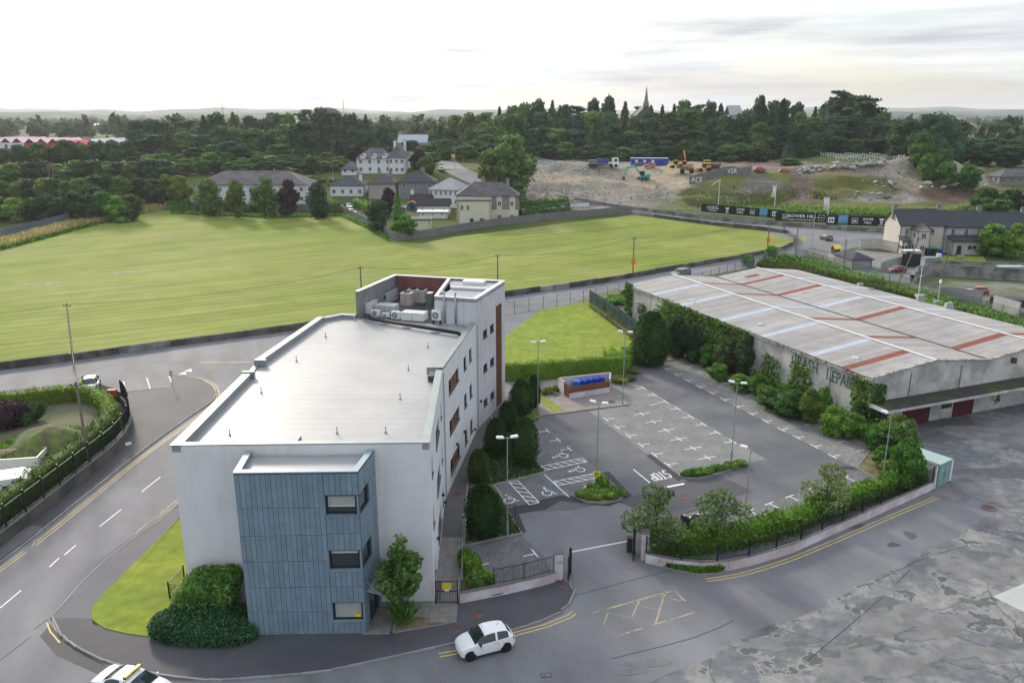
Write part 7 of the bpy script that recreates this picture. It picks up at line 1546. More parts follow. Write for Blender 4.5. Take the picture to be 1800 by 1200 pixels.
house('grey stained middle terrace house with slate roof and rear lean-to', 1655.5, 1727, 444, 399, 8, 'gable', 3.3, stained_w, slate, 2, 0, chim=((.99,.5,1.6),), base=tw(1655.5), wins=lambda w_, z_: [(w_*q, w_*q+.95, z_-2.0, z_-.5) for q in (.16,.48,.80)])
house('white stained lean-to with dark door on the middle terrace house', 1662, 1724, 449, 424, 2.2, 'flat', 1.0, stained_w, slate, 1, 0, name='lean_to', base=tw(1662)-Vector((0,2.4,0)), cat='lean-to', wins=lambda w_, z_: [(w_*.52,w_*.52+2.3,1.0,2.1)], door=.24)
house('slate roofed terrace house half hidden by the big round tree', 1728, 1805, 444, 402, 8, 'gable', 3.3, stained_w, slate, 2, 3, chim=((.99,.5,1.6),), base=tw(1728))
structure(MB().sheet([(q.x,q.y) for q in GG([(1500,480),(1577,444),(1660,448),(1740,448),(1830,448),(1880,500),(1610,474),(1600,487),(1540,484)])], .4).build('yard', concrete)) if False else None
for nm_, pxs, m_ in (('back_yard', [(1480,470),(1505,440),(1577,446),(1662,449),(1660,470),(1612,478),(1600,500),(1520,486)], mat('yard_gravel', (.20,.195,.19), .95, .2, .6, speck=.15)), ('garden_lawn', [(1660,451),(1728,451),(1740,470),(1655,468)], lawn), ('rear_lane', [(1600,484),(1700,492),(1850,500),(1850,560),(1700,530),(1600,505)], mat('rear_ground', (.10,.12,.05), .95, .3, .5, col2=(.17,.165,.15), mscale=.15)), ('forecourt', [(1395,425),(1450,450),(1470,470),(1500,484),(1480,440),(1510,432),(1577,444),(1575,432),(1560,430)], MATS['road_asphalt_far'])): draped_poly(GG(pxs), .06 if nm_ != 'garden_lawn' else .09, nm_, m_)
gb = G(1495,475)
house('grey concrete garage with shallow dark slate roof behind the warehouse fence', 1497, 1533, 479, 456, 7.5, 'hip', 1.2, concrete, slate, 1, 0, yaw=R(8), name='garage', cat='garage', base=G(1497,474))
garden_wall('cream yard wall running from the road to the end terrace house', GG([(1510,438),(1540,436),(1577,444)]), 2.2, .25, m=buff_w, drape=True); garden_wall('grey block wall by the yellow play house', GG([(1422,448),(1460,458),(1497,472)]), 1.7, .25, m=concrete_pale, drape=True); garden_wall('grey wall right of the garage', GG([(1548,478),(1560,472),(1586,466)]), 1.9, .25, m=concrete, drape=True)
garden_wall('old stone wall behind the terrace gardens, upper run', GG([(1625,472),(1700,474),(1800,478),(1860,480)]), 1.8, .4, m=stone2, drape=True, seglen=6); garden_wall('pale stone wall behind the terrace, lower run with a return', GG([(1608,500),(1610,484),(1700,488),(1800,494),(1860,498)]), 2.4, .4, m=stone2, drape=True, seglen=6)
garden_wall('grey concrete wall panels beside the orange car at the right', GG([(1650,522),(1700,527),(1725,532)]), 1.9, .3, m=concrete, drape=True); garden_wall('wide pale concrete panel wall at the right edge', GG([(1745,542),(1790,556)]), 2.4, .3, m=concrete_pale, drape=True); garden_wall('dark slate lean-to wall at the right edge', GG([(1740,532),(1810,540)]), 1.3, 2.4, m=slate, drape=True, cap=False)
c = G(1600,470); t = thing('garage_door', 'black corrugated double gate beside the red car', 'gate', c); 
for k in range(12): MB().cbox((-1.9+k*.34,0,1.5+.02*(k%2)),(.31,.08+.02*(k%2),3.0)).build('gate_board', black, t)
c = G(1468,449); t = thing('play_house', 'small yellow roofed wooden play house in the yard', 'play house', c, .3); MB().cbox((0,0,1.1),(1.5,1.3,1.2)).build('walls', wood, t); m_ = roof_mesh(1.6,1.5,0,.8,'gable',.15); m_.v = [(a-.8,b-.75,z+1.7) for a,b,z in m_.v]; m_.build('roof', mat('yellow_plastic', (.70,.55,.08), .5, 0), t); [MB().cbox((x_,y_,.25),(.1,.1,.5)).build('leg', wood, t) for x_ in (-.6,.6) for y_ in (-.5,.5)]
c = G(1483,456); t = thing('garden_swing', 'small green hooped garden toy right of the play house', 'garden toy', c); [MB().tube((math.cos(a)*.8,0,.8+math.sin(a)*.8),(math.cos(a+.4)*.8,0,.8+math.sin(a+.4)*.8),.09,n=6).build('hoop_segment', mat('toy_green', (.10,.35,.05), .5, 0), t) for a in np.arange(0,6.2,.4)]
for i, (px, py, w2, h2, m_, lb, nm_) in enumerate([(1600,456,3.6,2.2,white_paint,'white garden canopy on posts behind the black gate','garden_canopy'),(1634,449,2.6,1.9,mat('teal_roof', (.05,.22,.17), .6, .1),'teal roofed garden store beside the gabled wing','garden_store'),(1633,466,2.6,1.8,mat('blue_grey_shed', (.22,.27,.31), .5, .1),'blue grey shed with curved roof behind the garden wall','shed'),(1774,484,5.0,2.0,mat('pale_blue_tank', (.36,.43,.46), .5, .1),'pale blue grey caravan shape under the big tree at the right','tank')]):
    c = G(px, py); t = thing(nm_, lb, nm_.split('_')[-1], c); MB().cbox((0,0,h2-.1),(w2,1.9,.16)).build('roof', m_, t)
    if i == 0: [MB().tube((x_,y_,0),(x_,y_,h2-.18),.05,n=5).build('post', white_paint, t) for x_ in (-1.6,1.6) for y_ in (-.8,.8)]
    else: MB().cbox((0,0,(h2-.19)/2),(w2*.92,1.7,h2-.19)).build('walls', m_ if i != 1 else dark, t)
for px, py, m_, lb in [(1652,449,bin_m,'blue bin behind the garden wall of the terrace'),(1649,457,white_paint,'white water tank beside the blue bin'),(1647,463,mat('toy_green', (0,0,0)),'green bin at the corner of the terrace garden')]: wheelie(G(px, py), lb, m_)
c = G(1688,456); t = thing('picnic_table', 'round grey picnic table on the terrace lawn', 'table', c+Vector((0,0,.1))); MB().tube((0,0,.7),(0,0,.76),.8,n=14).build('table_top', concrete, t); MB().tube((0,0,0),(0,0,.7),.08,n=6).build('leg', concrete, t); MB().tube((0,0,.78),(0,0,2.2),.16,.05,8).build('folded_parasol', grey_w, t)
house('grey roofed bungalow with open front at the right edge among the bushes', 1756, 1830, 326, 311, 8, 'hip', 2.6, grey_w, slate_g, 1, 5, ww=1.3, wh=1.6)
# ================================================================== construction site
def topx(v):
    dx, dy, dz = v[0], v[1], v[2]-CAM_H; d = dy*CP-dz*SP; u_ = dy*SP+dz*CP
    return 900+1400*dx/d, 600-1400*u_/d
ZN = [(1000,340,90,36,(.27,.255,.235)),(1050,300,110,14,(.25,.245,.235)),(1130,305,80,12,(.36,.31,.24)),(1180,320,60,16,(.34,.30,.235)),(1000,320,60,10,(.33,.28,.20)),(1150,345,70,12,(.22,.21,.20)),(900,330,60,40,(.25,.24,.22)),(1060,355,60,8,(.26,.25,.24)),
      (1230,345,40,12,(.105,.125,.035)),(1270,330,40,14,(.13,.15,.04)),(1300,312,60,10,(.15,.16,.05)),(1250,360,70,8,(.12,.15,.04)),(1215,345,14,10,(.10,.13,.03)),(1290,350,30,10,(.18,.18,.175)),(1335,330,26,14,(.17,.16,.15)),(1360,318,30,8,(.13,.19,.035)),(1340,300,70,8,(.20,.17,.145)),(1370,362,60,7,(.12,.17,.03)),
      (1410,335,22,20,(.13,.10,.08)),(1400,360,60,5,(.15,.11,.08)),(1480,335,60,14,(.105,.12,.03)),(1470,320,40,9,(.20,.19,.08)),(1540,340,40,10,(.09,.115,.03)),(1480,365,120,7,(.13,.17,.03)),(1560,320,45,10,(.30,.29,.27)),(1450,304,70,6,(.24,.21,.18)),(1600,330,30,14,(.29,.25,.21)),(1610,297,60,12,(.28,.265,.25)),(1560,352,60,5,(.30,.29,.28)),(1680,345,60,12,(.10,.07,.055)),(1660,325,30,6,(.06,.08,.03)),(1700,325,40,8,(.32,.31,.29)),(1430,275,50,6,(.20,.19,.11)),(1530,281,80,5,(.13,.20,.07)),(1740,345,40,20,(.12,.15,.04)),(1650,370,120,9,(.13,.16,.04))]
BM = [(1000,298,2.0,16,5),(1040,322,1.2,9,5),(960,330,1.5,12,6),(1190,318,-1.0,15,6),(1270,330,2.4,12,8),(1230,350,1.2,9,5),(1320,318,2.8,16,7),(1340,335,1.6,9,5),(1470,325,3.2,17,7),(1560,330,2.2,14,6),(1500,345,1.5,14,5),(1630,303,4.6,12,6),(1590,308,2.8,10,6),(1680,312,3.0,9,7),(1650,338,1.4,14,6),(1450,303,2.2,18,4),(1540,302,1.2,14,4),(1400,345,-1.0,8,6),(850,330,1.2,12,8),(900,345,.8,10,8)]
BMW = [(G(a, b), h, rx, ry) for a, b, h, rx, ry in BM]
def site():
    X = np.arange(-12, 190, 1.5); Y = np.arange(251, 353, 1.3); BMW.append((Vector((148, 349, 0)), 3.2, 24, 11)); m_ = MB(); cols = []
    from mathutils import noise
    for y in Y:
        for x in X:
            ed = min(1, max(0, (y-251)/6))*min(1, (352.5-y)/2+.02)*min(1, (x+12)/8+.02); z = hgt(x, y); b = 0
            for c, h, rx, ry in BMW:
                q = ((x-c.x)/rx)**2+((y-c.y)/ry)**2
                if q < 6: b += h*math.exp(-q)
            f = noise.fractal((x*.14, y*.14, 3.1), .9, 2.1, 4); b += f*.9
            m_.v.append((x, y, z+.12+max(-.1, b)*ed)); px, py = topx((x, y, z)); best = [(((px-a)/rx)**2+((py-c2)/ry)**2, k) for a, c2, rx, ry, k in ZN]; ws = [(math.exp(-q*1.2), k) for q, k in best]; q0 = min(best)[0]; nz_ = noise.noise((x*.25, y*.25, 0))
            W_ = [(w_**(2.0+nz_), k) for w_, k in ws]; s_ = sum(w_ for w_, k in W_)+1e-9; c = [sum(w_*k[i] for w_, k in W_)/s_ for i in range(3)]
            if q0 > 4: c = [.12,.15,.05]
            c = [c[0]*1.02, c[1]*.96, c[2]*.84]; j = .86+.26*noise.noise((x*.6, y*.6, 7))+.15*noise.noise((x*1.9, y*1.9, 5)); cols.append([q*j for q in c]+[1])
    nx = len(X); m_.f = [(j*nx+i, j*nx+i+1, (j+1)*nx+i+1, (j+1)*nx+i) for j in range(len(Y)-1) for i in range(nx-1)]
    mt = mat('site_ground', (.2,.2,.2), .95, 0, bump=1.0, bscale=1.2); t_, bs_ = node_edit(mt); at = t_.nodes.new('ShaderNodeAttribute'); at.attribute_name = 'soil'
    tc_ = t_.nodes.new('ShaderNodeTexCoord'); nn = t_.nodes.new('ShaderNodeTexNoise'); nn.inputs['Scale'].default_value = .9; nn.inputs['Detail'].default_value = 8; nn.inputs['Roughness'].default_value = .75; t_.links.new(tc_.outputs['Object'], nn.inputs[0])
    rr_ = t_.nodes.new('ShaderNodeValToRGB'); t_.links.new(nn.outputs[0], rr_.inputs[0]); rr_.color_ramp.elements[0].position = .36; rr_.color_ramp.elements[0].color = (.68,.68,.68,1); rr_.color_ramp.elements[1].position = .66; rr_.color_ramp.elements[1].color = (1.28,1.28,1.28,1)
    mx_ = t_.nodes.new('ShaderNodeMix'); mx_.data_type = 'RGBA'; mx_.blend_type = 'MULTIPLY'; mx_.inputs[0].default_value = 1; t_.links.new(at.outputs['Color'], mx_.inputs[6]); t_.links.new(rr_.outputs[0], mx_.inputs[7]); t_.links.new(mx_.outputs[2], bs_.inputs['Base Color'])
    me = m_.mesh('site_terrain', mt, True); ca = me.color_attributes.new('soil', 'FLOAT_COLOR', 'POINT'); ca.data.foreach_set('color', np.array(cols, dtype=np.float32).ravel()); structure(put('site_terrain', me))
    return X, Y, m_.v
SX, SY, SV = site(); SV = np.array(SV)
def sz(x, y):
    i = int(round((x-SX[0])/1.5)); j = int(round((y-SY[0])/1.3))
    return float(SV[j*len(SX)+i][2]) if 0 <= i < len(SX) and 0 <= j < len(SY) else hgt(x, y)
def S(px, py):                                           # line of sight meets the site's real surface
    r_ = ray(px, py); k = 240/r_[1]
    while k < 360/r_[1] and CAM_H+r_[2]*k > sz(r_[0]*k, r_[1]*k): k += .3
    return Vector((r_[0]*k, r_[1]*k, sz(r_[0]*k, r_[1]*k)))
# small rubble scattered over the bare ground: too many to count
r_ = np.random.default_rng(3); m_ = MB(); RC = [(1000,345,70,20,1500),(1160,345,40,14,900),(1560,325,40,12,900),(1700,325,40,8,400),(1290,352,30,8,400),(1050,300,80,10,700),(1560,352,50,4,300),(1410,335,20,15,300),(940,320,30,20,400)]
for px, py, rx, ry, n in RC:
    for _ in range(n//2):
        q = G(px+r_.normal()*rx*.6, py+r_.normal()*ry*.6)
        if not (SX[0]+3 < q.x < SX[-1]-3 and SY[0]+2 < q.y < SY[-1]-2): continue
        s = .12+.32*r_.random()**3; z_ = sz(q.x, q.y); v = r_.normal(size=(4,3))*s; m_.add([(q.x+a[0], q.y+a[1], z_+a[2]+.05) for a in v], [(0,1,2),(0,2,3),(0,3,1),(1,3,2)])
stuff(m_.build('rubble', mat('broken_concrete', (.29,.275,.26), .9, .25, 1)))
for px, rg, n, m2, lb in [(1260,[(1190,345),(1230,326),(1320,308),(1380,312),(1400,345),(1360,365),(1240,368),(1200,360)],5000,F_OLIVE,'rough grass on the slope left of the flags'),(1480,[(1410,318),(1500,312),(1600,340),(1560,352),(1430,352)],4000,F_OLIVE,'rough grass on the middle slope of the site'),(1500,[(1240,366),(1400,366),(1600,372),(1740,372),(1740,385),(1560,380),(1400,376),(1240,372)],5000,F_SHRUB,'long green grass behind the black hoardings')]:
    pl = [q.to_2d() for q in GG(rg)]; o = tufts(pl, n, .8, m2, 'long_grass', seed=px, wd=.3, drape=True, label=lb, z=.3)
    
rock = []
for i in range(4):
    r3 = random.Random(i+50); m_ = MB(); m_.ell((0,0,.3),(1.0,.75,.55),7,5); m_.v = [(x*r3.uniform(.75,1.2), y*r3.uniform(.75,1.2), z*r3.uniform(.7,1.25)) for x, y, z in m_.v]; rock.append(m_.mesh('boulder', mat('pale_rock', (.34,.33,.31), .9, .2, .8, rnd=.25)))
r3 = random.Random(77)
for i in range(85):
    u = r3.random(); px = 1402+u*150 if i < 66 else r3.uniform(1500,1740); py = (306-15*math.sin(min(1,u*1.3)*PI*.55)+r3.uniform(-5,6)) if i < 66 else r3.uniform(312,352)
    q = S(px, py); o = put('boulder', rock[i % 4], None, (q.x, q.y, q.z-.1+(.9*r3.random() if i < 66 else 0))); k = r3.uniform(.5,1.25); o.scale = (k*1.3,k,k); o.rotation_euler = (r3.uniform(-.5,.5),r3.uniform(-.5,.5),r3.uniform(0,6)); tag(o, 'pale grey boulder in the long rubble heap' if i < 66 else 'grey boulder scattered on the gravel slope', 'boulder', 'boulders on the building site')
cr0 = MB().cbox((0,0,.65),(.16,.10,1.3)).cbox((0,0,.95),(.84,.11,.2)).mesh('grave_cross', white_paint)
for row, (y0, n, x0, x1) in enumerate([(274.5,34,1443,1584),(277.5,30,1455,1588),(281.5,26,1470,1590)]):
    for i in range(n):
        px = x0+(x1-x0)*i/(n-1); q = S(px, y0+.02*(px-1443)*(row < 2)); o = put('grave_cross', cr0, None, q); tag(o, ['small white grave cross in the furthest row under the trees','small white grave cross in the middle row of the plot','small white grave cross in the nearest row of the plot'][row], 'grave cross', 'white crosses in the burial plot')
# vehicles and machines on the site
def tracks(t, L_, m=None):
    for s_ in (-1, 1): MB().cbox((0,s_*1.15,.45),(L_,.55,.75)).build('track', tyre_m, t); [MB().tube((x_,s_*1.15-.3,.42),(x_,s_*1.15+.3,.42),.30,n=10).build('track_wheel', grill, t) for x_ in (-L_*.36,0,L_*.36)]
def excavator(px, py, label, m, head, boom, sc=1.0, base=None):
    t = thing('excavator', label, 'excavator', base or S(px, py), head); t.scale = (sc,sc,sc); tracks(t, 3.9)
    MB().cbox((-.5,0,1.35),(3.4,2.5,.9)).build('upper_body', m, t); MB().cbox((-1.7,0,1.75),(1.0,2.4,.7)).build('counterweight', m, t); MB().cbox((.6,.75,2.2),(1.5,1.0,1.5)).build('cab', dark, t); MB().cbox((.6,.75,3.0),(1.55,1.05,.1)).build('cab_roof', m, t)
    P0 = Vector((.9,-.2,1.6))
    pts = [P0]+[Vector((a,-.2,b)) for a, b in boom]
    for i, (a, b) in enumerate(zip(pts, pts[1:])): MB().tube(a, b, .34 if i < 2 else .25, .28 if i < 2 else .18, 5).build(['lower_boom','upper_boom','dipper_arm','dipper_arm'][i], m, t)
    q = pts[-1]; MB().add([(q.x-.4,-.7,q.z),(q.x+.5,-.7,q.z+.2),(q.x+.6,-.7,q.z-.7),(q.x-.3,-.7,q.z-.9),(q.x-.4,.3,q.z),(q.x+.5,.3,q.z+.2),(q.x+.6,.3,q.z-.7),(q.x-.3,.3,q.z-.9)], [(0,1,2,3),(7,6,5,4),(0,4,5,1),(1,5,6,2),(2,6,7,3)]).build('bucket', dark, t); return t
teal = mat('teal_paint', (.04,.38,.34), .45, .08, 1); org = mat('plant_orange', (.72,.27,.03), .5, .12, 1); yel = mat('plant_yellow', (.70,.42,.03), .5, .12, 1)
excavator(1131,316,'turquoise tracked excavator reaching down to the left on the bare ground', teal, R(180), [(3.2,4.6),(6.2,4.2),(7.0,.8)])
excavator(1207,298,'orange excavator with its boom raised upright beside the blue cabins', org, R(120), [(1.8,5.4),(2.2,7.2),(1.4,4.2)], .95)
def cabin(p0, L_, label):
    t = thing('site_cabin', label, 'site cabin', p0); bl = mat('cabin_blue', (.015,.05,.33), .5, .08, 1); MB().cbox((0,0,1.45),(L_,2.6,2.7)).build('body', bl, t); MB().cbox((0,0,2.85),(L_+.1,2.7,.1)).build('roof', white_paint, t)
    for x_ in (-L_*.36,-L_*.14,L_*.08): MB().cbox((x_,-1.32,1.7),(1.1,.04,1.0)).build('window', wf, t)
    MB().cbox((L_*.3,-1.32,1.2),(.9,.04,2.0)).build('door', bl, t)
cabin(S(1141,291), 14.5, 'long blue site cabin with white roof edge in front of the wood')
tb = paintm('truck_blue', (.02,.04,.22)); t = thing('tipper_truck', 'four axle tipper truck with white cab and blue tailgate', 'truck', S(1060,294), 0); t.scale = (1.15,1.15,1.15)
MB().cbox((3.9,0,1.75),(1.9,2.4,2.3)).build('cab', white_car, t); MB().cbox((4.87,0,2.1),(.04,2.1,.9)).build('windscreen', car_glass, t); MB().cbox((3.9,-1.21,2.2),(1.0,.04,.8)).build('side_window', car_glass, t); MB().cbox((-.9,0,.75),(8.4,1.0,.3)).build('chassis', dark, t)
MB().cbox((-.3,0,1.9),(3.6,2.45,1.6)).build('tipper_front', tb, t); MB().cbox((-3.4,0,1.7),(2.6,2.45,1.1)).build('tipper_rear', mat('grey_tipper', (.14,.14,.16), .5, .1), t)
for x_ in (-4.0,-2.8,2.6,4.1): [MB().tube((x_,s_*1.2-.15,.5),(x_,s_*1.2+.15,.5),.5,n=12).build('wheel', tyre_m, t) for s_ in (-1,1)]
car('suv', 'orange pickup style jeep parked in front of the blue cabin', paintm('burnt_orange', (.50,.13,.02)), S(1142,295), R(180), 2, 'jeep', 'jeep'); car('hatch', 'dark grey car parked left of the orange jeep on the site', paintm('dark_grey_paint', (.05,.055,.065)), S(1120,292), R(170), 2, 'parked_car'); car('suv', 'white van between the orange jeep and the blue cabin', white_car, S(1137,290), R(90), 2, 'white_van', 'van')
for px, py, lb in [(1336,302,'red car behind the graffiti wall, left one'),(1379,304,'red machine cab by the bushes right of the graffiti wall')]: car('hatch', lb, paintm('bright_red', (.45,.02,.02)), S(px, py), R(0), 2, 'parked_car')
def loader(px, py, label, m, head, name='wheel_loader', skip=False, sc=1.0):
    t = thing(name, label, name.split('_')[-1], S(px, py), head); t.scale = (sc,sc,sc)
    for x_, r2 in ((-1.5,.75),(1.5,.75 if skip else .6)): [MB().tube((x_,s_*1.0-.25,r2),(x_,s_*1.0+.25,r2),r2,n=14).build('wheel', tyre_m, t) for s_ in (-1,1)]
    MB().cbox((-1.3,0,1.5),(1.9,1.5,1.1)).build('engine_cover', m, t)
    if skip: MB().add([(-.2,-1.1,1.3),(2.6,-1.1,1.7),(3.0,-1.1,2.3),(-.4,-1.1,2.3),(-.2,1.1,1.3),(2.6,1.1,1.7),(3.0,1.1,2.3),(-.4,1.1,2.3)], [(0,1,2,3),(7,6,5,4),(0,4,5,1),(1,5,6,2),(3,7,4,0),(0,3,7,4)]).build('skip', mat('grey_tipper', (0,0,0)), t)
    else:
        MB().cbox((.1,0,2.1),(1.5,1.4,1.5)).build('cab', car_glass, t); MB().cbox((.1,0,2.92),(1.6,1.5,.12)).build('cab_roof', m, t); MB().cbox((2.9,0,.8),(.7,2.2,.9)).build('bucket', m, t); MB().tube((.8,.5,1.5),(2.8,.5,.9),.14,n=6).build('arm', m, t); MB().tube((.8,-.5,1.5),(2.8,-.5,.9),.14,n=6).build('arm', m, t)
    return t
loader(1188,296,'yellow backhoe loader left of the upright orange excavator', yel, R(190)); loader(1207,307,'grey site dumper with a mud covered skip near the graffiti wall', mat('grey_tipper', (0,0,0)), R(170), 'site_dumper', True, 1.1); loader(1238,302,'yellow bulldozer like loader behind the graffiti wall', org, R(185), 'bulldozer')
t = thing('crushing_machine', 'brown and yellow crushing machine behind the overgrown end of the graffiti wall', 'machine', S(1252,298), R(8)); MB().cbox((0,0,1.5),(6,2,1.0)).build('hopper', mat('brown_rust', (.17,.07,.05), .8, .2), t); MB().cbox((-2.2,0,3.2),(2.6,1.8,.15)).build('canopy', yel, t); [MB().cbox((x_,0,2.5),(.1,.1,1.3)).build('post', yel, t) for x_ in (-3.2,-1.2)]; MB().cbox((0,0,.5),(5,1.6,.9)).build('chassis', dark, t)
graf = garden_wall('tall grey concrete wall with graffiti curving up the slope of the site', [S(1212,324), S(1236,317), S(1262,311), S(1290,308), S(1320,305)], 3.0, .4, m=MATS['grey_block_wall'])
graf.name = 'graffiti_wall'
for c in list(graf.children):
    c.location.z += 8.4 if False else 0
for o in [o for o in graf.children]:
    me = o.data
    for v in me.vertices: v.co.z += sz(v.co.x, v.co.y)-.3 if SY[0] < v.co.y < SY[-1] else 0
for px, py, s in ((1216,315,'ACE'),(1278,300,'VSR')): p_ = S(px+8, py+8); text_obj(s, 2.4, white_paint, graf, (p_.x, p_.y-.5, p_.z+1.3), (R(90),0,.35), ext=.01)
hp([(1240,316),(1262,309),(1275,306)], 2.0, 1.6, 'ivy and weeds over the curved graffiti wall', F_LAUREL, 6)
hf = mat('hoarding_mesh', (.40,.47,.47), .5, .05); t = thing('site_fence', 'pale mesh site fence panels in front of the wood at the left of the site', 'fence', S(940,290), world=True); railing(t, [S(938,288), S(975,287), S(1030,290), S(1085,293)], 2.6, 12.6, bar=.5, post=3.4, m=hf, r=.02, rails=(.03,.5,.97), postw=.12)
t = thing('site_fence', 'thin wire mesh fence along the verge below the construction slope', 'fence', G(1000,350), world=True); railing(t, GG([(1010,352),(1060,357),(1120,363),(1180,371),(1232,377)]), 2.2, 0, bar=.5, post=3.4, m=hf, r=.02, rails=(.03,.97), postw=.10, drape=True)
garden_wall('low grey roadside wall below the hoardings', GG([(1010,353),(1060,362),(1120,370),(1200,381),(1300,392),(1400,399),(1480,405),(1572,410)]), 1.1, .35, m=stone2, drape=True, seglen=7)
# hoardings
hb = mat('hoarding_black', (.010,.012,.015), .6, 0); hw = mat('hoarding_white_print', (.75,.76,.76), .6, 0); hblue = mat('hoarding_sky_blue', (.12,.30,.55), .6, .2, .6); hgr = mat('hoarding_green', (.04,.20,.11), .6, .2, .6)
def hoarding(x0, y0, x1, y1, bl, br, items, label):
    a = G(x0, bl+7); b = G(x1, br+7); ang = math.atan2(b.y-a.y, b.x-a.x); ln = (b-a).to_2d().length; zb = D(x0, bl, a.y).z; zt = D(x0, y0, a.y).z; zb2 = D(x1, br, b.y).z; h = zt-zb; t = thing('hoarding', label, 'hoarding', (a.x, a.y, 0), ang); sl = (zb2-zb)/ln
    z = lambda x, f: zb+sl*x+h*f
    nb = 6
    for k in range(nb): xa, xb = ln*k/nb+.01, ln*(k+1)/nb-.01; MB().add([(xa,0,z(xa,0)),(xb,0,z(xb,0)),(xb,0,z(xb,1)),(xa,0,z(xa,1)),(xa,.06,z(xa,0)),(xb,.06,z(xb,0)),(xb,.06,z(xb,1)),(xa,.06,z(xa,1))], [(0,1,2,3),(7,6,5,4),(0,4,5,1),(1,5,6,2),(2,6,7,3),(3,7,4,0)]).build('board', hb, t)
    for k in range(nb+1): xa = ln*k/nb; MB().box(xa-.06,.08,min(a.z,b.z)-.6,xa+.06,.2,z(xa,.95)).build('post', pole_m, t)
    MB().wall((0,.04),(ln,.04),(zb-.34,zb2-.34),(zb-.2,zb2-.2),.05).build('rail', mat('pale_timber', (.45,.42,.33), .8, .1), t)
    tx = lambda s, x, f, sz_, w=None: text_obj(s, sz_, hw, t, (x*ln, -.02, z(x*ln, f)), (R(90),-math.atan(sl)*1.0,0), ext=.002, width=w, bold=.02)
    rect = lambda x, f, w, hh, m_, nm_='printed_panel', dy=.012: MB().box(x*ln-w/2,-.012-dy,z(x*ln,f)-hh/2,x*ln+w/2,-dy+.004,z(x*ln,f)+hh/2).build(nm_, m_, t)
    for it in items:
        k, x = it[0], it[1]
        if k == 'home': tx('IF YOU LIVED HERE,', x, .72, h*.17, h*1.35); tx("YOU'D BE HOME BY NOW", x, .50, h*.17, h*1.6); tx('www.bowerhill.ie', x, .26, h*.14, h*1.1)
        elif k == 'bh2': tx('BOWER', x, .66, h*.32, h*1.0); tx('HILL', x, .32, h*.32, h*.72)
        elif k == 'big': tx('BOWER HILL', x, .60, h*.50, ln*.58); tx('FINISHED TO THE HIGHEST STANDARD', x, .20, h*.12, ln*.52)
        elif k == 'year': rect(x, .5, h*.95, h*1.06, hblue); rect(x, .12, h*.95, h*.28, hgr, dy=.03); tx('2021', x, .38, h*.30, h*.75); bpy.context.scene.objects
        elif k == 'box': rect(x, .5, h*.58, h*.58, hw); rect(x, .5, h*.50, h*.50, hb, dy=.02); rect(x, .42, h*.34, h*.10, hw, dy=.03); rect(x, .56, h*.34, h*.06, hw, dy=.03)
        elif k == 'blue': rect(x, .5, h*.66, h*.62, hw); rect(x, .5, h*.58, h*.54, mat('hoarding_navy', (.02,.06,.16), .6, 0), dy=.02); rect(x, .5, h*.40, h*.08, hw, dy=.03)
        elif k == 'white': rect(x, .5, h*.62, h*.58, hw); rect(x, .48, h*.40, h*.28, mat('hoarding_navy', (0,0,0)), dy=.02); rect(x, .48, h*.14, h*.16, hw, dy=.03)
        elif k == 'crest': m_ = MB(); X_, Z_ = x*ln, z(x*ln,.52); m_.add([(X_-h*.26,-.02,Z_+h*.26),(X_+h*.26,-.02,Z_+h*.26),(X_+h*.14,-.02,Z_),(X_+h*.12,-.02,Z_-h*.22),(X_,-.02,Z_-h*.30),(X_-h*.12,-.02,Z_-h*.22),(X_-h*.14,-.02,Z_)], [tuple(range(7))]); m_.build('crest', hw, t); rect(x, .50, h*.16, h*.16, hb, dy=.02); tx('BOWER HILL', x, .12, h*.08, h*.5)
    return t
hoarding(1232,358,1379,364,372,385,[('home',.14),('crest',.32),('bh2',.48),('box',.62),('year',.75),('white',.88)],'long black hoarding with white lettering, left of the lamp pole')
hoarding(1362,372.5,1451,375.5,388,391,[('box',.19),('big',.52),('blue',.90)],'black hoarding with large BOWER HILL lettering in the middle')
hoarding(1451.5,378,1582,383,395,398.5,[('white',.06),('year',.22),('box',.38),('bh2',.56),('crest',.74),('home',.93)],'black hoarding with small logos running behind the end terrace house')
for px, pb, pt_, lb, k in [(1262,368,315,'white flag pole with its pennant blown sideways left of the hoardings',0),(1361,368,325,'white flag pole with a twisted white banner behind the first hoarding',1),(1455,380,346,'white flag pole with a broad hanging white banner behind the hoardings',2)]:
    q = G(px, pb); h = D(px, pt_, q.y).z-q.z; t = thing('flag_pole', lb, 'flag', q); MB().tube((0,0,0),(0,0,h),.10,.08,7).build('pole', white_paint, t)
    m_ = MB(); n = 7
    if k == 0: m_.add([(-i*.42,.05*math.sin(i),h-.1-i*.26) for i in range(n)]+[(-i*.42,.05*math.sin(i),h-.45-i*.26) for i in range(n)], [(i,i+1,n+i+1,n+i) for i in range(n-1)])
    else: wd_ = 1.1 if k == 1 else 1.5; m_.add([(-.1,.1*math.sin(i*1.3),h-.2-i*.62) for i in range(n)]+[(-.1-wd_*(1-.25*(k==1)*math.sin(i)),.35*math.sin(i*1.1+1),h-.15-i*.62) for i in range(n)], [(i,i+1,n+i+1,n+i) for i in range(n-1)])
    m_.build('banner', mat('banner_white', (.66,.67,.68), .8, .05), t)
sl_ = thing('street_lamp', 'grey street lamp at the road below the construction slope', 'street lamp', G(1088,362)); MB().tube((0,0,0),(0,0,8.5),.09,.06,7).build('pole', galv, sl_); MB().cbox((.5,0,8.5),(1.1,.2,.12)).build('lamp_head', galv, sl_)
for px, py, lb in [(1427,432,'grey street lamp at the tip of the playing field'),(1480,467,'street lamp left of the concrete garage'),(800,300,'street lamp at the top of the hill road'),(587,338,'street lamp left of the white bungalow')]: clone(sl_, G(px, py), random.uniform(0,3), lb, 'grey street lamps')
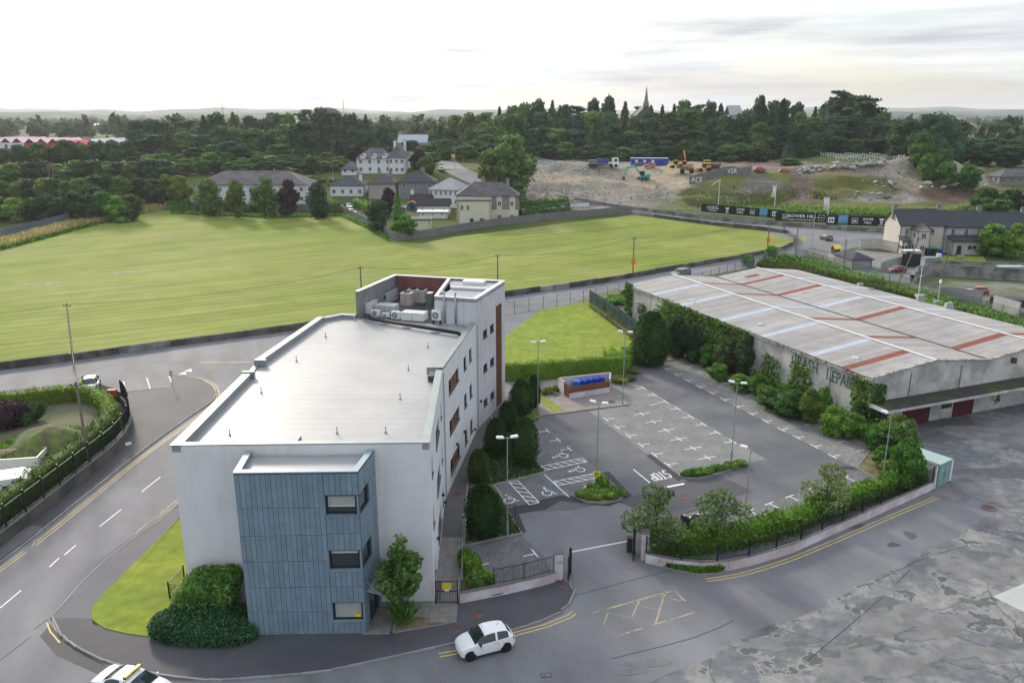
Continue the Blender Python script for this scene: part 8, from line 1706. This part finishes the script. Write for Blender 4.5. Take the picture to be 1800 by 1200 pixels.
q = G(1411,437); t = thing('warning_sign', 'yellow diamond road sign at the tip of the playing field', 'sign', q); MB().tube((0,0,0),(0,0,2.2),.05,n=6).build('post', galv, t); MB().cbox((0,-.06,2.3),(1.0,.04,1.0),M=Matrix.Rotation(R(45),4,'Y')).build('sign_plate', mat('sign_yellow', (0,0,0)), t)
q = S(800,272) if False else G(797,287); t = thing('warning_sign', 'yellow square sign at the top end of the site', 'sign', q); MB().tube((0,0,0),(0,0,2.6),.06,n=6).build('post', galv, t); MB().cbox((0,-.06,2.9),(1.5,.05,1.4)).build('sign_plate', mat('sign_orange_yellow', (.75,.45,.02), .5, 0), t)
# ================================================================== woods: every nearer tree is a tree of its own
wt = {'broad': [proto('broad', s, 14, 11, 2300, .50, F_DARK, 'broadleaf_tree') for s in (41, 42, 43, 44)], 'spire': [proto('spire', s, 18, 8, 3200, .50, F_CONI, 'conifer_tree') for s in (51, 52, 53)],
      'layered': [proto('layered', s, 20, 13, 2600, .45, F_CONI, 'cedar_tree') for s in (61, 62)], 'shaggy': [proto('shaggy', s, 16, 14, 3800, .50, F_CONI, 'cypress_tree') for s in (71, 72)], 'bare': [proto('bare', s, 14, 9, 0, 0, None, 'bare_tree') for s in (81, 82)]}
nT = [0]
KN = {'broad':'broadleaf tree','spire':'pointed conifer','layered':'layered cedar','shaggy':'shaggy cypress','bare':'leafless pale tree'}
CW = {F_DARK.name:'dark green',F_CONI.name:'blackish green',F_MID.name:'mid green',F_LIGHT.name:'light green',F_OLIVE.name:'olive',F_YEL.name:'yellow green',F_PURP.name:'copper purple',F_LAUREL.name:'glossy green'}
def tree_at(px, top, dist, wpx, kind, m, where, group, label=None):
    g = hgt(0, dist); p = D(px, top, dist); H_ = p.z-g
    if H_ < 2: return
    w_ = wpx/1400*dist*1.10; nT[0] += 1; k = wt[kind][nT[0] % len(wt[kind])]
    z0 = sz(p.x, dist)-.3 if SX[0] < p.x < SX[-1] and SY[0] < dist < SY[-1] else g
    place_tree(k, (p.x, dist, z0), H_, w_, label or f'{CW[m.name]} {KN[kind]} {where}', group, m)
def skyl(tab, px): return float(np.interp(px, [a for a, b in tab], [b for a, b in tab]))
SKR = [(740,243),(770,224),(800,200),(830,203),(860,192),(890,180),(920,186),(945,174),(965,178),(985,182),(1005,177),(1030,184),(1050,172),(1072,170),(1100,180),(1125,186),(1160,178),(1190,185),(1215,176),(1240,180),(1270,180),(1292,196),(1312,192),(1335,172),(1370,176),(1395,176),(1410,182),(1440,186),(1480,166),(1505,172),(1530,178),(1560,200),(1575,215)]
r_ = random.Random(11)
def row(tab, x0, x1, step, dist, dy, wpx, kinds, mats, where, group, jit=5):
    px = x0
    while px < x1:
        t_ = skyl(tab, px)+dy+r_.uniform(-jit*.6, jit); k = r_.choice(kinds); d_ = dist*(1+r_.uniform(-.015, .015)); w_ = wpx*r_.uniform(.8, 1.3)*(.82 if k == 'spire' else 1.0)
        tree_at(px, t_, d_, w_, k, r_.choice(mats), where, group); px += step*r_.uniform(.75, 1.25)
wR = 'behind the building site'
row(SKR, 775, 1565, 24, 425, 0, 42, ['broad','broad','broad','layered','spire'], [F_CONI,F_DARK,F_MID,F_CONI,F_MID,F_OLIVE], wR+', back row', 'trees of the wooded hill')
row(SKR, 790, 1560, 27, 392, 18, 46, ['broad','broad','spire','shaggy'], [F_DARK,F_CONI,F_MID,F_DARK,F_LIGHT], wR+', middle row', 'trees of the wooded hill')
row(SKR, 770, 1560, 30, 368, 46, 50, ['broad','broad','spire','broad'], [F_DARK,F_MID,F_CONI,F_CONI], wR+', front row', 'trees of the wooded hill')
row([(780,250),(1560,250)], 785, 1570, 34, 352, 0, 46, ['broad'], [F_DARK,F_MID,F_CONI], 'at the front foot of the wooded hill', 'trees of the wooded hill', 8)
for a in [(1520,166,372,70,'layered',F_CONI,'tall flat topped cedar at the right end of the wooded hill'),(1482,157,380,46,'layered',F_CONI,'tall thin layered cedar beside the leafless tree'),(1455,156,385,30,'bare',F_DARK,'leafless pale tree standing above the wood at the right'),(1340,168,380,60,'spire',F_CONI,'tall dark conifer group peak right of the slate roof'),(1378,174,376,56,'spire',F_CONI,'dark pointed conifer right of the highest conifer group'),(1175,196,368,34,'layered',F_OLIVE,'ivy trunked pine in the middle of the wood front'),(1212,190,366,56,'layered',F_MID,'light layered larch just right of the ivy trunked pine'),(1412,221,346,44,'broad',F_DARK,'neat egg shaped dark tree left of the burial plot'),(1390,236,344,30,'spire',F_CONI,'bluish small conifer left of the egg shaped tree'),(1118,208,380,40,'broad',F_DARK,'dark tree hiding the left foot of the chapel'),(1146,209,378,44,'broad',F_CONI,'dark tree hiding the chapel nave'),(1172,204,382,36,'spire',F_DARK,'dark conifer just right of the chapel'),(1275,203,385,44,'broad',F_DARK,'dark tree hiding the left foot of the slate roofed building'),(1302,202,384,44,'broad',F_CONI,'dark tree hiding the right foot of the slate roofed building'),(900,203,350,66,'broad',F_MID,'pale topped broadleaf tree rising behind the big roadside tree'),
          (893,236,262,92,'broad',F_MID,'big round roadside tree with yellowish top beside the cream house'),(873,262,260,58,'broad',F_OLIVE,'left lobe of foliage tree under the big roadside tree'),(1230,250,344,42,'broad',F_MID,'round bush tree left behind the orange excavator'),(1280,254,343,48,'broad',F_MID,'wide round bush tree in front of the wood centre'),(1310,256,343,40,'broad',F_MID,'round bush tree second from right before the wood'),(1337,258,343,34,'broad',F_DARK,'small round bush tree right before the wood'),(1388,277,320,44,'broad',F_MID,'clipped round shrub tree left of the burial plot fence'),
          (1652,188,322,102,'shaggy',F_CONI,'huge shaggy dark cypress standing free at the right'),(1598,208,332,70,'broad',F_DARK,'dark round tree left of the huge shaggy cypress'),(1625,245,292,44,'broad',F_LIGHT,'light green tree at the foot of the huge cypress'),(1660,264,285,42,'broad',F_MID,'mid green tree at the right foot of the huge cypress'),(1695,240,330,66,'broad',F_DARK,'dark tree right of the huge cypress'),(1738,250,318,60,'broad',F_DARK,'dark tree near the right bungalow, left one'),(1785,256,312,64,'broad',F_DARK,'dark tree near the right bungalow, right one'),
          (1630,280,280,34,'broad',F_LAUREL,'bright bush below the light green tree'),(1664,292,276,46,'broad',F_LAUREL,'bright wide bush right of the gravel heap'),(1706,292,272,46,'broad',F_LAUREL,'bright bush before the right bungalow'),(1740,330,232,52,'broad',F_MID,'bush on the slope below the right bungalow'),(1785,335,228,60,'broad',F_DARK,'dark bush on the slope at the right edge'),(1700,362,222,60,'broad',F_MID,'bush behind the terrace roofs, left one'),(1760,350,222,62,'broad',F_MID,'bush behind the terrace roofs, right one'),
          (1748,394,182,56,'broad',F_LAUREL,'big round garden tree in front of the terrace'),(1793,394,180,44,'broad',F_LAUREL,'big round garden tree cut by the right edge'),(1688,483,163,34,'broad',F_MID,'round bush before the lower stone wall'),(1720,487,162,22,'broad',F_LAUREL,'small bright bush before the lower stone wall'),
          (665,352,214,46,'broad',F_DARK,'dark round tree at the lane wall left of the cream yard building'),(712,377,203,44,'broad',F_LAUREL,'round green bush at the corner of the concrete wall'),(682,330,243,26,'broad',F_PURP,'dark purple tree in front of the pinkish semi'),(698,334,232,22,'spire',F_LAUREL,'small green conifer beside the blue shed'),(750,275,292,34,'broad',F_LIGHT,'light green tree at the top of the hill road'),(735,262,305,30,'broad',F_PURP,'dark purple tree behind the white house'),
          (312,309,254,42,'broad',F_YEL,'yellow green tree at the left end of the apartment block'),(362,316,241,52,'broad',F_MID,'green tree before the left part of the apartment block'),(412,318,238,42,'broad',F_YEL,'yellow green tree before the middle of the apartment block'),(463,312,238,46,'broad',F_MID,'green tree before the right part of the apartment block'),(505,316,238,36,'broad',F_PURP,'copper purple tree before the right end of the apartment block'),(555,322,236,44,'broad',F_DARK,'dark green tree right of the apartment block'),(1005,283,330,20,'broad',F_OLIVE,'small olive bush behind the mesh fence of the site'),(960,284,328,30,'broad',F_MID,'small bushes behind the mesh fence of the site'),
          (78,258,262,40,'bare',F_DARK,'leafless grey tree above the left wood'),(165,328,246,44,'broad',F_DARK,'dark round tree just behind the steel fence'),(90,346,236,24,'broad',F_YEL,'bright yellow green shrub tree behind the steel fence'),(173,285,270,30,'spire',F_MID,'green pointed tree in the left wood'),(910,367,240,28,'broad',F_DARK,'dark bush right of the cream house'),(935,362,244,24,'broad',F_MID,'bush between the cream house and the clipped hedges')]: tree_at(a[0], a[1], a[2], a[3], a[4], a[5], '', 'single trees and bushes', a[6])
SKL = [(-30,262),(60,250),(120,262),(200,245),(240,212),(280,208),(330,210),(370,200),(405,194),(430,204),(470,208),(500,196),(545,190),(600,192),(640,199),(662,214),(690,238)]
wL = 'behind the apartment block'
row(SKL, 240, 690, 25, 420, 0, 42, ['broad','spire','layered','broad'], [F_CONI,F_DARK,F_MID,F_DARK], wL+', back row', 'trees of the left wood')
row(SKL, 235, 690, 28, 372, 24, 50, ['broad','broad','spire','shaggy'], [F_DARK,F_CONI,F_MID,F_DARK], wL+', middle row', 'trees of the left wood')
row(SKL, 225, 690, 32, 335, 56, 50, ['broad','broad','spire'], [F_DARK,F_CONI,F_DARK,F_MID,F_PURP], wL+', front row', 'trees of the left wood')
row([(240,282),(700,280)], 235, 600, 24, 300, 0, 31, ['broad'], [F_MID,F_LIGHT,F_LAUREL,F_DARK], 'in the scrub just behind the apartment block', 'scrub trees behind the apartments', 8)
row([(-40,254),(240,248)], -30, 235, 24, 335, 0, 40, ['broad','broad','shaggy'], [F_DARK,F_MID,F_DARK], 'at the far left, back row', 'trees at the far left', 8)
row([(-40,290),(240,282)], -30, 300, 25, 290, 0, 42, ['broad'], [F_DARK,F_MID,F_LAUREL,F_OLIVE,F_CONI], 'at the far left, second row', 'trees at the far left', 8)
row([(-40,318),(290,308)], -30, 290, 26, 258, 0, 42, ['broad'], [F_MID,F_DARK,F_MID,F_LIGHT], 'at the far left, third row', 'trees at the far left', 8)
row([(-40,348),(270,334)], -30, 250, 29, 232, 0, 42, ['broad'], [F_MID,F_LAUREL,F_OLIVE,F_DARK], 'at the far left, behind the steel fence', 'trees at the far left', 8)
row([(1560,262),(1850,270)], 1590, 1850, 38, 400, -22, 56, ['broad'], [F_DARK,F_MID,F_LIGHT], 'at the far right behind the bungalow', 'trees at the far right', 8)
row([(230,270),(700,268)], 232, 600, 25, 322, 0, 32, ['broad'], [F_MID,F_LAUREL,F_DARK,F_LIGHT], 'in the far scrub behind the apartment block', 'scrub trees behind the apartments', 8)
row([(650,250),(775,246)], 655, 775, 22, 425, 0, 36, ['broad'], [F_MID,F_LIGHT,F_DARK], 'at the pale modern building', 'trees beyond the hill road', 8)
row([(540,312),(720,300)], 545, 640, 26, 285, 0, 40, ['broad'], [F_MID,F_LAUREL,F_OLIVE,F_DARK], 'around the white bungalow', 'trees around the houses', 8)
row([(640,290),(760,272)], 560, 760, 26, 325, 0, 44, ['broad','broad','spire'], [F_MID,F_LIGHT,F_DARK], 'behind the white houses', 'trees behind the houses', 8)
row([(560,238),(770,236)], 600, 780, 24, 470, 0, 34, ['broad'], [F_MID,F_LIGHT,F_DARK], 'beyond the hill road', 'trees beyond the hill road', 6)
for q in [x for x in (wt['broad']+wt['spire']+wt['layered']+wt['shaggy']+wt['bare']) if x.name not in USED]: [bpy.data.objects.remove(c) for c in list(q.children)]; bpy.data.objects.remove(q)
# far woodland that reads as one mass
def far_woods():
    r = np.random.default_rng(21); P_ = []; Q = []
    from mathutils import noise
    for d_ in (460,500,545,600,660,730,810,900,1000,1120,1270,1450,1680,1950,2300,2750,3300):
        w_ = 1.42*d_; n = int(w_/(7.5+d_*.010)); s = 5.2+d_*.0038
        for i in range(n):
            x = -w_/2+w_*(i+r.random())/n; y = d_*(1+r.uniform(-.05,.05))
            if noise.noise((x*.004, y*.004, 1.0)) < -.16 or (d_ < 520 and -70 < x < 190) or (d_ < 620 and x < -110*d_/450): continue
            h = s*r.uniform(.8,1.9)*(1.25 if d_ < 700 else .85 if d_ < 1200 else .5); k = 42 if d_ < 900 else 18
            dd = r.normal(size=(k,3)); dd /= np.linalg.norm(dd,axis=1)[:,None]; dd[:,2] = np.abs(dd[:,2])
            P_.append(np.array([x, y, hgt(x, y)])+dd*np.array([s*.8, s*.8, h])*(.8+.3*r.random((k,1)))); Q.append(np.full(k, s))
    p = np.vstack(P_); sc = np.concatenate(Q); v = leaf_verts(p, 1.0, r, asp=.8); c = np.repeat(p, 4, 0); v = c+(v-c)*np.repeat(sc, 4)[:,None]*.42
    stuff(put('far_woodland', np_mesh('far_woodland', v, len(v)//4, mk('foliage_far', (.060,.098,.036), .5, .4))))
far_woods()
# ---- far buildings and landmarks
def far_shed(px0, px1, py, dist, h, m, label, dep=30, roofm=None, nb=1):
    a, b = D(px0, py, dist), D(px1, py, dist); t = thing('far_building', label, 'building', (a.x, dist, a.z-h)); w_ = b.x-a.x
    MB().box(0,0,-8,w_,dep,h*.7).build('wall', m, t)
    for k in range(nb): m_ = roof_mesh(w_/nb-.6, dep, h*.7+.01, h*.5, 'gable' if nb == 1 else 'gable_front', .2); m_.v = [(x+w_/nb*k, y, z) for x, y, z in m_.v]; m_.build('roof', roofm or m, t)
    for k in range(int(max(2, min(8, w_/6)))): x_ = w_*(k+.5)/max(2, min(8, w_/6)); MB().box(x_-.7,-.1,h*.2,x_+.7,-.02,h*.5).build('window', glass, t)
redm = mat('bright_red_roof', (.62,.03,.07), .6, .1, .05); pinkr = mat('pale_pink_roof', (.66,.45,.50), .6, .05, .05)
for px0, px1, py, m_, rm_, n, lb in [(-20,40,242,white_w,pinkr,3,'far red and white sheds, leftmost block at the left edge'),(42,104,243,mat('deep_red_wall', (.45,.02,.05), .7, .1),pinkr,3,'far red and white sheds, second block from the left'),(108,150,247,white_w,redm,2,'far red roofed sheds, third block from the left'),(152,184,244,mat('deep_red_wall', (0,0,0)),white_w,2,'far red sheds with white roof, fourth block behind the left wood'),(243,252,246,redm,redm,1,'small far orange red gable between the left trees')]: far_shed(px0, px1, py+4, 445, 5, m_, lb, 28, rm_, n)
far_shed(90,180,219,1250,9,white_w,'long low white far building near the horizon at the left',40); far_shed(463,497,240,430,11,white_w,'white flat stepped building between the left wood trees',14)
far_shed(698,752,243,440,8,mat('pale_blue_grey_roof', (.30,.36,.42), .5, .05),'pale modern building with blue grey roof at the end of the hill road',16); far_shed(1284,1308,192,402,9,slate_p,'pale slate roofed building rising between the wood conifers',12,slate_p)
far_shed(1742,1765,254,560,8,white_w,'small white houses among the trees at the far right, left pair',14,slate_g); far_shed(1776,1812,258,540,8,white_w,'small white houses among the trees at the far right, right pair',14,slate_g); far_shed(668,690,226,900,9,white_w,'far pale roofs beyond the left wood',20)
for px in (575,): a = D(px,190,520); t = thing('far_dome', 'low grey domed roof behind the left wood', 'dome', a-Vector((0,0,5))); MB().ell((0,0,0),(9,9,5.5),16,8).build('dome', slate_g, t, True); MB().tube((0,0,-14),(0,0,0),8.6,8.6,16).build('drum', grey_w, t)
# chapel with its spire
d_ = 400; b = D(1138,150,d_); g = hgt(0,d_); px2m = d_/1400*1.02
g = hgt(0, 400)
t = thing('chapel', 'grey stone chapel with a slender pale green spire above the wood', 'chapel', (b.x, d_, g)); H_ = b.z-g; st = mat('spire_copper', (.17,.23,.23), .6, .15, 1); ston = mat('chapel_stone', (.13,.12,.12), .95, .2, .5)
z1 = D(1138,186,d_).z-g; MB().cbox((0,1.6,z1/2),(2.6,2.6,z1)).build('tower', ston, t); MB().tube((0,1.6,z1),(0,1.6,H_),1.25,.04,8).build('spire', st, t)
for a, c_ in ((-1.1,.5),(1.1,.5),(-1.1,2.7),(1.1,2.7)): MB().tube((a,c_,z1),(a,c_,z1+2.2),.26,.03,6).build('pinnacle', st, t)
ez = D(1138,204,d_).z-g; m_ = roof_mesh(9.0, 16, ez, 4.6, 'gable_front', .3); m_.v = [(x-4.8, y, z) for x, y, z in m_.v]; m_.build('roof', mat('purple_slate', (.075,.06,.068), .7, .15, .6), t); MB().box(-4.8,.1,0,4.2,15.9,ez).build('nave', ston, t); MB().add([(-4.8,.1,ez),(4.2,.1,ez),(-.3,.1,ez+4.5)], [(0,1,2)]).build('gable', ston, t); MB().cbox((-.3,.06,ez-1.2),(1.6,.1,3.0)).build('window', glass, t)
for px, p1, d_, lb in [(388,158,900,'tall thin lattice mast on the left horizon'),(603,177,900,'short lattice mast on the horizon behind the left wood')]:
    b = D(px, p1, d_); t = thing('radio_mast', lb, 'mast', (b.x, d_, hgt(0,d_))); h = b.z-hgt(0,d_); [MB().tube((a,c_,0),(a*.3,c_*.3,h),.22,.14,4).build('leg', galv, t) for a, c_ in ((-1.2,-1),(1.2,-1),(0,1.3))]; [MB().tube((-1.2+.8*k/12,-1+.6*k/12,h*k/12),(1.2-.8*(k+1)/12,-1+.6*(k+1)/12,h*(k+1)/12),.10,n=4).build('brace', galv, t) for k in range(12)]
# ================================================================== labels: where several things look alike, add their order from the left
ONES = ['first','second','third','fourth','fifth','sixth','seventh','eighth','ninth','tenth','eleventh','twelfth']
def ordn(n): return ONES[n] if n < 12 else f'{n+1}th' if (n+1) % 100 in (11,12,13) or (n+1) % 10 not in (1,2,3) else f'{n+1}{ {1:"st",2:"nd",3:"rd"}[(n+1)%10] }'
from collections import defaultdict
by = defaultdict(list)
for o in scn.objects:
    if o.get('category') and o.get('label') and o.parent is None: by[o['label']].append(o)
for lb, os_ in by.items():
    if len(os_) > 1:
        os_.sort(key=lambda o: topx(o.location)[0])
        for i, o in enumerate(os_): o['label'] = f'{lb}, {ordn(i)} from left'
# ================================================================== air
hz_ = MB().box(-9900,-400,-3.5,9900,10300,132).build('haze'); hz_['kind'] = 'stuff'
hm_ = bpy.data.materials.new('haze'); hm_.use_nodes = True; t_ = hm_.node_tree; t_.nodes.remove(t_.nodes['Principled BSDF']); pv = t_.nodes.new('ShaderNodeVolumePrincipled'); pv.inputs['Color'].default_value = (.86,.90,.96,1); pv.inputs['Density'].default_value = .00010; pv.inputs['Anisotropy'].default_value = .35
t_.links.new(pv.outputs[0], t_.nodes['Material Output'].inputs['Volume']); hz_.data.materials.append(hm_)
